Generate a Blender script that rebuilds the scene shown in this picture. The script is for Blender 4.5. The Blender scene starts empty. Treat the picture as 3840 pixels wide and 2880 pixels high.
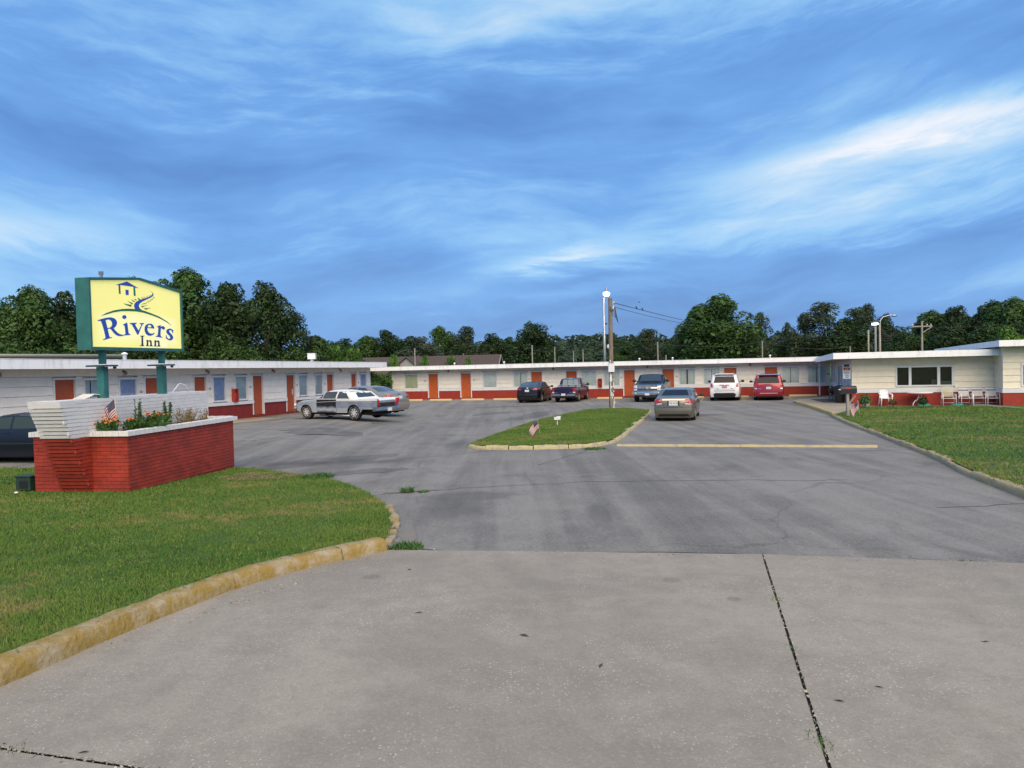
# Roadside motel at dusk: two room wings, an office, a brick planter with a lit sign and parked cars.
import bpy, bmesh, math, random
import numpy as np
from mathutils import Vector, Matrix
from mathutils.bvhtree import BVHTree
from mathutils.geometry import delaunay_2d_cdt

rnd = random.Random(11)
nrs = np.random.RandomState(5)
SC = bpy.context.scene
COL = SC.collection
R = math.radians

# ------------------------------------------------------------------ camera
cam_d = bpy.data.cameras.new('camera')
cam = bpy.data.objects.new('camera', cam_d)
COL.objects.link(cam)
SC.camera = cam
cam_d.sensor_width = 36.0
cam_d.lens = 36.0 * 2900.0 / 3840.0
cam_d.clip_start = 0.1
cam_d.clip_end = 4000.0
_th, _ro = math.atan(82 / 2900.0), R(1.4)
_F = Vector((0, math.cos(_th), -math.sin(_th)))
_U = Vector((0, math.sin(_th), math.cos(_th)))
_X = Vector((1, 0, 0))
_xi = _X * math.cos(_ro) - _U * math.sin(_ro)
_yi = _X * math.sin(_ro) + _U * math.cos(_ro)
_m = Matrix((_xi, _yi, -_F)).transposed().to_4x4()
_m.translation = Vector((0, 0, 2.9))
cam.matrix_world = _m

# ------------------------------------------------------------------ exposure
SC.view_settings.view_transform = 'Standard'
SC.view_settings.look = 'None'
SC.view_settings.gamma = 1.0
SC.view_settings.use_curve_mapping = False
SC.view_settings.exposure = 1.6
SC.cycles.use_denoising = True
SC.cycles.max_bounces = 5
SC.cycles.diffuse_bounces = 2
SC.cycles.glossy_bounces = 2
SC.cycles.transmission_bounces = 2
SC.cycles.transparent_max_bounces = 6

# ------------------------------------------------------------------ sun (bright cloudy sky behind the camera)
SUN_EL, SUN_AZ = 46.0, 166.0          # azimuth measured clockwise from +Y
sun_d = bpy.data.lights.new('sun', 'SUN')
sun_d.energy = 1.5
sun_d.angle = R(70)
sun_d.color = (1.0, 0.79, 0.53)
sun = bpy.data.objects.new('sun', sun_d)
COL.objects.link(sun)
_sd = Vector((math.sin(R(SUN_AZ)) * math.cos(R(SUN_EL)), math.cos(R(SUN_AZ)) * math.cos(R(SUN_EL)), math.sin(R(SUN_EL))))
sun.rotation_euler = _sd.to_track_quat('Z', 'Y').to_euler()
sun.location = _sd * 200

# ------------------------------------------------------------------ sky
def lin(c):
    return tuple((v / 12.92 if v <= 0.04045 else ((v + 0.055) / 1.055) ** 2.4) for v in (k / 255.0 for k in c))

def build_world():
    w = bpy.data.worlds.new('World')
    SC.world = w
    w.use_nodes = True
    w.cycles.sampling_method = 'MANUAL'
    w.cycles.sample_map_resolution = 512
    nt = w.node_tree
    nt.nodes.clear()
    N, Lk = nt.nodes.new, nt.links.new
    def math_(op, a, b=None, c=None):
        n = N('ShaderNodeMath'); n.operation = op
        for i, v in enumerate((a, b, c)):
            if v is None:
                continue
            if isinstance(v, (int, float)):
                n.inputs[i].default_value = v
            else:
                Lk(v, n.inputs[i])
        return n.outputs[0]
    out = N('ShaderNodeOutputWorld')
    bg = N('ShaderNodeBackground')
    bg.inputs['Strength'].default_value = 0.1
    sky = N('ShaderNodeTexSky')
    sky.sky_type = 'NISHITA'
    sky.sun_disc = False
    sky.sun_elevation = R(SUN_EL)
    sky.sun_rotation = R(SUN_AZ)
    tc = N('ShaderNodeTexCoord')
    nv = N('ShaderNodeVectorMath'); nv.operation = 'NORMALIZE'
    Lk(tc.outputs['Generated'], nv.inputs[0])
    sp = N('ShaderNodeSeparateXYZ'); Lk(nv.outputs[0], sp.inputs[0])
    x, y, z = sp.outputs
    def noise_v(vec, sc, det, rough, dist=0.0):
        n = N('ShaderNodeTexNoise')
        n.inputs['Scale'].default_value = sc
        n.inputs['Detail'].default_value = det
        n.inputs['Roughness'].default_value = rough
        n.inputs['Distortion'].default_value = dist
        Lk(vec, n.inputs['Vector'])
        return n.outputs['Fac']
    def comb(a, b, c):
        cb = N('ShaderNodeCombineXYZ')
        for i, v in enumerate((a, b, c)):
            Lk(v, cb.inputs[i])
        return cb.outputs[0]
    def mapped(v, scale, off):
        mp = N('ShaderNodeMapping')
        mp.inputs['Scale'].default_value = scale
        mp.inputs['Location'].default_value = off
        Lk(v, mp.inputs['Vector'])
        return mp.outputs[0]
    # the cloud deck is layered: bands dip slightly, and a slow wave bends them
    raw = comb(x, y, z)
    warp = math_('SUBTRACT', noise_v(mapped(raw, (1.6, 1.6, 3.0), (2.2, 0.4, 1.0)), 1.3, 4, 0.5), 0.5)
    zt = math_('SUBTRACT', z, math_('ADD', math_('MULTIPLY', x, 0.06), math_('MULTIPLY', math_('MULTIPLY', x, x), 0.15)))
    zw = math_('ADD', zt, math_('MULTIPLY', warp, 0.16))
    lay = comb(x, y, zw)
    n1 = noise_v(mapped(lay, (1.1, 1.1, 4.6), (3.1, 1.7, 0.4)), 1.5, 5, 0.5)
    n2 = noise_v(mapped(lay, (2.0, 2.0, 11.0), (7.3, 2.2, 4)), 2.0, 12, 0.60, 0.1)
    n3 = noise_v(mapped(raw, (1.0, 1.0, 2.0), (1.3, 5.2, 9)), 1.1, 3, 0.5)
    n4 = noise_v(mapped(lay, (5.0, 5.0, 20.0), (2.6, 8.1, 3.3)), 2.4, 10, 0.68, 0.3)
    val = math_('ADD', math_('MULTIPLY', n1, 0.90), math_('ADD', math_('MULTIPLY', n2, 0.50), math_('ADD', math_('MULTIPLY', n3, 0.42), math_('MULTIPLY', n4, 0.16))))
    val = math_('SUBTRACT', val, 0.465)
    az = math_('ARCTAN2', x, y)
    el = math_('ARCSINE', z)
    # cloud breaks and banks: (azimuth, elevation, slope, width along, width across, amount)
    for a0, e0, k, wa, we, am in ((0.52, 0.250, 0.13, 0.20, 0.017, 0.34), (0.50, 0.215, 0.10, 0.22, 0.030, 0.20), (-0.54, 0.150, -0.06, 0.10, 0.022, 0.16),
                                  (0.07, 0.137, 0.12, 0.07, 0.008, 0.24), (-0.18, 0.45, 0.05, 0.40, 0.11, 0.20), (0.45, 0.47, 0.0, 0.30, 0.07, 0.14), (0.34, 0.165, 0.08, 0.36, 0.045, 0.07), (0.05, 0.09, 0.03, 0.30, 0.016, 0.12),
                                  (-0.03, 0.325, 0.14, 0.26, 0.045, -0.16), (-0.45, 0.27, -0.10, 0.28, 0.07, -0.17), (0.45, 0.36, 0.15, 0.22, 0.035, -0.14), (-0.20, 0.13, 0.0, 0.24, 0.05, -0.10),
                                  (0.45, 0.115, 0.06, 0.26, 0.022, -0.12), (-0.30, 0.09, 0.0, 0.14, 0.05, -0.12), (0.10, 0.105, 0.10, 0.10, 0.009, -0.14)):
        da = math_('SUBTRACT', az, a0)
        de = math_('SUBTRACT', math_('SUBTRACT', el, e0), math_('MULTIPLY', da, k))
        de = math_('ADD', de, math_('ADD', math_('MULTIPLY', math_('SUBTRACT', n2, 0.5), 0.06), math_('MULTIPLY', math_('SUBTRACT', n4, 0.5), 0.035)))
        q = math_('ADD', math_('POWER', math_('ABSOLUTE', math_('DIVIDE', da, wa)), 2.0), math_('POWER', math_('ABSOLUTE', math_('DIVIDE', de, we)), 2.0))
        val = math_('ADD', val, math_('MULTIPLY', math_('EXPONENT', math_('MULTIPLY', q, -1.0)), am))
    cr = N('ShaderNodeValToRGB')
    els = cr.color_ramp.elements
    stops = ((0.14, (76, 114, 170)), (0.34, (90, 141, 208)), (0.52, (110, 166, 231)), (0.66, (146, 197, 243)), (0.82, (190, 220, 246)), (1.0, (243, 245, 251)))
    while len(els) < len(stops):
        els.new(0.5)
    for e, (p, c) in zip(els, stops):
        e.position = p
        e.color = (*lin(c), 1)
    Lk(val, cr.inputs[0])
    sc = N('ShaderNodeVectorMath'); sc.operation = 'SCALE'
    Lk(cr.outputs[0], sc.inputs[0]); sc.inputs['Scale'].default_value = 10.0 / 2 ** SC.view_settings.exposure
    mx = N('ShaderNodeMix'); mx.data_type = 'RGBA'
    mx.inputs['Factor'].default_value = 0.95
    Lk(sky.outputs[0], mx.inputs['A']); Lk(sc.outputs[0], mx.inputs['B'])
    Lk(mx.outputs['Result'], bg.inputs['Color'])
    Lk(bg.outputs[0], out.inputs[0])
build_world()

# ------------------------------------------------------------------ helpers
def S01(t):
    t = max(0.0, min(1.0, t))
    return t * t * (3 - 2 * t)

def gz(x, y):
    """height of the ground: it falls from the street to the parking lot"""
    b = 0.75 - 0.02 * y
    b = b if b > 0.1 else (0.0 if b < -0.1 else (b + 0.1) ** 2 / 0.4)
    return b + 0.40 * S01((-x - 3) / 5) * S01((y - 20) / 13) * (1 - S01((y - 40) / 22))

def interp(tab, x):
    if x <= tab[0][0]:
        return tab[0][1]
    for (a, b), (c, d) in zip(tab, tab[1:]):
        if x <= c:
            return b + (d - b) * (x - a) / (c - a)
    return tab[-1][1]

class MB:
    """collects faces for one mesh object"""
    def __init__(self, fn=None):
        self.v, self.f, self.m, self.fn = [], [], [], fn
    def add(self, vs, fs, m=0):
        o = len(self.v)
        self.v += [tuple(p) for p in vs]
        self.f += [tuple(i + o for i in f) for f in fs]
        self.m += [m] * len(fs)
        return self
    def box(self, x0, x1, y0, y1, z0, z1, m=0):
        return self.add([(x0, y0, z0), (x1, y0, z0), (x1, y1, z0), (x0, y1, z0), (x0, y0, z1), (x1, y0, z1), (x1, y1, z1), (x0, y1, z1)],
                        [(0, 3, 2, 1), (4, 5, 6, 7), (0, 1, 5, 4), (1, 2, 6, 5), (2, 3, 7, 6), (3, 0, 4, 7)], m)
    def hexa(self, pts, m=0):   # 8 corners, bottom ring then top ring
        return self.add(pts, [(0, 3, 2, 1), (4, 5, 6, 7), (0, 1, 5, 4), (1, 2, 6, 5), (2, 3, 7, 6), (3, 0, 4, 7)], m)
    def bar(self, p, q, w, h, m=0, up=(0, 0, 1)):
        p, q = Vector(p), Vector(q); d = (q - p).normalized()
        s = d.cross(Vector(up))
        s = Vector((1, 0, 0)) if s.length < 1e-4 else s.normalized()
        t = s.cross(d)
        c = []
        for e in (p, q):
            for a, b in ((-1, -1), (1, -1), (1, 1), (-1, 1)):
                c.append(e + s * (a * w / 2) + t * (b * h / 2))
        return self.add(c, [(0, 1, 2, 3), (7, 6, 5, 4), (0, 4, 5, 1), (1, 5, 6, 2), (2, 6, 7, 3), (3, 7, 4, 0)], m)
    def tube(self, pts, r, n=8, m=0, cap=True):
        pts = [Vector(p) for p in pts]
        rs = r if isinstance(r, (list, tuple)) else [r] * len(pts)
        vs, fs = [], []
        ref = None
        for i, p in enumerate(pts):
            d = (pts[min(i + 1, len(pts) - 1)] - pts[max(i - 1, 0)]).normalized()
            if ref is None:
                ref = Vector((0, 0, 1)) if abs(d.z) < 0.9 else Vector((1, 0, 0))
            s = d.cross(ref).normalized(); t = s.cross(d).normalized()
            ref = t
            for k in range(n):
                a = 2 * math.pi * k / n
                vs.append(p + (s * math.cos(a) + t * math.sin(a)) * rs[i])
        for i in range(len(pts) - 1):
            for k in range(n):
                a, b = i * n + k, i * n + (k + 1) % n
                fs.append((a, b, b + n, a + n))
        if cap:
            fs.append(tuple(range(n - 1, -1, -1)))
            fs.append(tuple(range((len(pts) - 1) * n, len(pts) * n)))
        return self.add(vs, fs, m)
    def lathe(self, prof, n=16, c=(0, 0, 0), axis='z', m=0):
        vs, fs = [], []
        for r, h in prof:
            for k in range(n):
                a = 2 * math.pi * k / n
                u, v = r * math.cos(a), r * math.sin(a)
                vs.append({'z': (c[0] + u, c[1] + v, c[2] + h), 'x': (c[0] + h, c[1] + u, c[2] + v), 'y': (c[0] + u, c[1] + h, c[2] + v)}[axis])
        for i in range(len(prof) - 1):
            for k in range(n):
                a, b = i * n + k, i * n + (k + 1) % n
                fs.append((a, b, b + n, a + n))
        fs.append(tuple(range(n - 1, -1, -1)))
        fs.append(tuple(range((len(prof) - 1) * n, len(prof) * n)))
        return self.add(vs, fs, m)
    def prism(self, poly, d0, d1, plane='xz', m=0):
        n = len(poly)
        def P(a, b, d):
            return {'xz': (a, d, b), 'yz': (d, a, b), 'xy': (a, b, d)}[plane]
        vs = [P(a, b, d0) for a, b in poly] + [P(a, b, d1) for a, b in poly]
        fs = [tuple(range(n)), tuple(range(2 * n - 1, n - 1, -1))] + [(i, i + n, (i + 1) % n + n, (i + 1) % n) for i in range(n)]
        return self.add(vs, fs, m)
    def blob(self, c, r, n=8, k=5, m=0):
        vs, fs = [], []
        for i in range(k + 1):
            p = math.pi * i / k
            for j in range(n):
                a = 2 * math.pi * j / n
                vs.append((c[0] + r[0] * math.sin(p) * math.cos(a), c[1] + r[1] * math.sin(p) * math.sin(a), c[2] + r[2] * math.cos(p)))
        for i in range(k):
            for j in range(n):
                a, b = i * n + j, i * n + (j + 1) % n
                fs.append((a, a + n, b + n, b))
        return self.add(vs, fs, m)
    def build(self, name, mats, parent=None, smooth=False, angle=None, loc=None, rz=None, fix=True):
        vs = [self.fn(p) for p in self.v] if self.fn else self.v
        me = bpy.data.meshes.new(name)
        me.from_pydata(vs, [], self.f)
        if not isinstance(mats, (list, tuple)):
            mats = [mats]
        for mt in mats:
            me.materials.append(mt)
        if len(mats) > 1:
            me.polygons.foreach_set('material_index', self.m)
        if fix:
            bm = bmesh.new(); bm.from_mesh(me)
            bmesh.ops.recalc_face_normals(bm, faces=bm.faces)
            bm.to_mesh(me); bm.free()
        if smooth:
            me.polygons.foreach_set('use_smooth', [True] * len(me.polygons))
            if angle:
                me.set_sharp_from_angle(angle=R(angle))
        me.update()
        return link(name, me, parent, loc, rz)

def link(name, data, parent=None, loc=None, rz=None):
    o = bpy.data.objects.new(name, data)
    COL.objects.link(o)
    if parent is not None:
        o.parent = parent
    if loc is not None:
        o.location = loc
    if rz is not None:
        o.rotation_euler = (0, 0, rz)
    return o

def tag(o, label, cat, group=None):
    o['label'] = label
    o['category'] = cat
    if group:
        o['group'] = group
    return o

def thing(name, label, cat, loc=(0, 0, 0), rz=0.0, group=None):
    return tag(link(name, None, None, loc, rz), label, cat, group)

def struct(o):
    o['kind'] = 'structure'
    return o

def stuff(o):
    o['kind'] = 'stuff'
    return o

# ------------------------------------------------------------------ materials
MATS = {}
def pm(name, col, rough=0.6, metal=0.0, var=0.0, scale=4.0, bump=0.0, bscale=30.0, spec=0.5, coat=0.0, emit=0.0, ecol=None, col2=None, lo=0.35, hi=0.65, stretch=None, detail=6, world=False):
    if name in MATS:
        return MATS[name]
    m = bpy.data.materials.new(name)
    m.use_nodes = True
    nt = m.node_tree
    b = nt.nodes['Principled BSDF']
    b.inputs['Base Color'].default_value = (*col, 1)
    b.inputs['Roughness'].default_value = rough
    b.inputs['Metallic'].default_value = metal
    b.inputs['Specular IOR Level'].default_value = spec
    b.inputs['Coat Weight'].default_value = coat
    b.inputs['Coat Roughness'].default_value = 0.06
    if emit:
        b.inputs['Emission Color'].default_value = (*(ecol or col), 1)
        b.inputs['Emission Strength'].default_value = emit
    if var or col2 or bump:
        if world:
            g = nt.nodes.new('ShaderNodeNewGeometry'); vec = g.outputs['Position']
        else:
            t = nt.nodes.new('ShaderNodeTexCoord'); vec = t.outputs['Object']
        if stretch:
            mp = nt.nodes.new('ShaderNodeMapping')
            mp.inputs['Scale'].default_value = stretch
            nt.links.new(vec, mp.inputs['Vector']); vec = mp.outputs[0]
    if var or col2:
        n = nt.nodes.new('ShaderNodeTexNoise')
        n.inputs['Scale'].default_value = scale
        n.inputs['Detail'].default_value = detail
        n.inputs['Roughness'].default_value = 0.65
        nt.links.new(vec, n.inputs['Vector'])
        cr = nt.nodes.new('ShaderNodeValToRGB')
        e = cr.color_ramp.elements
        e[0].position, e[1].position = lo, hi
        a = tuple(c * (1 - var) for c in col)
        c2 = col2 if col2 else tuple(min(1, c * (1 + var)) for c in col)
        e[0].color, e[1].color = (*a, 1), (*c2, 1)
        nt.links.new(n.outputs['Fac'], cr.inputs[0])
        nt.links.new(cr.outputs[0], b.inputs['Base Color'])
    if bump:
        n2 = nt.nodes.new('ShaderNodeTexNoise')
        n2.inputs['Scale'].default_value = bscale
        n2.inputs['Detail'].default_value = 5
        nt.links.new(vec, n2.inputs['Vector'])
        bp = nt.nodes.new('ShaderNodeBump')
        bp.inputs['Strength'].default_value = bump
        bp.inputs['Distance'].default_value = 0.02
        nt.links.new(n2.outputs['Fac'], bp.inputs['Height'])
        nt.links.new(bp.outputs[0], b.inputs['Normal'])
    MATS[name] = m
    return m

class NT:
    """small node-writing helper"""
    def __init__(self, name):
        self.m = bpy.data.materials.new(name); MATS[name] = self.m
        self.m.use_nodes = True
        self.t = self.m.node_tree
        self.b = self.t.nodes['Principled BSDF']
        g = self.t.nodes.new('ShaderNodeNewGeometry')
        self.g = g
        self.pos = g.outputs['Position']
    def put(self, s, v):
        if isinstance(v, (int, float)):
            s.default_value = v
        elif isinstance(v, tuple):
            s.default_value = (*v, 1) if len(v) == 3 and s.type == 'RGBA' else v
        else:
            self.t.links.new(v, s)
    def math(self, op, a, b=None, c=None):
        n = self.t.nodes.new('ShaderNodeMath'); n.operation = op
        for i, v in enumerate((a, b, c)):
            if v is not None:
                self.put(n.inputs[i], v)
        return n.outputs[0]
    def map(self, v, scale=(1, 1, 1), rot=0.0, loc=(0, 0, 0)):
        n = self.t.nodes.new('ShaderNodeMapping')
        n.inputs['Scale'].default_value = scale
        n.inputs['Rotation'].default_value = (0, 0, rot)
        n.inputs['Location'].default_value = loc
        self.put(n.inputs['Vector'], v)
        return n.outputs[0]
    def noise(self, v, sc, det=5, rough=0.6, dist=0.0):
        n = self.t.nodes.new('ShaderNodeTexNoise')
        n.inputs['Scale'].default_value = sc; n.inputs['Detail'].default_value = det
        n.inputs['Roughness'].default_value = rough; n.inputs['Distortion'].default_value = dist
        self.put(n.inputs['Vector'], v)
        return n.outputs['Fac']
    def voro(self, v, sc, feat='F1', rand=1.0):
        n = self.t.nodes.new('ShaderNodeTexVoronoi')
        n.feature = feat
        n.inputs['Scale'].default_value = sc
        n.inputs['Randomness'].default_value = rand
        self.put(n.inputs['Vector'], v)
        return n
    def step(self, v, lo, hi):
        n = self.t.nodes.new('ShaderNodeMapRange')
        n.interpolation_type = 'SMOOTHSTEP'
        self.put(n.inputs[0], v)
        n.inputs[1].default_value = lo; n.inputs[2].default_value = hi
        return n.outputs[0]
    def mix(self, f, a, b):
        n = self.t.nodes.new('ShaderNodeMix'); n.data_type = 'RGBA'
        self.put(n.inputs['Factor'], f); self.put(n.inputs['A'], a); self.put(n.inputs['B'], b)
        return n.outputs['Result']
    def bump(self, h, st=0.5, d=0.02):
        n = self.t.nodes.new('ShaderNodeBump')
        n.inputs['Strength'].default_value = st; n.inputs['Distance'].default_value = d
        self.put(n.inputs['Height'], h)
        self.t.links.new(n.outputs[0], self.b.inputs['Normal'])
    def done(self, col=None, rough=None, spec=None):
        if col is not None:
            self.put(self.b.inputs['Base Color'], col)
        if rough is not None:
            self.put(self.b.inputs['Roughness'], rough)
        if spec is not None:
            self.put(self.b.inputs['Specular IOR Level'], spec)
        return self.m

def mat_asphalt(name, base, warm=0.0):
    k = NT(name)
    big = k.noise(k.pos, 0.22, 5, 0.6, 0.4)
    streak = k.noise(k.map(k.pos, (1.7, 0.075, 1), R(3)), 1.1, 6, 0.62, 0.35)
    mid = k.noise(k.pos, 1.3, 6, 0.65)
    fine = k.noise(k.pos, 55, 3, 0.7)
    sp = k.voro(k.pos, 75)
    v = k.math('ADD', k.math('MULTIPLY', big, 0.55), k.math('ADD', k.math('MULTIPLY', streak, 0.80), k.math('MULTIPLY', mid, 0.45)))
    v = k.step(v, 0.64, 1.10)
    dk = tuple(c * 0.55 for c in base); lt = tuple(c * 1.32 for c in base)
    c = k.mix(v, dk, lt)
    c = k.mix(k.math('MULTIPLY', k.step(fine, 0.44, 0.60), 0.42), c, tuple(q * 1.9 for q in base))
    grit = k.noise(k.pos, 160, 2, 0.6)
    c = k.mix(k.math('MULTIPLY', k.step(grit, 0.52, 0.66), 0.45), c, tuple(q * 0.45 for q in base))
    c = k.mix(k.math('MULTIPLY', k.step(sp.outputs['Distance'], 0.30, 0.10), 0.30), c, tuple(q * 0.35 for q in base))
    g1 = k.noise(k.pos, 14, 4, 0.75)
    c = k.mix(k.math('MULTIPLY', k.step(g1, 0.50, 0.64), 0.34), c, tuple(q * 0.52 for q in base))
    g2 = k.noise(k.map(k.pos, (1, 1, 0), 1.0, (5, 3, 0)), 27, 3, 0.75)
    c = k.mix(k.math('MULTIPLY', k.step(g2, 0.52, 0.64), 0.34), c, tuple(q * 1.85 for q in base))
    # hairline cracks
    dv = k.t.nodes.new('ShaderNodeVectorMath'); dv.operation = 'MULTIPLY_ADD'
    nz = k.t.nodes.new('ShaderNodeTexNoise'); nz.inputs['Scale'].default_value = 0.7; nz.inputs['Detail'].default_value = 5
    k.put(nz.inputs['Vector'], k.pos)
    k.put(dv.inputs[0], nz.outputs['Color']); dv.inputs[1].default_value = (2.2, 2.2, 0); k.put(dv.inputs[2], k.pos)
    ed = k.voro(k.map(dv.outputs[0], (1, 1, 0)), 0.16, 'DISTANCE_TO_EDGE')
    crk = k.math('MULTIPLY', k.step(ed.outputs['Distance'], 0.0065, 0.0015), k.step(k.noise(k.pos, 0.35, 3), 0.45, 0.58))
    c = k.mix(k.math('MULTIPLY', crk, 0.30), c, (0.03, 0.03, 0.032))
    # dark oily stains
    st = k.step(k.noise(k.map(k.pos, (0.8, 0.45, 1), R(25)), 0.55, 5, 0.62, 0.8), 0.60, 0.72)
    c = k.mix(k.math('MULTIPLY', st, 0.42), c, (0.055, 0.053, 0.050))
    sx = k.t.nodes.new('ShaderNodeSeparateXYZ'); k.put(sx.inputs[0], k.pos)
    tot = None
    for cx, cy, rx, ry in ((-1.0, 12.9, 0.75, 1.5), (-0.7, 14.2, 1.0, 0.5), (-4.9, 20.6, 2.8, 0.8), (-1.9, 25.2, 0.5, 2.4), (9.3, 20.3, 1.2, 0.25)):
        q = k.math('ADD', k.math('POWER', k.math('ABSOLUTE', k.math('DIVIDE', k.math('SUBTRACT', sx.outputs[0], cx), rx)), 2.0), k.math('POWER', k.math('ABSOLUTE', k.math('DIVIDE', k.math('SUBTRACT', sx.outputs[1], cy), ry)), 2.0))
        e = k.math('EXPONENT', k.math('MULTIPLY', q, -1.0))
        tot = e if tot is None else k.math('ADD', tot, e)
    oil = k.step(k.math('ADD', tot, k.math('MULTIPLY', k.math('SUBTRACT', k.noise(k.pos, 2.6, 5, 0.65), 0.5), 1.6)), 0.35, 0.95)
    c = k.mix(k.math('MULTIPLY', oil, 0.42), c, (0.050, 0.048, 0.047))
    k.bump(k.math('ADD', fine, k.math('MULTIPLY', mid, 0.3)), 0.45, 0.012)
    return k.done(c, 0.85, 0.35)

def mat_concrete(name, base):
    k = NT(name)
    big = k.noise(k.pos, 0.5, 6, 0.6, 0.5)
    mid = k.noise(k.pos, 3.5, 6, 0.65)
    fine = k.noise(k.pos, 80, 3, 0.7)
    c = k.mix(k.step(k.math('ADD', k.math('MULTIPLY', big, 0.6), k.math('MULTIPLY', mid, 0.4)), 0.35, 0.66), tuple(q * 0.80 for q in base), tuple(q * 1.12 for q in base))
    c = k.mix(k.math('MULTIPLY', k.step(fine, 0.40, 0.66), 0.35), c, tuple(q * 0.50 for q in base))
    g1 = k.noise(k.pos, 11, 5, 0.72)
    c = k.mix(k.math('MULTIPLY', k.step(g1, 0.48, 0.66), 0.30), c, tuple(q * 0.66 for q in base))
    g2 = k.noise(k.map(k.pos, (1, 1, 0), 1.0, (5, 3, 0)), 30, 4, 0.75)
    c = k.mix(k.math('MULTIPLY', k.step(g2, 0.50, 0.66), 0.30), c, tuple(q * 1.45 for q in base))
    sp = k.voro(k.map(k.pos, (1, 1, 0)), 38)
    gate = k.step(k.noise(k.pos, 0.9, 4), 0.42, 0.62)
    sel = k.t.nodes.new('ShaderNodeSeparateColor'); k.put(sel.inputs[0], sp.outputs['Color'])
    pick = k.step(sel.outputs[0], 0.60, 0.70)
    w = k.math('MULTIPLY', k.math('MULTIPLY', k.step(sp.outputs['Distance'], 0.34, 0.16), pick), k.math('ADD', 0.18, k.math('MULTIPLY', gate, 0.8)))
    c = k.mix(k.math('MULTIPLY', w, 0.55), c, (0.66, 0.64, 0.60))
    sp2 = k.voro(k.map(k.pos, (1, 1, 0), 0.3), 60)
    c = k.mix(k.math('MULTIPLY', k.step(sp2.outputs['Distance'], 0.22, 0.08), 0.40), c, tuple(q * 0.4 for q in base))
    dr = k.voro(k.map(k.pos, (1, 1, 0), 0.7), 1.1)
    ds = k.t.nodes.new('ShaderNodeSeparateColor'); k.put(ds.inputs[0], dr.outputs['Color'])
    rad = k.math('ADD', k.math('MULTIPLY', ds.outputs[1], 0.10), k.math('MULTIPLY', k.noise(k.pos, 9, 4), 0.06))
    drip = k.math('MULTIPLY', k.step(k.math('SUBTRACT', dr.outputs['Distance'], rad), 0.02, -0.03), k.step(ds.outputs[0], 0.55, 0.6))
    c = k.mix(k.math('MULTIPLY', drip, 0.35), c, tuple(q * 0.35 for q in base))
    tyre = k.step(k.noise(k.map(k.pos, (1.3, 0.10, 1), R(8)), 1.0, 5, 0.6, 0.3), 0.52, 0.72)
    c = k.mix(k.math('MULTIPLY', tyre, 0.22), c, tuple(q * 0.55 for q in base))
    st = k.step(k.noise(k.map(k.pos, (0.5, 1.0, 1)), 0.7, 5, 0.6, 0.6), 0.56, 0.76)
    c = k.mix(k.math('MULTIPLY', st, 0.30), c, (0.20, 0.17, 0.13))
    k.bump(k.math('ADD', fine, k.math('MULTIPLY', w, 0.6)), 0.4, 0.01)
    return k.done(c, 0.88, 0.3)

def mat_grass(name, blade):
    k = NT(name)
    n1 = k.noise(k.map(k.pos, (0.55, 0.9, 1)), 0.55, 5, 0.6, 0.6)
    n2 = k.noise(k.pos, 2.2, 5, 0.65)
    v = k.math('ADD', k.math('MULTIPLY', n1, 0.65), k.math('MULTIPLY', n2, 0.35))
    green = (0.080, 0.158, 0.020); deep = (0.044, 0.118, 0.013); dry = (0.245, 0.205, 0.072)
    c = k.mix(k.step(v, 0.36, 0.52), deep, green)
    c = k.mix(k.math('MULTIPLY', k.step(v, 0.518, 0.64), 0.82), c, dry)
    if blade:
        r = k.g.outputs['Random Per Island']
        c = k.mix(k.math('MULTIPLY', k.step(r, 0.55, 1.0), 0.55), c, (0.140, 0.205, 0.035))
        c = k.mix(k.math('MULTIPLY', k.step(r, 0.90, 0.93), 0.6), c, (0.26, 0.22, 0.09))
        vm = k.t.nodes.new('ShaderNodeVectorMath'); vm.operation = 'MULTIPLY_ADD'
        k.put(vm.inputs[0], k.g.outputs['Normal']); vm.inputs[1].default_value = (0.5, 0.5, 0.5); vm.inputs[2].default_value = (0, 0, 0.7)
        vn = k.t.nodes.new('ShaderNodeVectorMath'); vn.operation = 'NORMALIZE'; k.put(vn.inputs[0], vm.outputs[0])
        k.t.links.new(vn.outputs[0], k.b.inputs['Normal'])
    else:
        c = k.mix(0.45, c, (0.030, 0.045, 0.012))
        k.bump(k.noise(k.pos, 35, 3), 0.8, 0.04)
    return k.done(c, 0.7, 0.25)

def mat_leaf(name, a, b, dryness=0.0):
    k = NT(name)
    r = k.g.outputs['Random Per Island']
    n = k.noise(k.pos, 0.5, 3)
    c = k.mix(r, a, b)
    c = k.mix(k.math('MULTIPLY', k.step(n, 0.40, 0.65), 0.5), c, tuple(q * 1.5 for q in b))
    t = k.t.nodes.new('ShaderNodeBsdfTranslucent'); k.put(t.inputs[0], c)
    mx = k.t.nodes.new('ShaderNodeMixShader'); mx.inputs[0].default_value = 0.22
    o = k.t.nodes['Material Output']
    k.t.links.new(k.b.outputs[0], mx.inputs[1]); k.t.links.new(t.outputs[0], mx.inputs[2]); k.t.links.new(mx.outputs[0], o.inputs[0])
    return k.done(c, 0.55, 0.3)

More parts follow.
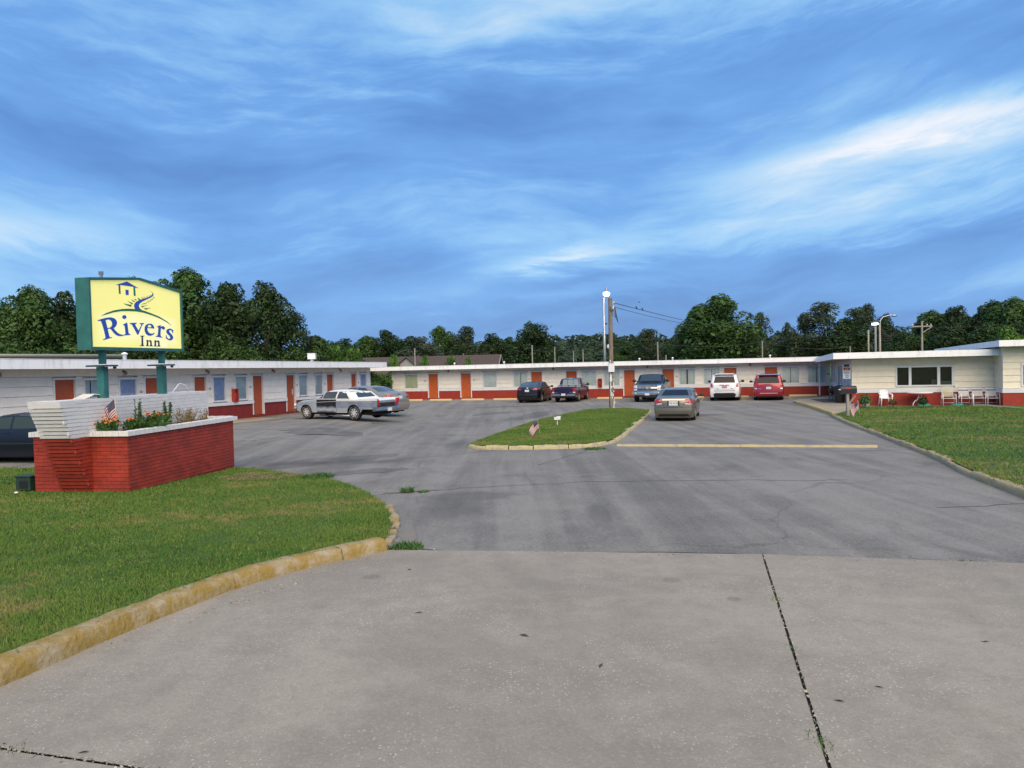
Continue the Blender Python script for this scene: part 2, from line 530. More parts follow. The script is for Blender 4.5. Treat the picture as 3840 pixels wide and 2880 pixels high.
def mat_glass(name, tint=(0.92, 0.96, 0.97), refl=0.04):
    m = bpy.data.materials.new(name); MATS[name] = m
    m.use_nodes = True
    nt = m.node_tree; nt.nodes.clear()
    o = nt.nodes.new('ShaderNodeOutputMaterial')
    tr = nt.nodes.new('ShaderNodeBsdfTransparent'); tr.inputs[0].default_value = (*tint, 1)
    gl = nt.nodes.new('ShaderNodeBsdfGlossy'); gl.inputs['Roughness'].default_value = 0.03
    fr = nt.nodes.new('ShaderNodeFresnel'); fr.inputs[0].default_value = 1.5
    ad = nt.nodes.new('ShaderNodeMath'); ad.operation = 'ADD'; ad.inputs[1].default_value = refl
    nt.links.new(fr.outputs[0], ad.inputs[0])
    mx = nt.nodes.new('ShaderNodeMixShader')
    nt.links.new(ad.outputs[0], mx.inputs[0]); nt.links.new(tr.outputs[0], mx.inputs[1]); nt.links.new(gl.outputs[0], mx.inputs[2])
    nt.links.new(mx.outputs[0], o.inputs[0])
    return m

ASPH = mat_asphalt('asphalt', (0.172, 0.165, 0.150))
ASPH_DK = mat_asphalt('asphalt_patch', (0.120, 0.116, 0.110))
CONC = mat_concrete('concrete', (0.300, 0.272, 0.226))
WALK = mat_concrete('walk_concrete', (0.34, 0.29, 0.22))
GRASS = mat_grass('grass_soil', False)
BLADE = mat_grass('grass_blade', True)
GLASS = mat_glass('window_glass')
WHITE = pm('white_paint', (0.74, 0.75, 0.76), 0.5, var=0.06, scale=3)
FASC = pm('white_fascia', (0.82, 0.83, 0.84), 0.42, var=0.12, scale=2.2, lo=0.30, hi=0.48, stretch=(1.5, 1.5, 0.5))
SIDING = pm('cream_siding', (0.84, 0.80, 0.71), 0.6, var=0.06, scale=2.5, bump=0.1, bscale=60)
SIDING2 = pm('cream_siding_office', (0.86, 0.79, 0.62), 0.6, var=0.05, scale=2.5, bump=0.1, bscale=60)
SIDING3 = pm('grey_white_siding', (0.85, 0.81, 0.75), 0.6, var=0.06, scale=2.5, bump=0.1, bscale=60)
RED = pm('red_masonry_paint', (0.32, 0.030, 0.014), 0.62, var=0.13, scale=3, bump=0.25, bscale=25)
RED_DK = pm('red_wing_and_shade_paint', (0.22, 0.020, 0.014), 0.62, var=0.12, scale=3, bump=0.25, bscale=25)
ORANGE = pm('orange_door', (0.50, 0.10, 0.018), 0.5, var=0.08, scale=3)
ORANGE_DK = pm('rust_orange_door', (0.40, 0.075, 0.022), 0.5, var=0.08, scale=3)
ROOF_TOP = pm('roof_felt', (0.30, 0.30, 0.30), 0.85, var=0.2, scale=1.5)
CURT = pm('pale_curtain', (0.80, 0.84, 0.79), 0.8, var=0.05, scale=6)
CURT_Y = pm('yellow_curtain', (0.74, 0.74, 0.50), 0.8, var=0.05, scale=6)
CURT_B = pm('blue_curtain', (0.56, 0.62, 0.82), 0.8, var=0.10, scale=6)
BLACK = pm('black_plastic', (0.016, 0.016, 0.018), 0.45)
CHROME = pm('chrome', (0.75, 0.75, 0.76), 0.16, 1.0)
STEEL = pm('galvanised_steel', (0.42, 0.44, 0.46), 0.42, 0.7, var=0.15, scale=6)
WOOD = pm('weathered_pole_wood', (0.21, 0.165, 0.12), 0.85, var=0.4, scale=6, bump=0.5, bscale=18, stretch=(4, 4, 0.25))
GREYWOOD = pm('grey_post_wood', (0.30, 0.28, 0.25), 0.85, var=0.3, scale=6, bump=0.4, bscale=20, stretch=(4, 4, 0.3))
YEL = pm('yellow_kerb_paint', (0.50, 0.36, 0.13), 0.8, var=0.15, scale=9, col2=(0.30, 0.27, 0.22), lo=0.50, hi=0.68, bump=0.4, bscale=30, world=True)
YEL_OLD = pm('worn_yellow_kerb', (0.40, 0.275, 0.070), 0.9, var=0.32, scale=4.5, col2=(0.36, 0.31, 0.22), lo=0.45, hi=0.70, bump=0.9, bscale=22, world=True)
YEL_PALE = pm('pale_yellow_kerb', (0.52, 0.45, 0.24), 0.85, var=0.15, scale=6, col2=(0.30, 0.27, 0.22), lo=0.46, hi=0.62, bump=0.6, bscale=22, world=True)
KERB_DIRT = pm('dirty_kerb', (0.43, 0.36, 0.23), 0.9, var=0.25, scale=3, col2=(0.32, 0.25, 0.12), lo=0.45, hi=0.6, bump=0.6, bscale=22, world=True)
LINE = pm('faded_line_paint', (0.40, 0.37, 0.28), 0.8, var=0.2, scale=7, col2=(0.20, 0.20, 0.20), lo=0.46, hi=0.60, world=True)
RUST = pm('rust_brown', (0.13, 0.065, 0.04), 0.8, var=0.3, scale=20)
PLATE = pm('licence_plate', (0.62, 0.66, 0.70), 0.5)
INK = pm('dark_ink', (0.03, 0.03, 0.035), 0.6)
WIRE = pm('cable', (0.045, 0.045, 0.05), 0.6)
DARKROOM = pm('unlit_room_shade', (0.030, 0.030, 0.030), 0.9)  # near-black paint standing in for the shade of unlit rooms

# ------------------------------------------------------------------ ground
def spline(pts, step=0.4):
    out = []
    P = [Vector((p[0], p[1])) for p in pts]
    for i in range(len(P) - 1):
        p0, p1, p2, p3 = P[max(i - 1, 0)], P[i], P[i + 1], P[min(i + 2, len(P) - 1)]
        n = max(2, int((p2 - p1).length / step))
        for k in range(n):
            t = k / n
            q = 0.5 * ((2 * p1) + (p2 - p0) * t + (2 * p0 - 5 * p1 + 4 * p2 - p3) * t * t + (3 * p1 - p0 - 3 * p2 + p3) * t ** 3)
            out.append((q.x, q.y))
    out.append((P[-1].x, P[-1].y))
    return out

def in_poly(px, py, poly):
    c = np.zeros(px.shape, bool)
    n = len(poly)
    for i in range(n):
        ax, ay = poly[i]; bx, by = poly[(i + 1) % n]
        if ay == by:
            continue
        t = ((ay > py) != (by > py)) & (px < (bx - ax) * (py - ay) / (by - ay) + ax)
        c ^= t
    return c

def sheet(name, poly, zf, mat, step=2.0, parent=None):
    xs = [p[0] for p in poly]; ys = [p[1] for p in poly]
    pts = [Vector((x, y)) for x, y in poly]
    n0 = len(pts)
    a = math.ceil(min(xs) / step) * step
    gx = np.arange(a, max(xs), step); gy = np.arange(math.ceil(min(ys) / step) * step, max(ys), step)
    if len(gx) and len(gy):
        X, Y = [q.ravel() for q in np.meshgrid(gx, gy)]
        keep = in_poly(X, Y, poly)
        pts += [Vector((float(x), float(y))) for x, y in zip(X[keep], Y[keep])]
    vv, ee, ff, *_r = delaunay_2d_cdt(pts, [], [list(range(n0))], 1, 1e-4)
    bm = bmesh.new()
    bv = [bm.verts.new((v.x, v.y, 0)) for v in vv]
    for t in ff:
        bm.faces.new([bv[i] for i in t])
    for v in bm.verts:
        v.co.z = zf(v.co.x, v.co.y)
    bmesh.ops.recalc_face_normals(bm, faces=bm.faces)
    if sum(f.normal.z for f in bm.faces) < 0:
        bmesh.ops.reverse_faces(bm, faces=bm.faces)
    me = bpy.data.meshes.new(name)
    bm.to_mesh(me); bm.free()
    me.materials.append(mat)
    me.polygons.foreach_set('use_smooth', [True] * len(me.polygons))
    o = link(name, me, parent)
    if parent is None:
        struct(o)
    return o

def terrain():
    xs = sorted(set([-900, -600, -400, -250, -160, -110, -80] + list(range(-60, 61, 2)) + [80, 110, 160, 250, 400, 600, 900]))
    ys = sorted(set([-300, -150, -80, -40] + list(range(-20, 91, 2)) + [100, 120, 150, 200, 300, 450, 650, 900, 1400]))
    mb = MB()
    mb.add([(x, y, gz(x, max(y, -20)) - 0.09) for y in ys for x in xs], [(j * len(xs) + i, j * len(xs) + i + 1, (j + 1) * len(xs) + i + 1, (j + 1) * len(xs) + i) for j in range(len(ys) - 1) for i in range(len(xs) - 1)])
    o = mb.build('ground', GRASS, smooth=True)
    struct(o)
terrain()

LAWN_KERB = spline([(-6.2, -0.5), (-4.9, 2.5), (-4.2, 4.2), (-3.72, 5.47), (-3.37, 6.72), (-2.72, 8.35), (-1.62, 9.62)], 0.3)
LAWN_EDGE = spline([(-1.80, 9.75), (-1.78, 10.46), (-1.94, 11.87), (-2.43, 13.74), (-3.75, 16.43), (-5.3, 18.1), (-7.03, 19.6), (-10.5, 20.5), (-15.6, 21.4), (-42, 28)], 0.5)
ISLEF = [(-1.42, 24.02), (-1.11, 23.42), (-0.37, 23.05), (1.28, 22.87), (2.22, 23.05), (2.76, 23.61), (3.56, 25.6), (5.4, 33.0), (7.36, 41.0), (7.55, 43.0)]
ISLEB = [(7.55, 43.0), (7.0, 44.6), (5.73, 45.0), (4.2, 44.6), (3.5, 43.0), (1.12, 36.95), (-0.51, 29.67), (-1.36, 25.2), (-1.42, 24.02)]
ISLE_FRONT = spline(ISLEF, 0.4)
ISLE_BACK = spline(ISLEB, 0.6)
R_KERB = spline([(7.0, 6.6), (7.5, 9.5), (8.19, 12.39), (8.9, 15.2), (9.87, 18.14), (11.47, 24.13), (13.59, 32.07), (14.45, 35.0)], 0.4)
R_KERB2 = spline([(14.45, 35.0), (15.1, 37.1), (16.2, 42.2), (16.6, 44.3), (17.1, 47.6)], 0.4)

LOT = sheet('parking_lot', [(-46, 6), (-8, -4), (4, 3), (14, 2), (14, 10), (24, 24), (24.5, 60), (-6, 70), (-46, 70)], lambda x, y: gz(x, y) - 0.004, ASPH, 2.0)

def apron():
    root = struct(link('driveway_apron', None))
    base = sheet('joint_bed', [(-6, -6), (12, -6), (12, 6.9), (5.45, 8.24), (2.87, 8.95), (-1.5, 9.6), (-2.9, 8.4), (-5, 3)], lambda x, y: gz(x, y) - 0.004 + 0.002, pm('joint_dirt', (0.035, 0.03, 0.024), 0.95, var=0.4, scale=20, world=True), 1.0, root)
    g = 0.011
    top = lambda x, y: gz(x, y) + 0.022
    j1a, j1b, jx, j1c = (2.87, 8.95), (1.66, 4.12), (1.43, 3.21), (-0.85, -6)
    front = [(-1.63, 9.67), (0.4, 9.36), (2.87, 8.95)]
    A = [(-3.2, 4.575)] + [(p[0] - 0.03, p[1]) for p in LAWN_KERB if p[1] > 4.9] + front[:-1] + [(2.87 - g, 8.95), (1.66 - g, 4.12), (1.43 - g, 3.21 + g)]
    B = [(2.87 + g, 8.95), (5.45, 8.24), (12, 6.7), (12, -6), (-0.85 + g, -6), (1.43 + g, 3.21), (1.66 + g, 4.12)]
    C_ = [(-0.85 - g, -6), (1.43 - g, 3.21 - g), (-3.2, 4.575 - 2 * g)] + [(p[0] - 0.03, p[1]) for p in reversed(LAWN_KERB) if p[1] < 4.4] + [(-6.2, -6)]
    for k, poly in enumerate((A, B, C_)):
        poly = [p for i, p in enumerate(poly) if i == 0 or (abs(p[0] - poly[i - 1][0]) + abs(p[1] - poly[i - 1][1])) > 1e-3]
        sheet('concrete_slab', poly, top, CONC, 0.8, root)
apron()

def dist_line(x, y, line):
    best = 1e9
    for (ax, ay), (bx, by) in zip(line, line[1:]):
        dx, dy = bx - ax, by - ay
        t = max(0, min(1, ((x - ax) * dx + (y - ay) * dy) / (dx * dx + dy * dy + 1e-9)))
        best = min(best, math.hypot(x - ax - t * dx, y - ay - t * dy))
    return best

def lawn_z_left(x, y):
    return gz(x, y) + 0.02 + 0.105 * math.exp(-(max(0.0, dist_line(x, y, LAWN_KERB[::2]) - 0.2) / 1.6) ** 2) * S01(dist_line(x, y, LAWN_EDGE[:12:2]) / 0.5)
def lawn_z_isle(x, y):
    return gz(x, y) + 0.03 + 0.08 * S01(dist_line(x, y, ISLE_BACK[::2]) / 0.8)
def lawn_z_right(x, y):
    return gz(x, y) + 0.115 - 0.05 * S01((y - 34) / 5)

def off_line(line, d):
    out = []
    for i, p in enumerate(line):
        a, b = Vector(line[max(i - 1, 0)]), Vector(line[min(i + 1, len(line) - 1)])
        t = (b - a).normalized()
        out.append((p[0] - t.y * d, p[1] + t.x * d))
    return out
LAWN_L = off_line(LAWN_KERB, 0.14)[:-2] + LAWN_EDGE + [(-42, -0.5)]
LAWN_I = off_line(ISLE_FRONT, 0.10) + ISLE_BACK[1:-1]
LAWN_R = off_line(R_KERB, -0.10)[::-1] + [(30, 6), (38, 20), (38, 35.9), (25.1, 39.85), (25.0, 39.1), (18.7, 41.05), (18.1, 41.2), (17.3, 38.8), (15.4, 36.2)]
sheet('lawn', LAWN_L, lawn_z_left, GRASS, 0.9)
sheet('lawn', LAWN_I, lawn_z_isle, GRASS, 0.9)
sheet('lawn', LAWN_R, lawn_z_right, GRASS, 1.5)

def kerb(line, side, w, h, mat, seg, jit, gap=0.012, worn=0.0):
    root = struct(link('kerb', None))
    prof = [(-0.03 * w, -0.08), (0.02 * w, 0.30 * h), (0.10 * w, 0.74 * h), (0.20 * w, 0.94 * h), (0.34 * w, h), (0.85 * w, h), (w, 0.94 * h), (w, -0.08)]
    L = [0.0]
    for a, b in zip(line, line[1:]):
        L.append(L[-1] + math.hypot(b[0] - a[0], b[1] - a[1]))
    def at(s):
        for i in range(len(line) - 1):
            if s <= L[i + 1] or i == len(line) - 2:
                t = (s - L[i]) / (L[i + 1] - L[i])
                a, b = Vector(line[i]), Vector(line[i + 1])
                return a.lerp(b, t), (b - a).normalized()
    s = 0.0
    while s < L[-1] - 0.05:
        ln = min(seg * rnd.uniform(0.7, 1.3), L[-1] - s)
        n = max(2, int(ln / 0.16))
        dh, dw = rnd.gauss(0, jit), rnd.gauss(0, jit * 0.6)
        vs, fs = [], []
        for k in range(n + 1):
            p, t = at(s + gap / 2 + (ln - gap) * k / n)
            nx, ny = (-t.y * side, t.x * side)
            e = 0.35 if k in (0, n) and worn else 1.0
            for q, (a, b) in enumerate(prof):
                j = rnd.gauss(0, jit * 0.45)
                hh = b * (1 - worn * rnd.random() * 0.35) if b > 0 else b
                x, y = p.x + nx * (a + dw + j), p.y + ny * (a + dw + j)
                vs.append((x, y, gz(x, y) + hh + (dh + rnd.gauss(0, jit * 0.5) if b > 0 else 0)))
        m = len(prof)
        for k in range(n):
            for q in range(m - 1):
                fs.append((k * m + q, k * m + q + 1, (k + 1) * m + q + 1, (k + 1) * m + q))
        fs.append(tuple(range(m))); fs.append(tuple(range(n * m, n * m + m)))
        mb = MB(); mb.add(vs, fs)
        mb.build('kerb_segment', mat, root, smooth=True, angle=50)
        s += ln
    return root
kerb([p for p in LAWN_KERB if p[1] > 0.5], 1, 0.25, 0.17, YEL_OLD, 1.6, 0.011, 0.006)
kerb(LAWN_EDGE[1:7], -1, 0.12, 0.045, KERB_DIRT, 0.42, 0.022, 0.14, 0.8)
kerb(ISLE_FRONT, 1, 0.20, 0.125, YEL_PALE, 1.0, 0.014, 0.03, 0.4)
kerb(R_KERB, -1, 0.20, 0.13, KERB_DIRT, 1.6, 0.014, 0.008, 0.3)
kerb(R_KERB2[:-4], -1, 0.20, 0.17, YEL, 2.2, 0.006)

# concrete walk beside the office and the narrow patio under its windows
sheet('walkway', off_line(R_KERB2, -0.15)[::-1] + [(15.4, 36.2), (17.3, 38.8), (18.1, 41.2), (19.0, 42.4), (21.9, 52.5)], lambda x, y: gz(x, y) + 0.13, WALK, 1.5)
sheet('patio', [(18.1, 41.30), (18.7, 43.0), (25.5, 40.85), (25.03, 39.12)], lambda x, y: gz(x, y) + 0.03, pm('stained_patio', (0.15, 0.11, 0.085), 0.9, var=0.3, scale=3, world=True), 1.5)
sheet('entrance_mat', [(17.9, 44.4), (20.6, 44.3), (21.3, 47.4), (18.6, 48.2)], lambda x, y: gz(x, y) + 0.138, pm('maroon_mat', (0.075, 0.05, 0.055), 0.9, var=0.2, scale=9), 1.0)

# speed bump and wheel stops
def speed_bump():
    p, q = Vector((3.15, 23.42)), Vector((9.96, 21.11))
    t = tag(link('speed_bump', None), 'long low yellow painted bump lying across the drive beside the grass island', 'speed bump')
    d = (q - p).normalized(); n = Vector((-d.y, d.x)); L = (q - p).length
    segs = 4
    for k in range(segs):
        mb = MB()
        vs, fs = [], []
        ns = 6
        for i in range(ns + 1):
            c = p + d * (L * (k + i / ns * 0.995) / segs)
            for a, b in ((-0.11, -0.02), (-0.09, 0.035), (-0.04, 0.055), (0.04, 0.055), (0.09, 0.035), (0.11, -0.02)):
                e = c + n * (a + rnd.gauss(0, 0.006))
                vs.append((e.x, e.y, gz(e.x, e.y) + b + rnd.gauss(0, 0.004)))
        for i in range(ns):
            for j in range(5):
                fs.append((i * 6 + j, i * 6 + j + 1, i * 6 + j + 7, i * 6 + j + 6))
        mb.add(vs, fs)
        mb.build('bump_section', pm('faded_bump_yellow', (0.50, 0.41, 0.20), 0.85, var=0.15, scale=6, col2=(0.30, 0.28, 0.24), lo=0.48, hi=0.66, world=True), t, smooth=True)
speed_bump()

Uw, Vw = Vector((0.9548, -0.2972, 0)), Vector((0.2972, 0.9548, 0))
YAW = math.atan2(-0.2972, 0.9548)
STOP_MAT = pm('wheel_stop_yellow', (0.66, 0.50, 0.24), 0.8, var=0.1, scale=5, col2=(0.45, 0.40, 0.33), lo=0.55, hi=0.7, bump=0.3)
def stop_mesh():
    mb = MB()
    pr = [(-0.085, 0), (-0.065, 0.10), (-0.04, 0.125), (0.04, 0.125), (0.065, 0.10), (0.085, 0)]
    n = len(pr)
    vs = []
    for x, s in ((-0.93, 0.9), (-0.90, 1), (0.90, 1), (0.93, 0.9)):
        vs += [(x, a * s, b * s) for a, b in pr]
    fs = [(k * n + i, k * n + i + 1, (k + 1) * n + i + 1, (k + 1) * n + i) for k in range(3) for i in range(n - 1)]
    fs += [tuple(range(n)), tuple(range(3 * n, 4 * n))] + [(k * n, (k + 1) * n, (k + 1) * n + n - 1, k * n + n - 1) for k in range(3)]
    mb.add(vs, fs)
    return mb
_s0 = None
for i, (x, y) in enumerate(((-8.05, 61.85), (-5.66, 61.13), (-3.1, 60.5), (-0.55, 59.7), (1.75, 58.95), (4.55, 58.2), (7.26, 57.55), (10.1, 56.65), (12.9, 55.85), (15.9, 55.1), (20.5, 54.5))):
    if _s0 is None:
        _s0 = stop_mesh().build('wheel_stop', STOP_MAT, smooth=True, angle=30)
        o = _s0
    else:
        o = link('wheel_stop', _s0.data)
    o.location = (x, y, gz(x, y) - 0.004)
    o.rotation_euler = (0, 0, YAW + rnd.gauss(0, 0.015))
    tag(o, 'yellow concrete wheel stop set before the cream wing with red base', 'wheel stop', 'wheel stops along the cream room wing')

def strip(name, pts, w, mat, dz, parent):
    vs, fs = [], []
    P = [Vector(p) for p in pts]
    fine = []
    for a, b in zip(P, P[1:]):
        n = max(1, int((b - a).length / 1.0))
        fine += [a.lerp(b, k / n) for k in range(n)]
    fine.append(P[-1])
    for i, p in enumerate(fine):
        d = (fine[min(i + 1, len(fine) - 1)] - fine[max(i - 1, 0)]).normalized()
        ww = w * (rnd.uniform(0.5, 1.2) if w < 0.06 else 1)
        for s in (-1, 1):
            x, y = p.x - d.y * s * ww / 2, p.y + d.x * s * ww / 2
            vs.append((x, y, gz(x, y) - 0.004 + dz))
    for i in range(len(fine) - 1):
        fs.append((2 * i, 2 * i + 1, 2 * i + 3, 2 * i + 2))
    mb = MB(); mb.add(vs, fs)
    return mb.build(name, mat, parent)
LINE_Y = pm('yellow_line_paint', (0.46, 0.33, 0.13), 0.8, var=0.2, scale=7, col2=(0.22, 0.21, 0.19), lo=0.50, hi=0.62, world=True)
for a, b, m in (((-6.4, 53.4), (-6.0, 58.6), LINE), ((-4.5, 54.4), (-3.95, 59.4), LINE), ((-2.35, 54.6), (-1.6, 59.0), LINE), ((4.8, 52.3), (5.9, 56.6), LINE), ((9.9, 52.0), (11.0, 56.0), LINE_Y), ((12.5, 51.2), (13.6, 55.2), LINE_Y), ((15.2, 50.4), (16.1, 54.2), LINE_Y), ((18.2, 50.0), (19.1, 53.6), LINE_Y), ((20.1, 49.6), (21.1, 53.0), LINE_Y),
                ((-12.0, 31.2), (-7.2, 29.5), LINE), ((-13.0, 28.3), (-8.6, 26.6), LINE), ((-11.4, 34.0), (-7.0, 32.3), LINE)):
    strip('painted_line', [a, b], 0.10, m, 0.004, LOT)
# tarred cracks and seams
CRACK = pm('open_crack', (0.028, 0.027, 0.028), 0.95)
for pts in ([(-1.63, 9.74), (0.4, 9.43), (2.87, 9.02), (5.45, 8.31), (8.5, 7.6)], [(-3.2, 14.2), (-1.0, 15.2), (1.5, 15.6), (4.0, 15.4), (6.5, 15.0)], [(2.3, 22.6), (1.2, 20.2), (0.6, 18.8)],
            [(-9, 26.5), (-6.4, 29.0), (-4.2, 31.5), (-3.0, 35.0), (-2.2, 41)], [(-6.5, 44.5), (-2, 48), (2, 49.0), (7, 47.6)], [(9.4, 47.8), (13.0, 47.5), (16, 46.4)], [(6.5, 11.8), (9.0, 12.0)], [(11.3, 45.5), (11.9, 50)],
            [(-7.5, 37.5), (-4.5, 40.5), (-1.5, 43)], [(9, 38), (13, 37.4)], [(7.8, 28.6), (12, 28.1)], [(-4.5, 19.9), (-1, 22.5), (-0.5, 23)]):
    fine = []
    for a, b in zip(pts, pts[1:]):
        n = max(2, int(math.hypot(b[0] - a[0], b[1] - a[1]) / 0.35))
        for k in range(n):
            fine.append((a[0] + (b[0] - a[0]) * k / n + rnd.gauss(0, 0.035), a[1] + (b[1] - a[1]) * k / n + rnd.gauss(0, 0.05)))
    fine.append(pts[-1])
    strip('pavement_crack', fine, 0.03, CRACK, 0.003, LOT)
# darker repair patches
def patch_poly(cx, cy, a, b, rot, n=44, rough=0.30):
    ph = [rnd.uniform(0, 6.28) for _ in range(4)]
    out = []
    for k in range(n):
        t = 2 * math.pi * k / n
        r = 1 + rough * (math.sin(2 * t + ph[0]) * 0.5 + math.sin(3 * t + ph[1]) * 0.4 + math.sin(5 * t + ph[2]) * 0.3 + math.sin(9 * t + ph[3]) * 0.25 + math.sin(14 * t + ph[1]) * 0.15)
        x, y = a * r * math.cos(t), b * r * math.sin(t)
        out.append((cx + x * math.cos(rot) - y * math.sin(rot), cy + x * math.sin(rot) + y * math.cos(rot)))
    return out
for c in ((-5.2, 20.9, 2.3, 0.75, 0.7), (-7.0, 29.2, 2.2, 1.0, -0.3), (-2.4, 43.2, 2.6, 0.9, 0.5), (1.0, 41.5, 0.8, 3.2, -0.3), (-5.0, 34.2, 1.1, 0.5, 0.2), (9.2, 38.6, 1.3, 0.9, 0.2), (-1.0, 50.5, 3.0, 0.7, 0.1), (-3.5, 18.4, 0.9, 0.5, 0.6)):
    sheet('asphalt_patch', patch_poly(*c), lambda x, y: gz(x, y) + 0.0005, ASPH_DK, 1.0, LOT)
DIRT = pm('dirt_wash', (0.26, 0.22, 0.165), 0.95, var=0.2, scale=4, col2=(0.17, 0.165, 0.16), lo=0.45, hi=0.6, world=True)
for c in ((-1.48, 10.5, 0.13, 0.5, 0.1), (-2.0, 14.9, 0.5, 0.10, 0.2)):
    sheet('dirt_patch', patch_poly(*c), lambda x, y: gz(x, y) + 0.004, DIRT, 1.0, LOT)

# ------------------------------------------------------------------ grass blades
def blades_obj(name, pts, hgt, wid, mat, label, lean=0.6, parent=None):
    n = len(pts)
    P = np.array(pts, dtype=np.float64)
    a = nrs.uniform(0, 2 * np.pi, n)
    b = nrs.uniform(0, 2 * np.pi, n)
    d = np.stack([np.cos(a), np.sin(a), np.zeros(n)], 1) * (wid[:, None] / 2)
    le = np.abs(nrs.normal(0, lean, n)) * hgt
    tip = P + np.stack([np.cos(b) * le, np.sin(b) * le, hgt], 1)
    V = np.stack([P - d, P + d, tip], 1).reshape(-1, 3)
    me = bpy.data.meshes.new(name)
    me.vertices.add(3 * n); me.vertices.foreach_set('co', V.ravel())
    me.loops.add(3 * n); me.loops.foreach_set('vertex_index', np.arange(3 * n))
    me.polygons.add(n); me.polygons.foreach_set('loop_start', np.arange(0, 3 * n, 3))
    me.update(calc_edges=True)
    me.materials.append(mat)
    o = link(name, me, parent)
    if parent is None:
        stuff(o); o['label'] = label; o['category'] = 'grass'
    return o

def grass(poly, zf, total, bbox, label, clip=None, near=8.0):
    n = total
    X = nrs.uniform(bbox[0], bbox[1], n * 6); Y = nrs.uniform(bbox[2], bbox[3], n * 6)
    dist = np.hypot(X, Y)
    keep = in_poly(X, Y, poly) & (nrs.uniform(0, 1, X.shape) < np.minimum(1, (near / dist) ** 1.25))
    if clip is not None:
        keep &= clip(X, Y)
    X, Y, dist = X[keep][:n], Y[keep][:n], dist[keep][:n]
    clump = 0.5 + 0.5 * np.sin(X * 3.1 + np.sin(Y * 2.3) * 2) * np.sin(Y * 2.7 + np.sin(X * 1.9) * 2)
    Z = np.array([zf(x, y) for x, y in zip(X, Y)])
    h = nrs.uniform(0.016, 0.045, len(X)) * (0.75 + 0.5 * clump) * (1 + dist * 0.012)
    h *= np.where(nrs.uniform(0, 1, len(X)) > 0.985, 1.8, 1.0)
    w = 0.0055 + 0.0009 * dist
    broad = nrs.uniform(0, 1, len(X)) > 0.965
    w = np.where(broad, w * 3.2, w); h = np.where(broad, h * 0.75, h)
    blades_obj('grass', np.stack([X, Y, Z - 0.008], 1), h, w, BLADE, label)
grass(LAWN_L, lawn_z_left, 260000, (-17, -1.5, 3, 24.5), 'mown green lawn with dry patches around the brick planter', lambda x, y: (x > -0.75 * y - 1.2), 7.0)
grass(LAWN_I, lawn_z_isle, 90000, (-1.6, 7.7, 22.8, 45.6), 'bright green grass covering the kerbed island with the wooden pole', None, 24.0)
grass(LAWN_R, lawn_z_right, 130000, (7.5, 32, 9, 42), 'patchy green lawn in front of the office windows', lambda x, y: (x < 0.72 * y + 1.5), 12.0)

def fringe(line, zf, n, label, a0=0.12, a1=0.34, h0=0.05, h1=0.10, side=1):
    P_ = []
    for k in range(n):
        i = rnd.randrange(len(line) - 1)
        p, q = Vector(line[i]), Vector(line[i + 1]); t = (q - p).normalized()
        c = p.lerp(q, rnd.random()) + Vector((-t.y, t.x)) * side * rnd.uniform(a0, a1)
        P_.append((c.x, c.y, zf(c.x, c.y) - 0.01))
    P_ = np.array(P_)
    d = np.hypot(P_[:, 0], P_[:, 1])
    blades_obj('grass', P_, nrs.uniform(h0, h1, n) * (0.4 + 0.6 * nrs.uniform(0, 1, n)), 0.006 + 0.0008 * d, BLADE, label, 0.9)
fringe([p for p in LAWN_KERB if p[1] > 3], lawn_z_left, 7000, 'longer grass hanging over the worn yellow kerb')
fringe(LAWN_EDGE[:30], lawn_z_left, 5000, 'ragged longer grass along the open edge of the planter lawn', -0.04, 0.25)
fringe(ISLE_BACK, lawn_z_isle, 4000, 'ragged grass along the open side of the island', 0.0, 0.25, 0.05, 0.11)
fringe(R_KERB, lawn_z_right, 5000, 'longer grass hanging over the dirty kerb of the office lawn', 0.12, 0.34, 0.05, 0.10, -1)

def weed(x, y, zf, n, r, h, label, group):
    a = nrs.uniform(0, 2 * np.pi, n); q = r * np.sqrt(nrs.uniform(0, 1, n))
    X, Y = x + q * np.cos(a), y + q * np.sin(a)
    Z = np.array([zf(u, v) for u, v in zip(X, Y)])
    P = np.stack([X - x, Y - y, Z - 0.005], 1)
    me_o = blades_obj('weed', P, h * nrs.uniform(0.4, 1, n) * (1 - 0.5 * q / r), np.full(n, 0.03), WEED, label, 1.1)
    del me_o['kind']
    me_o.location = (x, y, 0)
    tag(me_o, label, 'weed', group)
WEED = mat_leaf('weed_leaf', (0.030, 0.085, 0.018), (0.075, 0.165, 0.035))
for x, y, n, r, h, lb in ((-1.40, 9.85, 220, 0.22, 0.14, 'leafy green weed growing in the joint at the end of the yellow kerb'), (-2.05, 14.75, 90, 0.13, 0.16, 'upright weed sprouting from the asphalt off the lawn edge'), (-1.75, 14.75, 60, 0.13, 0.09, 'low sprawling weed in the asphalt beside the upright weed'),
                          (2.35, 22.6, 240, 0.35, 0.10, 'weed growing at the foot of the pale island kerb'), (-4.4, 17.3, 260, 0.35, 0.17, 'bushy weed clump at the far edge of the planter lawn')):
    weed(x, y, lambda a, b: gz(a, b) + 0.0 if lb.find('lawn') < 0 else gz(a, b) + 0.03, n, r, h, lb, None)

# ------------------------------------------------------------------ buildings
# local frame of a facade: x along the wall, y into the building, z up from the wall base
def text_mesh(name, s, size, mat, parent, loc, rot, ext=0.004, align='CENTER'):
    cu = bpy.data.curves.new(name, 'FONT')
    cu.body = s; cu.size = size; cu.extrude = ext; cu.align_x = align; cu.align_y = 'CENTER'
    cu.resolution_u = 3
    t = bpy.data.objects.new(name, cu)
    me = bpy.data.meshes.new_from_object(t)
    bpy.data.objects.remove(t); bpy.data.curves.remove(cu)
    me.name = name
    me.materials.clear(); me.materials.append(mat)
    o = link(name, me, parent, loc)
    o.rotation_euler = rot
    return o

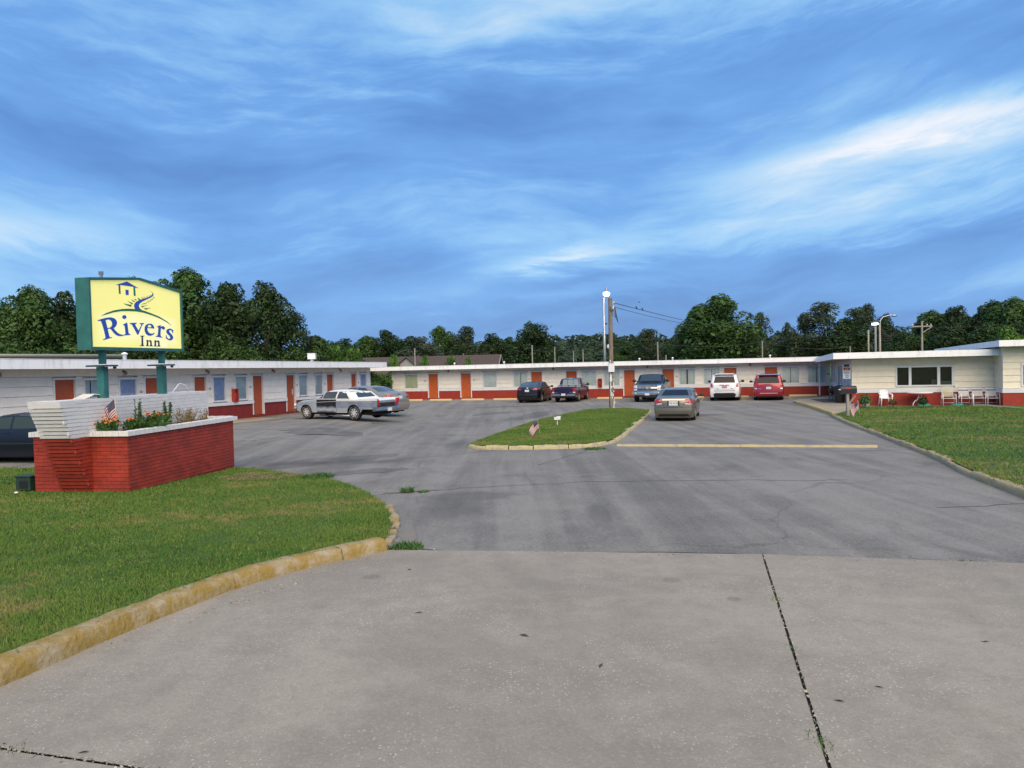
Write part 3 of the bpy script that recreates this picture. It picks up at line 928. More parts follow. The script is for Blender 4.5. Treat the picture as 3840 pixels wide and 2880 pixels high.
FRONT_ROT = (math.pi / 2, 0, 0)

def cut_ranges(x0, x1, holes):
    segs = [(x0, x1)]
    for a, b in holes:
        out = []
        for s, e in segs:
            if b <= s or a >= e:
                out.append((s, e))
            else:
                if a > s: out.append((s, a))
                if b < e: out.append((b, e))
        segs = out
    return [(s, e) for s, e in segs if e - s > 0.03]

def siding(par, x0, x1, z0, z1, course, holes, mat, fn=None, y=0.0, th=0.032):
    """lapped boards, each its own object; holes = (xa, xb, za, zb)"""
    z = z0
    while z < z1 - 0.02:
        zt = min(z + course, z1)
        hs = [(a, b) for a, b, c, d in holes if c < zt - 0.015 and d > z + 0.015]
        for s, e in cut_ranges(x0, x1, hs):
            # long courses are made of several lengths
            n = max(1, round((e - s) / 3.6))
            for k in range(n):
                a, b = s + (e - s) * k / n, s + (e - s) * (k + 1) / n - (0.004 if k < n - 1 else 0)
                mb = MB(fn)
                j = rnd.uniform(-0.002, 0.002)
                mb.hexa([(a, y - th + j, z + 0.012), (b, y - th + j, z + 0.012), (b, y + 0.03, z + 0.012), (a, y + 0.03, z + 0.012), (a, y - 0.004 + j, zt), (b, y - 0.004 + j, zt), (b, y + 0.03, zt), (a, y + 0.03, zt)])
                mb.build('siding_board', mat, par, fix=False)
        z = zt

def curtain_mesh(mb, x0, x1, z0, z1, y, gap, m=0):
    n = max(8, int((x1 - x0) / 0.035))
    vs, fs = [], []
    for i in range(n + 1):
        x = x0 + (x1 - x0) * i / n
        w = 0.012 * math.sin(i * 1.9 + gap) + 0.006 * math.sin(i * 0.7)
        vs += [(x, y + w, z0), (x, y + w * 0.6, z1)]
    for i in range(n):
        fs.append((2 * i, 2 * i + 2, 2 * i + 3, 2 * i + 1))
    mb.add(vs, fs, m)

def window(par, x0, x1, z0, z1, fn, cmat, frame_mat, split=None, fw=0.075, back=0.10):
    w = MB(fn)
    w.box(x0 - fw, x1 + fw, -0.045, 0.02, z1, z1 + fw * 1.2)
    w.box(x0 - fw, x1 + fw, -0.05, 0.02, z0 - fw, z0)
    w.box(x0 - fw, x0, -0.043, 0.02, z0, z1)
    w.box(x1, x1 + fw, -0.043, 0.02, z0, z1)
    w.box(x0 - 0.01, x0 + 0.004, 0.02, back, z0, z1); w.box(x1 - 0.004, x1 + 0.01, 0.02, back, z0, z1)
    win = w.build('window', frame_mat, par)
    p = MB(fn); p.add([(x0, 0.03, z0), (x1, 0.03, z0), (x1, 0.03, z1), (x0, 0.03, z1)], [(0, 1, 2, 3)])
    p.build('pane', GLASS, win, fix=False)
    if cmat:
        if split:
            g = split
            xm = x0 + (x1 - x0) * (0.5 + 0.02 * rnd.uniform(-1, 1))
            for a, b in ((x0, xm - g / 2), (xm + g / 2, x1)):
                c = MB(fn); curtain_mesh(c, a, b, z0, z1 - 0.02, back - 0.045, rnd.uniform(0, 6))
                c.build('curtain', cmat, win, smooth=True, fix=False)
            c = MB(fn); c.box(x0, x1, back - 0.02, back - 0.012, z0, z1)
            c.build('unlit_room_sheet', DARKROOM, win)  # dark sheet stands in for the unlit room behind the curtains
        else:
            c = MB(fn); curtain_mesh(c, x0, x1, z0, z1, back - 0.045, rnd.uniform(0, 6))
            c.build('curtain', cmat, win, smooth=True, fix=False)
    return win

def door(par, x0, x1, z0, z1, fn, mat, knob_side, frame_mat):
    d = MB(fn); d.box(x0, x1, 0.05, 0.095, z0, z1)
    dr = d.build('door', mat, par)
    f = MB(fn)
    fw = 0.075
    f.box(x0 - fw, x0 - 0.002, -0.050, 0.095, z0, z1 + fw); f.box(x1 + 0.002, x1 + fw, -0.050, 0.095, z0, z1 + fw)
    f.box(x0 - 0.002, x1 + 0.002, -0.043, 0.06, z1 + 0.004, z1 + fw - 0.002)
    f.build('door_frame', frame_mat, dr)
    kx = x1 - 0.075 if knob_side > 0 else x0 + 0.075
    k = MB(fn); k.lathe([(0.012, 0.05), (0.012, 0.01), (0.03, 0.0), (0.032, -0.02), (0.015, -0.035)], 8, (kx, 0, z0 + 0.92), 'y')
    k.build('door_knob', CHROME, dr, smooth=True)
    s = MB(fn); s.box(x0 - 0.06, x1 + 0.06, -0.16, 0.0, z0 - 0.12, z0 - 0.005)
    s.build('threshold', RED_DK, dr)
    return dr

def eave_lamp(label, M, x, z, group, fn=None):
    z = z if not fn else fn((x, 0, z))[2]
    p = M @ Vector((x, 0, z))
    t = thing('eave_lamp', label, 'lamp', p, 0, group)
    t.rotation_euler = (0, 0, math.atan2(M[1][0], M[0][0]))
    mb = MB(); mb.box(-0.05, 0.05, -0.02, 0.02, -0.06, 0.06); mb.build('mount', RUST, t)
    mb = MB(); mb.tube([(0, -0.02, 0), (0, -0.09, 0.02), (0, -0.13, -0.02)], 0.018, 6); mb.build('arm', RUST, t)
    mb = MB(); mb.lathe([(0.02, 0.02), (0.06, -0.03), (0.062, -0.10), (0.03, -0.14)], 10, (0, -0.14, 0)); mb.build('shade', pm('dull_lamp_glass', (0.30, 0.25, 0.19), 0.4), t, smooth=True)

def wing(name, label, origin, yaw, L, shear, opens, mats, numbers, depth=7.0, fb=2.5, ft=0.26, oh=1.05, ohl=0.6, ohr=0.4, cat='motel wing', red_top=0.68, band=0.20, slab=0.0, course=0.34, seams=6):
    sid, red, dmat = mats
    fn = (lambda p: (p[0], p[1], p[2] + shear * p[0])) if shear else None
    root = thing(name, label, cat, origin, yaw)
    M = Matrix.Translation(origin) @ Matrix.Rotation(yaw, 4, 'Z')
    doors = [o for o in opens if o[0] == 'd']; wins = [o for o in opens if o[0] == 'w']
    dh = [(a - 0.077, b + 0.077) for _, a, b, *_r in doors]
    # core walls
    mb = MB(fn); mb.box(0, L, 0.10, depth, -0.4, fb - 0.01); mb.build('wall', sid, root)
    for s, e in cut_ranges(0, L, dh):
        mb = MB(fn); mb.box(s, e, -0.035, 0.12, -0.4, red_top); mb.build('red_base', red, root)
        mb = MB(fn); mb.box(s - (0.02 if slab else 0), e + (0.02 if slab else 0), -0.05 - slab, 0.11, red_top + 0.002, red_top + band); mb.build('sill_band', WHITE, root)
    zd0, zd1, zw0, zw1 = 0.10, 2.08, 0.95, 2.04
    holes = [(a - 0.077, b + 0.077, 0, zd1 + 0.077) for a, b in [(o[1], o[2]) for o in doors]] + [(o[1] - 0.075, o[2] + 0.075, zw0 - 0.075, zw1 + 0.09) for o in wins]
    siding(root, 0.0, L, red_top + band + 0.002, fb - 0.02, course, holes, sid, fn)
    for o in doors:
        door(root, o[1], o[2], zd0, zd1, fn, o[4] if len(o) > 4 else dmat, o[3], WHITE)
    for o in wins:
        window(root, o[1], o[2], zw0, zw1, fn, o[3], WHITE, o[4] if len(o) > 4 else None)
    # corner trims
    for x in (0.0, L):
        mb = MB(fn); mb.box(x - 0.03, x + 0.03, -0.034, 0.08, red_top + band, fb - 0.02); mb.build('corner_trim', WHITE, root)
    # roof
    mb = MB(fn); mb.box(-ohl + 0.02, L + ohr - 0.02, -oh + 0.02, depth + 0.5, fb, fb + ft - 0.02); rf = mb.build('roof', [ROOF_TOP], root)
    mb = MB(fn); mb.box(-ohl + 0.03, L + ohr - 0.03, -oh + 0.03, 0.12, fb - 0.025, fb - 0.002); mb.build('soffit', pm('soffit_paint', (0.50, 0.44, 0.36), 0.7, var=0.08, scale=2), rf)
    n = seams
    for k in range(n):
        a, b = -ohl + (L + ohl + ohr) * k / n, -ohl + (L + ohl + ohr) * (k + 1) / n - 0.006
        mb = MB(fn); mb.box(a, b, -oh, -oh + 0.019, fb - 0.03 + rnd.uniform(-0.004, 0.004), fb + ft + rnd.uniform(-0.004, 0.004)); mb.build('fascia', FASC, rf)
        mb = MB(fn); mb.box(a, b, -oh - 0.012, -oh + 0.08, fb + ft + 0.005, fb + ft + 0.022); mb.build('roof_edge', FASC, rf)
    for x in (-ohl, L + ohr - 0.019):
        mb = MB(fn); mb.box(x, x + 0.019, -oh + 0.02, depth + 0.5, fb - 0.03, fb + ft); mb.build('fascia', FASC, rf)
    for x, s in numbers:
        z = 1.52
        z += shear * x if shear else 0
        text_mesh('room_number', s, 0.15, INK, root, (x, -0.035, z), FRONT_ROT)
    return root, M, fn

# --- cream wing across the end of the lot (rooms 20 to 28)
C0 = Vector((-10.0, 64.63, 0.0))
g = 0.0
opens_c = [('w', 1.19, 2.30, CURT_Y), ('d', 3.30, 4.13, -1), ('d', 6.15, 7.0, 1), ('w', 8.09, 9.18, CURT), ('w', 10.65, 11.75, CURT, 0.05), ('d', 12.08, 12.95, -1), ('d', 14.91, 15.75, 1), ('w', 16.15, 17.27, CURT),
           ('w', 17.9, 19.05, CURT), ('d', 19.42, 20.23, -1), ('d', 22.31, 23.15, 1), ('w', 23.56, 24.66, CURT, 0.10), ('w', 25.34, 26.42, CURT, 0.03), ('d', 26.78, 27.64, -1), ('d', 29.61, 30.44, 1), ('w', 30.81, 31.9, CURT, 0.03), ('w', 32.54, 33.65, CURT, 0.04)]
nums_c = [(3.0, '20'), (7.28, '21'), (11.93, '22'), (15.97, '23'), (19.2, '24'), (23.36, '25'), (26.6, '26'), (30.62, '27'), (33.83, '28')]
wing_c, MC, fnC = wing('motel_wing', 'long single storey cream motel wing with orange doors facing down the lot', C0, YAW, 33.95, 0.0, opens_c, (SIDING, RED, ORANGE), nums_c, ohl=1.6, ohr=0.3, fb=2.47, ft=0.27, seams=5)
for x in (5.1, 13.9, 21.2, 28.6):
    eave_lamp('small rusty lamp under the eave of the cream wing', MC, x, 2.33, 'eave lamps on the cream wing')

# --- pale wing along the side of the lot (rooms 11 to 17)
yawL = math.atan2(0.9548, 0.2972)
Lx0 = -18.0                         # start of the wing, measured from the point (-13.1, 40)
LO = Vector((-13.1, 40.0, 0.0)) + Vw * Lx0
LO.z = 0.29 + 12.17 * 0.0115 + 18.0 * 0.0115
def lx(a, b):
    return a - Lx0, b - Lx0
opens_l = []
for kind, a, b, *rest in (('d', -12.27, -11.38, 1), ('w', -10.93, -10.23, CURT, 0.05), ('w', -9.21, -8.34, CURT_B), ('d', -7.85, -7.01, -1), ('d', -4.87, -4.08, 1), ('w', -3.55, -2.70, CURT_B), ('w', -1.89, -1.03, CURT), ('d', -0.53, 0.30, -1),
                          ('d', 2.44, 3.24, 1), ('w', 3.69, 4.54, CURT), ('w', 5.36, 6.18, CURT), ('d', 6.66, 7.43, -1), ('d', 9.60, 10.30, 1), ('w', 10.81, 11.63, CURT_B)):
    x0, x1 = lx(a, b)
    opens_l.append((kind, x0, x1, *rest))
nums_l = [(-8.1 - Lx0, '12'), (-3.82 - Lx0, '13'), (-0.75 - Lx0, '14'), (3.46 - Lx0, '15'), (6.42 - Lx0, '16'), (10.55 - Lx0, '17')]
wing_l, ML, fnL = wing('motel_wing', 'pale motel wing with rust doors and a raised sidewalk behind the roadside sign', LO, yawL, 30.17, -0.0115, opens_l, (SIDING3, RED_DK, ORANGE_DK), nums_l, ohl=0.4, ohr=0.35, fb=2.5, ft=0.30, oh=1.1, slab=0.07, band=0.15, seams=5, depth=6.5)
for x in (3.5, 9.0, 14.0, 19.2, 26.2):
    eave_lamp('small rusty lamp under the eave of the pale wing with the sidewalk', ML, x, 2.36, 'eave lamps on the pale wing', fnL)
# door plates on the rust doors
for x in (-4.45, 3.1):
    mb = MB(fnL); mb.box(x - Lx0 - 0.03, x - Lx0 + 0.03, 0.03, 0.049, 1.0, 1.32); mb.build('door_plate', PLATE, wing_l)
# sidewalk with yellow edge in front of it
def side_walk():
    M = Matrix.Translation(LO) @ Matrix.Rotation(yawL, 4, 'Z')
    root = struct(link('sidewalk', None, None, LO, yawL))
    n = 12
    for k in range(n):
        a, b = 30.6 * k / n, 30.6 * (k + 1) / n - 0.012
        mb = MB(fnL); mb.box(a, b, -1.75, -0.036, -0.55, -0.03); mb.build('sidewalk_slab', WALK, root)
        mb = MB(fnL); mb.box(a, b, -1.93, -1.755, -0.60, -0.028); mb.build('kerb_segment', YEL, root)
side_walk()
# wall-hung red extinguisher boxes
def ext_box(label, M, fn, x):
    p = M @ Vector(fn((x, -0.05, 0.82)) if fn else (x, -0.05, 0.82))
    t = thing('extinguisher_box', label, 'extinguisher box', p, math.atan2(M[1][0], M[0][0]))
    mb = MB(); mb.box(-0.15, 0.15, -0.17, -0.002, 0.0, 0.03); mb.box(-0.15, 0.15, -0.17, -0.002, 0.62, 0.65); mb.box(-0.15, -0.12, -0.17, -0.002, 0.03, 0.62); mb.box(0.12, 0.15, -0.17, -0.002, 0.03, 0.62); mb.box(-0.12, 0.12, -0.02, -0.002, 0.03, 0.62)
    mb.build('case', pm('box_red', (0.45, 0.045, 0.02), 0.5), t)
    mb = MB(); mb.lathe([(0.06, 0.06), (0.065, 0.08), (0.065, 0.38), (0.03, 0.44), (0.02, 0.48)], 10, (0, -0.095, 0)); c = mb.build('extinguisher', pm('extinguisher_red', (0.30, 0.02, 0.015), 0.35), t, smooth=True)
    mb = MB(); mb.box(-0.03, 0.04, -0.115, -0.075, 0.48, 0.54); mb.tube([(0.03, -0.095, 0.5), (0.09, -0.1, 0.40), (0.085, -0.1, 0.2)], 0.012, 6); mb.build('valve', BLACK, c)
ext_box('red fire extinguisher box on the pale wing wall between two windows', ML, fnL, -2.1 - Lx0)
ext_box('red fire extinguisher box between two windows of the cream wing', MC, None, 17.58)

# roof vents
def vent(label, p, r, h, capbox=False, group=None):
    t = thing('roof_vent', label, 'vent', p, 0, group)
    mb = MB(); mb.lathe([(r, -0.3), (r, h), (r * 0.8, h)], 10); mb.build('pipe', pm('vent_metal', (0.55, 0.56, 0.57), 0.5, 0.3), t, smooth=True, angle=40)
    if capbox:
        mb = MB(); mb.box(-r * 1.9, r * 1.9, -r * 1.6, r * 1.6, h, h + 0.34); mb.box(-r * 2.1, r * 2.1, -r * 1.8, r * 1.8, h + 0.34, h + 0.37); mb.build('hood', FASC, t)
    else:
        mb = MB(); mb.lathe([(r * 1.5, h), (r * 1.6, h + 0.05), (r * 0.4, h + 0.10)], 10); mb.build('cap', FASC, t, smooth=True)
def roofpt(M, fn, x, y, z):
    return M @ Vector(fn((x, y, z)) if fn else (x, y, z))
vent('boxy white metal flue on the pale wing roof', roofpt(ML, fnL, 26.7, 2.2, 2.82), 0.12, 0.25, True)
vent('short pale pipe on the pale wing roof beside the tan parapet', roofpt(ML, fnL, 11.2, 2.0, 2.82), 0.09, 0.32)
for x in (5.3, 9.6, 20.5, 23.0, 30.0):
    vent('stubby white pipe standing on the cream wing roof', roofpt(MC, None, x, 0.8, 2.76), 0.055, 0.12, False, 'pipes on the cream wing roof')

# --- office
K = Vector((18.9, 43.0, 0.02))
def office():
    root = thing('office_building', 'cream motel office with wide picture window and sloping white roof', 'office', K, YAW)
    fw_, dp = 6.94, 11.9           # front width, depth
    fb0, ft, slope = 2.62, 0.30, -0.022
    zr = lambda y: fb0 + slope * y
    W = SIDING2
    tall = lambda y: 3.02 - 0.022 * y
    # walls
    mb = MB(); mb.hexa([(0.12, 0.30, -0.3), (fw_ + 8, 0.30, -0.3), (fw_ + 8, dp, -0.3), (0.12, dp, -0.3), (0.12, 0.30, zr(0.3)), (fw_ + 8, 0.30, zr(0.3)), (fw_ + 8, dp, zr(dp)), (0.12, dp, zr(dp))])
    mb.build('wall', pm('office_core', (0.30, 0.27, 0.22), 0.8), root)
    zs, zb = 0.70, 0.92
    fr = (2.19, 5.09, 1.02, 2.14)
    def course_set(x0, x1, z1, holes, par, fn=None):
        siding(par, x0, x1, zb + 0.002, z1, 0.33, holes, W, fn)
    mb = MB(); mb.box(0, fw_, -0.035, 0.15, -0.4, zs); mb.build('red_base', RED, root)
    mb = MB(); mb.box(-0.06, fw_ - 0.01, -0.06, 0.14, zs + 0.002, zb); mb.build('sill_band', WHITE, root)
    mb = MB(); mb.box(0.0, fr[0], 0.03, 0.28, zb, zr(0) - 0.01); mb.box(fr[1], fw_, 0.03, 0.28, zb, zr(0) - 0.01); mb.box(fr[0], fr[1], 0.03, 0.28, zb, fr[2]); mb.box(fr[0], fr[1], 0.03, 0.28, fr[3], zr(0) - 0.01)
    mb.build('wall', W, root)
    course_set(0.0, fw_, zr(0) - 0.03, [(fr[0] - 0.001, fr[1] + 0.001, 0.0, fr[3])], root)
    # picture window: one wide pane between two narrow ones, flat dark sheet for the unlit room behind
    w = MB()
    for a, b in ((2.19, 2.29), (2.86, 2.99), (4.25, 4.39), (4.95, 5.09)):
        w.box(a, b, -0.05, 0.10, 1.10, 2.06)
    w.box(2.19, 5.09, -0.055, 0.10, 1.02, 1.10); w.box(2.19, 5.09, -0.055, 0.10, 2.06, 2.15)
    pw = w.build('picture_window', pm('pale_green_trim', (0.66, 0.71, 0.70), 0.5), root)
    for a, b in ((2.29, 2.86), (2.99, 4.25), (4.39, 4.95)):
        p = MB(); p.add([(a, 0.03, 1.10), (b, 0.03, 1.10), (b, 0.03, 2.06), (a, 0.03, 2.06)], [(0, 1, 2, 3)])
        p.build('pane', GLASS_DK, pw, fix=False)
    b = MB(); b.add([(2.2, 0.29, 1.0), (5.1, 0.29, 1.0), (5.1, 0.29, 2.2), (2.2, 0.29, 2.2)], [(0, 1, 2, 3)]); b.build('unlit_room_sheet', DARKROOM, pw, fix=False)
    b = MB()
    for i in range(4):
        b.box(4.42, 4.93, 0.07, 0.075, 1.13 + i * 0.045, 1.155 + i * 0.045)
    b.build('blind_slat', pm('blind', (0.40, 0.43, 0.42), 0.6), pw)
    b = MB(); b.box(3.98, 4.24, 0.10, 0.16, 1.10, 1.38); b.build('box_on_sill', pm('cardboard', (0.24, 0.19, 0.14), 0.8), pw)
    # side wall towards the drive
    for (a, bb) in ((0, 6.2), (7.3, dp)):
        mb = MB(); mb.box(-0.035, 0.12, a + 0.16 if a == 0 else a, bb, -0.4, zs); mb.build('red_base', RED_DK, root)  # darker red than the front: the side's shade put into the colour
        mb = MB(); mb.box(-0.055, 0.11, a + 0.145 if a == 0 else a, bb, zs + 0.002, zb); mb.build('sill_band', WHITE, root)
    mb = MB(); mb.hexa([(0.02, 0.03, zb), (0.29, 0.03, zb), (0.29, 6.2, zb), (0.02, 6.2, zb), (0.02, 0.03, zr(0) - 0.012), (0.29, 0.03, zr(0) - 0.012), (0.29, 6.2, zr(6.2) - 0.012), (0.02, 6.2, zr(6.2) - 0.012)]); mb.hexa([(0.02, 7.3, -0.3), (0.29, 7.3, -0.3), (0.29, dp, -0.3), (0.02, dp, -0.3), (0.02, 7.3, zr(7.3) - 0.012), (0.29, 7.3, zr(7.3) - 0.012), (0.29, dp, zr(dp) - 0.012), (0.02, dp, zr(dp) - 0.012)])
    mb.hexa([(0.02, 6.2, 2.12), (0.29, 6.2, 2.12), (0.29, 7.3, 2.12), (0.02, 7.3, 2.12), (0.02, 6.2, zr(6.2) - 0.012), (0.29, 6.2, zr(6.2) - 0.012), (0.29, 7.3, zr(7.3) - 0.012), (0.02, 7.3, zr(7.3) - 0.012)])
    mb.build('wall', pm('shaded_side_wall', (0.56, 0.55, 0.57), 0.6, var=0.05), root)  # greyer than the front wall: its shade is painted into the colour
    for a, bb in ((3.2, 4.2), (4.8, 5.8), (9.0, 9.9)):
        mb = MB()
        mb.box(-0.03, 0.04, a - 0.08, a, 1.0, 2.15); mb.box(-0.03, 0.04, bb, bb + 0.08, 1.0, 2.15); mb.box(-0.032, 0.04, a - 0.08, bb + 0.08, 2.15, 2.23); mb.box(-0.04, 0.04, a - 0.08, bb + 0.08, 0.94, 1.0)
        sw = mb.build('window', WHITE, root)
        p = MB(); p.add([(0.0, a, 1.0), (0.0, bb, 1.0), (0.0, bb, 2.15), (0.0, a, 2.15)], [(0, 1, 2, 3)]); p.build('pane', GLASS_DK, sw, fix=False)
        p = MB(); p.add([(0.018, a, 1.0), (0.018, bb, 1.0), (0.018, bb, 2.15), (0.018, a, 2.15)], [(0, 1, 2, 3)]); p.build('unlit_room_sheet', DARKROOM, sw, fix=False)  # flat dark sheet paints the unlit inside behind the pane
    mb = MB(); mb.box(0.06, 0.11, 6.22, 7.28, 0.05, 2.10); dd = mb.build('door', pm('brown_door', (0.20, 0.13, 0.09), 0.5), root)
    mb = MB(); mb.lathe([(0.012, 0.02), (0.03, -0.03), (0.02, -0.06)], 8, (0.06, 7.15, 1.0), 'x'); mb.build('door_knob', CHROME, dd)
    # taller projecting room
    x0 = fw_
    mb = MB(); mb.hexa([(x0, -1.60, -0.4), (x0 + 8, -1.60, -0.4), (x0 + 8, 0.5, -0.4), (x0, 0.5, -0.4), (x0, -1.60, tall(-1.6)), (x0 + 8, -1.60, tall(-1.6)), (x0 + 8, 0.5, tall(0.5)), (x0, 0.5, tall(0.5))]); mb.build('wall', W, root)
    mb = MB(); mb.box(x0 - 0.035, x0 + 8, -1.66, -1.602, -0.4, zs); mb.box(x0 - 0.035, x0 - 0.002, -1.60, -0.04, -0.4, zs); mb.build('red_base', RED, root)
    mb = MB(); mb.box(x0 - 0.06, x0 + 8, -1.69, -1.603, zs + 0.002, zb); mb.box(x0 - 0.06, x0 - 0.003, -1.60, -0.065, zs + 0.002, zb); mb.build('sill_band', WHITE, root)
    siding(root, x0 - 0.02, x0 + 8, zb + 0.002, tall(-1.6) - 0.02, 0.33, [(x0 + 0.78, x0 + 1.9, 1.0, 2.2)], W, None, -1.602)
    siding(root, -0.0, 1.58, zb + 0.002, tall(0) - 0.02, 0.33, [], W, lambda p: (x0 + p[1], -p[0] - 0.02, p[2]), 0.0)
    win = window(root, x0 + 0.87, x0 + 1.82, 1.10, 2.10, lambda p: (p[0], p[1] - 1.61, p[2]), pm('dusky_blind', (0.16, 0.15, 0.20), 0.7), WHITE, None, 0.085, 0.0)
    mb = MB(); mb.box(x0 + 0.87, x0 + 1.82, -1.65, -1.59, 1.58, 1.63); mb.build('meeting_rail', WHITE, win)
    # low roof with white edge, sloping to the back
    ol, of = 1.05, 1.15
    def slab(name, xa, xb, ya, yb, z0f, th, mat, par):
        mb = MB(); mb.hexa([(xa, ya, z0f(ya)), (xb, ya, z0f(ya)), (xb, yb, z0f(yb)), (xa, yb, z0f(yb)), (xa, ya, z0f(ya) + th), (xb, ya, z0f(ya) + th), (xb, yb, z0f(yb) + th), (xa, yb, z0f(yb) + th)])
        return mb.build(name, mat, par)
    zrf = lambda y: zr(y)
    rf = slab('roof', -ol + 0.02, fw_ + 7.5, -of + 0.02, dp + 0.4, zrf, ft - 0.02, ROOF_TOP, root)
    slab('fascia', -ol, fw_ - 0.02, -of, -of + 0.019, lambda y: zr(-of) - 0.03, ft + 0.03, FASC, rf)
    slab('fascia', -ol, -ol + 0.019, -of + 0.019, dp + 0.4, lambda y: zr(y) - 0.03, ft + 0.03, FASC, rf)
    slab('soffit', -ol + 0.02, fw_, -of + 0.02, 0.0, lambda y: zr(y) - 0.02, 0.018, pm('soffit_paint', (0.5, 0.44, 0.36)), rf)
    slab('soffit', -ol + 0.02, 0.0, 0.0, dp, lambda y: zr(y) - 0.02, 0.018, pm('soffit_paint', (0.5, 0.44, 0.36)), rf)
    r2 = slab('roof', x0 - 0.40, x0 + 8.3, -2.5, dp, lambda y: tall(y) + 0.02, 0.26, ROOF_TOP, root)
    slab('fascia', x0 - 0.42, x0 + 8.3, -2.52, -2.501, lambda y: tall(-2.5) - 0.01, 0.31, FASC, r2)
    slab('fascia', x0 - 0.42, x0 - 0.401, -2.5, dp, lambda y: tall(y) - 0.01, 0.31, FASC, r2)
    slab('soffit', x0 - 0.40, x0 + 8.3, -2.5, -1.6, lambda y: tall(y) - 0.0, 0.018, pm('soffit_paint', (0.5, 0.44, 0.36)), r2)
    # porch post
    mb = MB(); mb.box(-0.95, -0.87, 9.9, 9.98, 0.1, zr(9.9) - 0.02); mb.build('porch_post', pm('porch_white', (0.6, 0.6, 0.6)), root)
GLASS_DK = mat_glass('office_glass', (0.55, 0.60, 0.60), 0.03)
office()
MK = Matrix.Translation(K) @ Matrix.Rotation(YAW, 4, 'Z')

# card sign hung by the office corner
def card_sign():
    p = MK @ Vector((0.0, -0.06, 1.50))
    t = thing('payment_card_sign', 'narrow white board with stacked card emblems hung on the office corner', 'sign', p, YAW)
    mb = MB(); mb.box(-0.46, -0.07, -0.03, 0.0, 0.0, 0.84); bd = mb.build('board', pm('board_white', (0.66, 0.68, 0.70), 0.4), t)
    mb = MB(); mb.box(-0.07, 0.02, -0.02, -0.005, 0.40, 0.44); mb.build('bracket', STEEL, t)
    for z0, z1, c, a, b in ((0.66, 0.81, (0.03, 0.025, 0.03), -0.42, -0.12), (0.47, 0.63, (0.10, 0.03, 0.02), -0.43, -0.10), (0.50, 0.58, (0.55, 0.16, 0.05), -0.36, -0.18), (0.41, 0.43, (0.05, 0.05, 0.08), -0.42, -0.12), (0.33, 0.38, (0.25, 0.27, 0.30), -0.40, -0.14), (0.28, 0.30, (0.05, 0.05, 0.08), -0.42, -0.12), (0.06, 0.23, (0.05, 0.22, 0.48), -0.33, -0.17), (0.10, 0.18, (0.50, 0.60, 0.70), -0.30, -0.20)):
        mb = MB(); mb.box(a, b, -0.034 - (0.003 if z1 - z0 < 0.1 else 0), -0.0302, z0, z1); mb.build('emblem', pm('emblem_%d_%d' % (int(c[0] * 100), int(c[2] * 100)), c, 0.4), bd)
    mb = MB(); mb.tube([(-0.20, -0.015, 0.0), (-0.20, -0.015, -0.62)], 0.010, 6); mb.build('hanging_rod', BLACK, t)
card_sign()

# --- tan metal building behind the pale wing
def tan_building():
    M = Matrix.Translation(LO) @ Matrix.Rotation(yawL, 4, 'Z')
    p = M @ Vector((-8, 9.5, 0)); p.z = 0.4
    t = thing('metal_building', 'low tan metal building with gutter showing behind the pale wing', 'building', p, yawL)
    tan = pm('tan_metal', (0.40, 0.35, 0.25), 0.6, var=0.06, scale=1)
    mb = MB(); mb.box(0, 26.4, 0, 9, -0.6, 3.25); mb.build('wall', tan, t)
    mb = MB(); mb.box(-0.2, 26.6, -0.2, 9.2, 3.254, 3.40); mb.build('roof', tan, t)
    mb = MB(); mb.tube([(-0.2, -0.3, 3.38), (26.7, -0.3, 3.38)], 0.09, 8); mb.build('gutter', pm('tan_gutter', (0.50, 0.44, 0.30), 0.5), t, smooth=True)
    for x in (12.5, 17.5, 22.5):
        mb = MB(); mb.box(x, x + 0.10, -0.28, -0.002, -0.3, 3.25); mb.build('downspout', pm('tan_gutter', (0.5, 0.44, 0.3)), t)
tan_building()

# --- house with brown shingle roof behind the cream wing
def house():
    t = thing('house', 'house with long brown shingled roof rising behind the cream wing', 'house', (-9.5, 88, -0.3), YAW * 0.4)
    wall = pm('grey_boards', (0.30, 0.31, 0.31), 0.8, var=0.15, scale=3, stretch=(6, 6, 0.4))
    sh = pm('brown_shingles', (0.070, 0.052, 0.046), 0.9, var=0.35, scale=10)
    mb = MB(); mb.box(-9, 8.0, -3, 3, -0.3, 2.3); mb.build('wall', wall, t)
    mb = MB(); mb.prism([(-3, 2.3), (3, 2.3), (0, 4.0)], -9, 8.0, 'yz'); mb.build('gable', wall, t)
    rf = None
    for s in (-1, 1):
        mb = MB(); mb.hexa([(-9.4, s * 3.5, 2.06), (8.4, s * 3.5, 2.06), (8.4, 0, 4.03), (-9.4, 0, 4.03), (-9.4, s * 3.5, 2.14), (8.4, s * 3.5, 2.14), (8.4, 0, 4.12), (-9.4, 0, 4.12)])
        rf = mb.build('roof', sh, t)
    mb = MB()
    for s in (-1, 1):
        mb.bar((8.41, s * 3.5, 2.05), (8.41, 0, 4.0), 0.04, 0.2)
    mb.build('rake_board', pm('dull_white', (0.35, 0.35, 0.34)), rf)
    mb = MB(); mb.prism([(-2.2, 2.1), (2.2, 2.1), (0, 3.9)], -9.2, -3.3, 'xz'); g2 = mb.build('cross_gable', wall, t)
    g2.location = (-1.5, 2.0, 0.0)
    for s in (-1, 1):
        mb = MB(); mb.hexa([(s * 2.6, -9.5 + 2.0 + 3.4, 1.82), (0, -9.5 + 5.4, 3.95), (0, -1, 3.95), (s * 2.6, -1, 1.82), (s * 2.6, -4.1, 1.90), (0, -4.1, 4.04), (0, -1, 4.04), (s * 2.6, -1, 1.90)])
        o = mb.build('roof', sh, t); o.location = (-1.5, 0.0, 0.0)
    g2.location = (-1.5, 5.3, 0.0)
house()

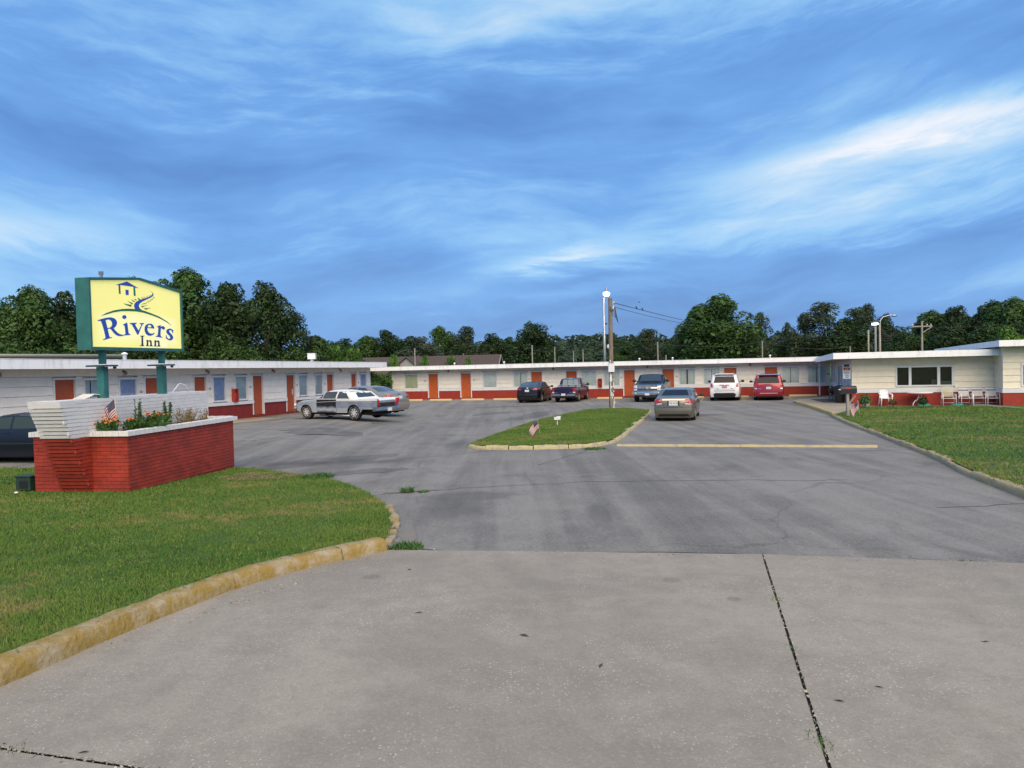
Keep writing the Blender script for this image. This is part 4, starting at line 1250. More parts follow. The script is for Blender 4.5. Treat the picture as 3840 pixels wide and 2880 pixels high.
# ------------------------------------------------------------------ brick planter with raked wall, and the roadside sign
# local frame: x to the right of the wall, y away from the street, z from the lawn
E1, E2 = Vector((0.9863, -0.165, 0)), Vector((0.165, 0.9863, 0))
PO = Vector((-8.6, 15.75, 0.45))
PYAW = math.atan2(-0.165, 0.9863)
BR_RED = [pm('brick_red_%d' % i, c, 0.62, var=0.22, scale=2.2, bump=0.45, bscale=35, world=True) for i, c in enumerate(((0.315, 0.034, 0.017), (0.285, 0.031, 0.016), (0.335, 0.037, 0.018)))]
BR_WHITE = [pm('brick_white_%d' % i, c, 0.6, var=0.05, scale=6, bump=0.3, bscale=35) for i, c in enumerate(((0.72, 0.71, 0.69), (0.68, 0.67, 0.66)))]
MORT_R = pm('red_joint', (0.19, 0.015, 0.010), 0.8)
MORT_W = pm('white_joint', (0.60, 0.59, 0.58), 0.8)
CH = 0.0762
def planter():
    t = thing('brick_planter', 'painted red and white brick planter with raked wall end under the sign', 'planter', PO, PYAW)
    zc = 15 * CH                      # underside of cap
    wtop = 1.90
    bricks = []                       # (distance, fn) ; each is one brick
    def face_bricks(x0, y0, x1, y1, nx, ny, z0, z1, mats, skip=None):
        L = math.hypot(x1 - x0, y1 - y0); dx, dy = (x1 - x0) / L, (y1 - y0) / L
        n = int(round((z1 - z0) / CH))
        for c in range(n):
            s = 0.0
            off = 0.105 if (c % 2) else 0.0
            edges = [0.0] + [e for e in np.arange(off if off else 0.21, L, 0.21) if 0.03 < e < L - 0.03] + [L]
            for a, b in zip(edges, edges[1:]):
                a2, b2 = a + (0.0015 if a > 0 else 0), b - (0.0015 if b < L else 0)
                pr = 0.010 + rnd.uniform(-0.002, 0.003)
                za, zb = z0 + c * CH + 0.0045, z0 + (c + 1) * CH - 0.0045
                cx, cy = x0 + dx * (a + b) / 2, y0 + dy * (a + b) / 2
                if skip and skip((a + b) / 2, (za + zb) / 2):
                    continue
                w = PO + E1 * cx + E2 * cy
                pts = []
                for z in (za, zb):
                    for u, v in ((a2, pr), (b2, pr), (b2, -0.02), (a2, -0.02)):
                        pts.append((x0 + dx * u + nx * v, y0 + dy * u + ny * v, z))
                bricks.append((math.hypot(w.x, w.y), pts, rnd.choice(mats)))
    # cores (the joints between bricks)
    mb = MB(); mb.box(0.0, 0.80, 0.0, 4.1, -0.25, zc); mb.build('core', MORT_R, t)
    mb = MB(); mb.box(-1.34, -0.66, 0.0, 4.1, -0.25, zc); mb.build('core', MORT_R, t)
    mb = MB(); mb.box(-0.65, -0.012, 0.0, 4.30, -0.25, zc); mb.build('core', MORT_R, t)
    prow = lambda z: -0.03 - (z / wtop) * 0.86          # raked near end of the wall
    mb = MB(); mb.hexa([(-0.65, prow(zc) + 0.1, zc + 0.001), (-0.012, prow(zc) + 0.1, zc + 0.001), (-0.012, 4.30, zc + 0.001), (-0.65, 4.30, zc + 0.001), (-0.65, prow(wtop) + 0.1, wtop), (-0.012, prow(wtop) + 0.1, wtop), (-0.012, 4.30, wtop), (-0.65, 4.30, wtop)])
    mb.build('core', MORT_W, t)
    # red faces
    face_bricks(0.80, 0.0, 0.80, 4.1, 1, 0, 0.0, zc, BR_RED)
    face_bricks(0.0, 0.0, 0.80, 0.0, 0, -1, 0.0, zc, BR_RED)
    face_bricks(-1.34, 0.0, -0.66, 0.0, 0, -1, 0.0, zc, BR_RED)
    # white wall face above the cap
    face_bricks(-0.012, -0.75, -0.012, 4.30, 1, 0, zc, wtop - 0.001, BR_WHITE, lambda s, z: s - 0.75 < prow(z) + 0.05)
    face_bricks(-0.012, -0.56, -0.012, 0.0, 1, 0, 0.0, zc, BR_RED, lambda s, z: s - 0.56 < prow(z) + 0.03)
    bricks.sort(key=lambda q: q[0])
    for d, pts, m in bricks[:300]:
        mb = MB(); mb.hexa(pts); mb.build('brick', m, t)
    rest = MB()
    allm = BR_RED + BR_WHITE
    for d, pts, m in bricks[300:]:
        rest.hexa(pts, allm.index(m))
    if len(bricks) > 300:
        stuff(rest.build('brickwork', allm, t))
    # corbelled courses of the raked end: every course overhangs the one below
    nc = int(wtop / CH)
    for c in range(nc):
        z0, z1 = c * CH, (c + 1) * CH
        if c == nc - 1: z1 = wtop + 0.004
        white = z0 >= zc - 0.01
        y = prow(z0)
        mats = BR_WHITE if white else BR_RED
        mb = MB()
        j = rnd.uniform(-0.006, 0.006)
        y -= 0.02
        mb.hexa([(-0.70, y + j + 0.004, z0 + 0.016), (0.006, y + j + 0.004, z0 + 0.016), (0.006, y + 0.42, z0 + 0.016), (-0.70, y + 0.42, z0 + 0.016), (-0.70, y + j - 0.014, z1 + 0.001), (0.006, y + j - 0.014, z1 + 0.001), (0.006, y + 0.42, z1 + 0.001), (-0.70, y + 0.42, z1 + 0.001)])
        mb.build('corbel_course', mats[c % len(mats)], t)
    # white band of the wall just above the red
    # rowlock cap
    def cap_run(x0, y0, x1, y1, nx, ny, depth):
        L = math.hypot(x1 - x0, y1 - y0); dx, dy = (x1 - x0) / L, (y1 - y0) / L
        n = int(L / 0.072)
        for k in range(n):
            a, b = L * k / n + 0.002, L * (k + 1) / n - 0.002
            h = 0.098 + rnd.uniform(-0.003, 0.003); o = rnd.uniform(-0.004, 0.004)
            mb = MB()
            pts = [(x0 + dx * u + nx * v, y0 + dy * u + ny * v, z) for z in (zc + 0.002, zc + h) for u, v in ((a, o), (b, o), (b, -depth), (a, -depth))]
            mb.hexa(pts); mb.build('cap_brick', BR_WHITE[k % 2], t)
    cap_run(0.865, -0.06, 0.865, 4.22, 1, 0, 0.21)
    cap_run(0.0, -0.06, 0.652, -0.06, 0, -1, 0.20)
    cap_run(0.03, 4.20, 0.652, 4.20, 0, -1, -0.0 + 0.20)
    cap_run(-1.41, -0.06, -0.69, -0.06, 0, -1, 0.20)
    cap_run(-1.41, 0.145, -1.41, 4.2, 1, 0, -0.20)
    # soil
    mb = MB(); mb.box(0.0, 0.70, 0.10, 4.05, zc - 0.05, zc + 0.055); mb.box(-1.22, -0.66, 0.10, 4.05, zc - 0.05, zc + 0.055)
    mb.build('soil', pm('planter_soil', (0.055, 0.042, 0.03), 0.95, var=0.3, scale=8, bump=0.6), t)
    # things lying on the wall top: a bent white sheet and a broken lid
planter()

def trash_on_wall():
    z = PO.z + 1.904
    p = PO + E1 * -0.33 + E2 * 0.0
    o = MB()
    vs, fs = [], []
    for i, (y, h) in enumerate(((0.12, 0.015), (0.24, 0.05), (0.36, 0.10), (0.46, 0.085), (0.60, 0.05), (0.72, 0.055))):
        for x in (-0.16, 0.12):
            vs.append((x + 0.02 * i, y, h))
    n = len(vs)
    vs += [(a, b, c - 0.014) for a, b, c in vs]
    for i in range(5):
        fs += [(2 * i, 2 * i + 1, 2 * i + 3, 2 * i + 2), (n + 2 * i, n + 2 * i + 2, n + 2 * i + 3, n + 2 * i + 1), (2 * i, 2 * i + 2, n + 2 * i + 2, n + 2 * i), (2 * i + 1, n + 2 * i + 1, n + 2 * i + 3, 2 * i + 3)]
    fs += [(0, n, n + 1, 1), (10, 11, n + 11, n + 10)]
    o.add(vs, fs)
    s = o.build('bent_sheet', pm('old_white_plastic', (0.66, 0.64, 0.57), 0.5, var=0.12, scale=5), None)
    s.location = (p.x, p.y, z); s.rotation_euler = (0, 0, PYAW)
    tag(s, 'bent white plastic sheet lying on top of the planter wall below the sign', 'sheet')
    o = MB(); o.tube([(0, 0, 0.0), (0.0, 0.28, 0.20), (0.0, 0.36, 0.22), (0.0, 0.62, 0.16), (0.0, 0.70, 0.0)], 0.014, 6)
    q = PO + E1 * -0.3 + E2 * 3.25
    s = o.build('bent_rod', WHITE, None, smooth=True)
    s.location = (q.x, q.y, z - 0.006); s.rotation_euler = (0, 0, PYAW)
    tag(s, 'bent white metal rod standing on the planter wall behind the sign post', 'rod')
trash_on_wall()

SIGN = [
('letter_r_capital','blue',[[(0.292,3.976),(0.42,4.011),(0.561,4.043),(0.685,4.058),(0.792,4.049),(0.868,4.012),(0.894,3.956),(0.874,3.901),(0.832,3.86),(0.776,3.828),(0.831,3.781),(0.901,3.738),(0.973,3.71),(1.047,3.7),(1.144,3.705),(1.064,3.678),(0.989,3.666),(0.916,3.669),(0.844,3.69),(0.774,3.73),(0.689,3.805),(0.65,3.817),(0.591,3.805),(0.605,3.746),(0.627,3.669),(0.652,3.63),(0.718,3.642),(0.718,3.628),(0.436,3.567),(0.434,3.582),(0.483,3.599),(0.512,3.624),(0.504,3.665),(0.475,3.765),(0.438,3.87),(0.403,3.945),(0.38,3.968),(0.294,3.961)],[(0.53,3.983),(0.548,3.934),(0.576,3.852),(0.587,3.825),(0.646,3.836),(0.701,3.86),(0.733,3.901),(0.733,3.949),(0.699,3.989),(0.638,4.008),(0.576,3.999)]]),
('letter_i_dot','blue',[[(1.208,4.091),(1.202,4.074),(1.186,4.059),(1.163,4.048),(1.136,4.044),(1.109,4.046),(1.087,4.054),(1.073,4.067),(1.069,4.083),(1.075,4.1),(1.091,4.115),(1.114,4.125),(1.141,4.13),(1.167,4.128),(1.19,4.12),(1.204,4.107)]]),
('letter_i','blue',[[(1.065,3.914),(1.222,3.975),(1.229,3.953),(1.25,3.805),(1.267,3.731),(1.322,3.721),(1.317,3.703),(1.121,3.687),(1.045,3.679),(1.065,3.697),(1.141,3.709),(1.157,3.728),(1.147,3.826),(1.136,3.894),(1.115,3.909)]]),
('letter_v','blue',[[(1.307,3.965),(1.551,3.983),(1.55,3.966),(1.504,3.953),(1.499,3.928),(1.6,3.812),(1.611,3.819),(1.697,3.923),(1.709,3.956),(1.649,3.962),(1.65,3.976),(1.807,3.99),(1.807,3.976),(1.759,3.955),(1.716,3.909),(1.593,3.722),(1.561,3.714),(1.437,3.869),(1.382,3.933),(1.345,3.946),(1.307,3.95)]]),
('letter_e','blue',[[(1.819,3.839),(1.833,3.904),(1.88,3.951),(1.964,3.98),(2.068,3.985),(2.14,3.955),(2.173,3.905),(2.175,3.876),(1.923,3.882),(1.924,3.83),(1.963,3.78),(2.034,3.756),(2.107,3.759),(2.172,3.783),(2.184,3.772),(2.126,3.731),(2.031,3.706),(1.938,3.709),(1.868,3.742),(1.83,3.788)],[(1.931,3.9),(1.951,3.938),(2.004,3.959),(2.055,3.944),(2.07,3.911),(2.053,3.898)]]),
('letter_r','blue',[[(2.265,3.925),(2.412,3.967),(2.429,3.957),(2.422,3.917),(2.471,3.946),(2.537,3.946),(2.584,3.914),(2.577,3.883),(2.532,3.864),(2.485,3.876),(2.457,3.895),(2.424,3.886),(2.402,3.768),(2.405,3.709),(2.467,3.689),(2.466,3.672),(2.219,3.693),(2.22,3.707),(2.285,3.718),(2.304,3.752),(2.325,3.858),(2.335,3.902),(2.307,3.914)]]),
('letter_s','blue',[[(2.913,3.862),(2.898,3.794),(2.875,3.797),(2.862,3.837),(2.811,3.867),(2.759,3.861),(2.741,3.833),(2.773,3.801),(2.85,3.758),(2.897,3.71),(2.892,3.662),(2.83,3.625),(2.739,3.617),(2.662,3.64),(2.606,3.665),(2.606,3.735),(2.63,3.735),(2.643,3.692),(2.697,3.657),(2.76,3.658),(2.784,3.686),(2.753,3.726),(2.677,3.764),(2.635,3.803),(2.635,3.85),(2.689,3.886),(2.779,3.901),(2.847,3.891),(2.891,3.872)]]),
('letter_i_capital','navy',[[(1.659,3.698),(1.804,3.702),(1.804,3.689),(1.758,3.68),(1.753,3.658),(1.752,3.505),(1.759,3.486),(1.787,3.48),(1.786,3.466),(1.633,3.466),(1.634,3.477),(1.68,3.484),(1.692,3.503),(1.701,3.663),(1.694,3.68),(1.658,3.686)]]),
('letter_n','navy',[[(1.863,3.597),(1.917,3.611),(1.932,3.609),(1.932,3.585),(1.983,3.606),(2.035,3.603),(2.06,3.578),(2.06,3.497),(2.09,3.478),(2.089,3.467),(1.971,3.466),(1.971,3.476),(2.001,3.486),(2.009,3.555),(1.992,3.576),(1.961,3.576),(1.931,3.56),(1.931,3.489),(1.955,3.476),(1.954,3.466),(1.847,3.467),(1.848,3.478),(1.873,3.488),(1.882,3.571),(1.875,3.587)]]),
('letter_n','navy',[[(2.15,3.597),(2.206,3.611),(2.22,3.609),(2.221,3.585),(2.274,3.606),(2.327,3.604),(2.354,3.578),(2.353,3.496),(2.384,3.477),(2.383,3.465),(2.261,3.464),(2.261,3.475),(2.292,3.484),(2.3,3.554),(2.283,3.576),(2.25,3.576),(2.22,3.559),(2.219,3.487),(2.244,3.474),(2.244,3.464),(2.133,3.465),(2.134,3.476),(2.16,3.486),(2.169,3.571),(2.162,3.587)]]),
('hill_arc','green',[[(0.398,4.073),(0.567,4.143),(0.802,4.211),(1.079,4.259),(1.307,4.279),(1.559,4.285),(1.818,4.268),(2.103,4.22),(2.398,4.158),(2.677,4.066),(2.847,3.975),(2.654,4.049),(2.374,4.128),(2.101,4.179),(1.815,4.22),(1.556,4.233),(1.285,4.225),(1.039,4.208),(0.799,4.169),(0.583,4.114)]]),
('river_ribbon','blue',[[(1.51,4.287),(1.48,4.341),(1.497,4.399),(1.569,4.454),(1.712,4.509),(1.917,4.563),(2.064,4.607),(2.146,4.653),(2.159,4.686),(2.123,4.72),(2.047,4.742),(2.144,4.713),(2.198,4.67),(2.174,4.629),(2.083,4.58),(1.936,4.53),(1.769,4.466),(1.676,4.415),(1.643,4.365),(1.67,4.316),(1.777,4.261),(1.657,4.269)]]),
('grass_tufts_print','green',[[(1.114,4.38),(1.399,4.369),(1.386,4.326),(1.272,4.342)],[(1.269,4.445),(1.444,4.41),(1.418,4.378)],[(1.386,4.491),(1.505,4.458),(1.523,4.442),(1.461,4.445)],[(1.481,4.517),(1.578,4.495),(1.555,4.472)],[(1.614,4.548),(1.696,4.517),(1.742,4.511),(1.651,4.496)],[(1.725,4.574),(1.794,4.543),(1.851,4.543)],[(1.827,4.592),(1.876,4.565),(1.917,4.563)],[(1.92,4.608),(1.959,4.582),(1.99,4.586)],[(2.003,4.628),(2.033,4.603),(2.064,4.612)],[(2.077,4.653),(2.086,4.627),(2.112,4.637)],[(1.725,4.393),(1.828,4.433),(1.967,4.438),(1.786,4.41)],[(1.729,4.364),(1.969,4.396),(1.824,4.364),(1.771,4.335)],[(1.817,4.321),(2.08,4.346),(1.943,4.314),(1.901,4.29)],[(1.886,4.461),(2.016,4.489),(2.044,4.48)],[(1.975,4.499),(2.08,4.52),(2.11,4.507)],[(2.06,4.535),(2.145,4.555),(2.165,4.543)],[(2.125,4.573),(2.21,4.586),(2.22,4.574)],[(2.168,4.602),(2.233,4.615),(2.236,4.601)]]),
('cabin_roof','blue',[[(0.897,4.764),(1.271,4.871),(1.661,4.76),(1.519,4.763),(1.496,4.774),(1.05,4.773),(0.989,4.766)]]),
('cabin_post','green',[[(0.987,4.768),(1.041,4.771),(1.048,4.58),(0.993,4.581)]]),
('cabin_post','green',[[(1.484,4.77),(1.541,4.768),(1.549,4.575),(1.485,4.578)]]),
('cabin_door','blue',[[(1.211,4.687),(1.314,4.69),(1.311,4.577),(1.214,4.574)]]),
]

def sign():
    TEAL = pm('teal_sign_paint', (0.028, 0.140, 0.132), 0.5, var=0.2, scale=3)
    t = thing('roadside_sign', 'lit yellow roadside sign reading Rivers Inn in a teal cabinet on two posts', 'sign', PO + Vector((0, 0, 1.90)), PYAW)
    zo = PO.z + 1.90
    x0, x1 = -0.27, 0.04
    out = [(0.03, 3.36), (3.275, 3.36), (3.275, 4.835), (1.67, 4.995), (0.03, 4.835)]
    inn = [(0.078, 3.425), (3.222, 3.425), (3.222, 4.780), (1.67, 4.940), (0.078, 4.780)]
    n = 5
    mb = MB()
    vs = [(x0, a, b - zo) for a, b in out] + [(x1 + 0.01, a, b - zo) for a, b in out] + [(x1 + 0.01, a, b - zo) for a, b in inn] + [(x1 - 0.04, a, b - zo) for a, b in inn]
    fs = [tuple(range(n))] + [(i, (i + 1) % n, (i + 1) % n + n, i + n) for i in range(n)] + [(i + n, (i + 1) % n + n, (i + 1) % n + 2 * n, i + 2 * n) for i in range(n)] + [(i + 2 * n, (i + 1) % n + 2 * n, (i + 1) % n + 3 * n, i + 3 * n) for i in range(n)]
    mb.add(vs, fs)
    cab = mb.build('cabinet', TEAL, t)
    # lit face: pale yellow plastic, soft white glow around the lettering painted into the colour
    k = NT('lit_yellow_face')
    tc = k.t.nodes.new('ShaderNodeTexCoord')
    sp = k.t.nodes.new('ShaderNodeSeparateXYZ'); k.put(sp.inputs[0], tc.outputs['Object'])
    y, z = sp.outputs[1], sp.outputs[2]
    tube = k.math('ADD', 0.90, k.math('MULTIPLY', k.noise(k.map(tc.outputs['Object'], (0, 0.9, 0.35)), 1.6, 3), 0.22))
    arc = k.math('SUBTRACT', z, k.math('ADD', 3.88 - zo, k.math('MULTIPLY', k.math('POWER', k.math('SUBTRACT', y, 1.55), 2.0), -0.035)))
    halo = k.math('MULTIPLY', k.step(k.math('ABSOLUTE', arc), 0.40, 0.20), k.math('MULTIPLY', k.step(y, 0.22, 0.50), k.step(y, 3.12, 2.90)))
    inn_h = k.math('MULTIPLY', k.step(k.math('ABSOLUTE', k.math('SUBTRACT', z, 3.55 - zo)), 0.18, 0.08), k.math('MULTIPLY', k.step(y, 1.68, 1.82), k.step(y, 2.75, 2.60)))
    h = k.math('MAXIMUM', k.math('MULTIPLY', halo, 0.40), k.math('MULTIPLY', inn_h, 0.5))
    c = k.mix(h, (0.80, 0.74, 0.24), (0.86, 0.86, 0.62))
    k.put(k.b.inputs['Emission Color'], c)
    k.put(k.b.inputs['Emission Strength'], k.math('MULTIPLY', tube, 0.19))
    face_m = k.done(c, 0.35, 0.4)
    mb = MB(); mb.add([(x1 - 0.03, a, b - zo) for a, b in inn], [(0, 1, 2, 3, 4)])
    face = mb.build('sign_face', face_m, t, fix=False)
    mb = MB(); mb.add([(x0 + 0.02 - 0.022, a, b - zo) for a, b in inn], [(4, 3, 2, 1, 0)])
    mb.build('sign_face', face_m, t, fix=False)
    cols = {'blue': pm('print_blue', (0.018, 0.060, 0.33), 0.4, emit=0.10, ecol=(0.02, 0.07, 0.42)), 'navy': pm('print_navy', (0.012, 0.016, 0.10), 0.4), 'green': pm('print_green', (0.015, 0.13, 0.085), 0.4, emit=0.06, ecol=(0.02, 0.16, 0.1))}
    for nm, cl, loops in SIGN:
        mbs = loops
        cu = bpy.data.curves.new(nm, 'CURVE'); cu.dimensions = '2D'; cu.fill_mode = 'BOTH'; cu.extrude = 0.002
        for lp in mbs:
            s = cu.splines.new('POLY'); s.points.add(len(lp) - 1); s.use_cyclic_u = True
            for q, (a, b) in zip(s.points, lp):
                q.co = (a, b - zo, 0, 1)
        to = bpy.data.objects.new(nm, cu)
        me = bpy.data.meshes.new_from_object(to)
        bpy.data.objects.remove(to); bpy.data.curves.remove(cu)
        for v in me.vertices:
            a, b, c2 = v.co
            v.co = (x1 - 0.03 + 0.004 + c2, a, b)
        me.materials.clear(); me.materials.append(cols[cl])
        link(nm, me, face)
    # posts, wider sleeves and plates
    for a in (0.56, 2.60):
        mb = MB(); mb.box(-0.175, -0.055, a - 0.045, a + 0.045, 0.72, 3.36 - zo + 0.002); po = mb.build('post', TEAL, t)
        mb = MB(); mb.box(-0.215, -0.045, a - 0.07, a + 0.07, -0.15, 0.66); mb.build('post_sleeve', TEAL, po)
        mb = MB(); mb.box(-0.36, 0.10, a - 0.20, a + 0.20, 0.665, 0.70); mb.build('post_plate', pm('dark_teal', (0.010, 0.06, 0.057), 0.5), po)
        mb = MB(); mb.box(-0.01, 0.03, a - 0.06 - 0.2, a + 0.06 - 0.2, 0.60, 0.664); mb.box(-0.01, 0.03, a + 0.18, a + 0.24, 0.62, 0.664); mb.build('bracket', pm('dark_teal', (0.01, 0.06, 0.057)), po)
    mb = MB(); mb.box(-0.16, -0.11, 0.62, 0.67, 4.86 - zo, 4.96 - zo); mb.box(-0.17, -0.16, 0.61, 0.68, 4.96 - zo, 5.03 - zo); mb.box(-0.11, -0.10, 0.61, 0.68, 4.96 - zo, 5.03 - zo); mb.build('lifting_eye', STEEL, t)
sign()

# floodlight box at the foot of the planter
def ground_light():
    p = PO + E1 * -1.56 + E2 * 0.05
    t = thing('ground_floodlight', 'small dark green floodlight box on the grass beside the red planter', 'floodlight', (p.x, p.y, gz(p.x, p.y) + 0.02), PYAW)
    G = pm('dark_green_metal', (0.020, 0.045, 0.030), 0.55, var=0.2, scale=8)
    mb = MB(); mb.box(-0.20, 0.14, -0.10, 0.12, 0.05, 0.32); mb.box(-0.22, 0.16, -0.12, 0.14, 0.321, 0.34); mb.build('housing', G, t)
    mb = MB(); mb.box(-0.12, 0.08, -0.104, -0.1005, 0.08, 0.24); mb.build('lens', BLACK, t)
    mb = MB(); mb.box(-0.08, 0.02, -0.05, 0.05, -0.05, 0.05); mb.build('foot', G, t)
    q = PO + E1 * -1.42 + E2 * -0.42
    o = MB(); o.blob((0, 0, 0.02), (0.045, 0.04, 0.022), 7, 4); s = o.build('paper_scrap', WHITE, None, smooth=True); s.location = (q.x, q.y, gz(q.x, q.y) + 0.05)
    tag(s, 'crumpled white paper scrap on the grass before the red planter', 'litter')
ground_light()

# ------------------------------------------------------------------ small flags
FLAG_R = pm('flag_red', (0.26, 0.012, 0.022), 0.7); FLAG_W = pm('flag_white', (0.60, 0.56, 0.57), 0.7); FLAG_B = pm('flag_blue', (0.012, 0.016, 0.075), 0.7)
def flag(label, x, y, z, yaw, lean, seed, size=1.0):
    t = thing('small_flag', label, 'flag', (x, y, z), yaw)
    r2 = random.Random(seed)
    top = Vector((lean * 0.55, 0, 0.60)) * size
    st = MB(); st.tube([(0, 0, -0.04), top], 0.006 * size, 6); st.blob(top, (0.010, 0.010, 0.016), 6, 4); st.build('stick', pm('flag_stick', (0.55, 0.45, 0.25), 0.6), t, smooth=True)
    W, H = 0.46 * size, 0.30 * size
    nx, nz = 24, 26
    ph = r2.uniform(0, 6)
    hd = top.normalized()
    def P(s, v):                  # s along fly, v from top of hoist
        base = top * 0.985 - hd * (H * v)
        ang = 0.62 + 0.25 * s
        f = Vector((-math.cos(ang), 0.12 * math.sin(2.2 * s + ph), -math.sin(ang)))
        fold = Vector((0.10, 1, 0)) * (0.030 * size * math.sin(7 * s + 2.0 * v + ph) * (0.25 + s))
        sq = Vector((0.30, 0, 0.16)) * (H * v * s * 0.55)     # the cloth gathers towards the fly
        return base + f * (W * s) + fold + sq
    vs = [tuple(P(i / nx, j / nz)) for j in range(nz + 1) for i in range(nx + 1)]
    fs, ms = [], []
    for j in range(nz):
        for i in range(nx):
            a = j * (nx + 1) + i
            fs.append((a, a + 1, a + nx + 2, a + nx + 1))
            stripe = (j // 2) % 2
            ms.append(2 if (j < 14 and i < 10) else (1 if stripe else 0))
    mb = MB(); mb.v, mb.f, mb.m = vs, fs, ms
    cl = mb.build('cloth', [FLAG_R, FLAG_W, FLAG_B], t, smooth=True, fix=False)
    sb = MB()
    for r_ in range(5):
        for c_ in range(6):
            s, v = (0.035 + c_ * 0.064), (0.05 + r_ * 0.108)
            for off in (-0.004, 0.004):
                q = [P(s - 0.010, v - 0.014), P(s + 0.010, v - 0.014), P(s + 0.010, v + 0.014), P(s - 0.010, v + 0.014)]
                sb.add([(p_.x, p_.y + off, p_.z) for p_ in q], [(0, 1, 2, 3)])
    sb.build('stars', FLAG_W, cl, fix=False)
_p = PO + E1 * 0.30 + E2 * 0.42
flag('small stars and stripes flag standing among marigolds in the brick planter', _p.x, _p.y, PO.z + 1.19, -0.15, -0.10, 3, 1.2)
flag('small stars and stripes flag stuck in the grass island', 0.95, 26.5, gz(0.95, 26.5) + 0.10, 0.1, -0.22, 5, 1.0)
flag('small stars and stripes flag at the foot of the mailbox post', 14.85, 33.0, gz(14.85, 33) + 0.11, 0.0, -0.16, 9, 1.15)

# ------------------------------------------------------------------ vehicles
# local frame: x to the right, y forwards, z up from the ground
def paint(name, col, metal=0.0, rough=0.32, coat=0.6, **kw):
    return pm(name, col, rough, metal, coat=coat, **kw)
CGLASS = pm('car_glass', (0.010, 0.012, 0.016), 0.05, spec=0.22)
CGLASS_LT = pm('car_glass_painted_view', (0.20, 0.24, 0.25), 0.05, spec=0.7, coat=0.5)  # opaque; pale colour painted in for light seen through the cab
TYRE = pm('tyre_rubber', (0.012, 0.012, 0.013), 0.8)
ALLOY = pm('alloy_rim', (0.48, 0.49, 0.51), 0.38, 0.35)
TAIL = pm('tail_lens', (0.33, 0.012, 0.018), 0.15, coat=0.6)
CLEAR = pm('clear_lens', (0.62, 0.64, 0.66), 0.12, 0.2, coat=0.6)
UNDER = pm('underbody_shade', (0.008, 0.008, 0.009), 0.9)
TRIM = pm('black_trim', (0.014, 0.014, 0.015), 0.5)

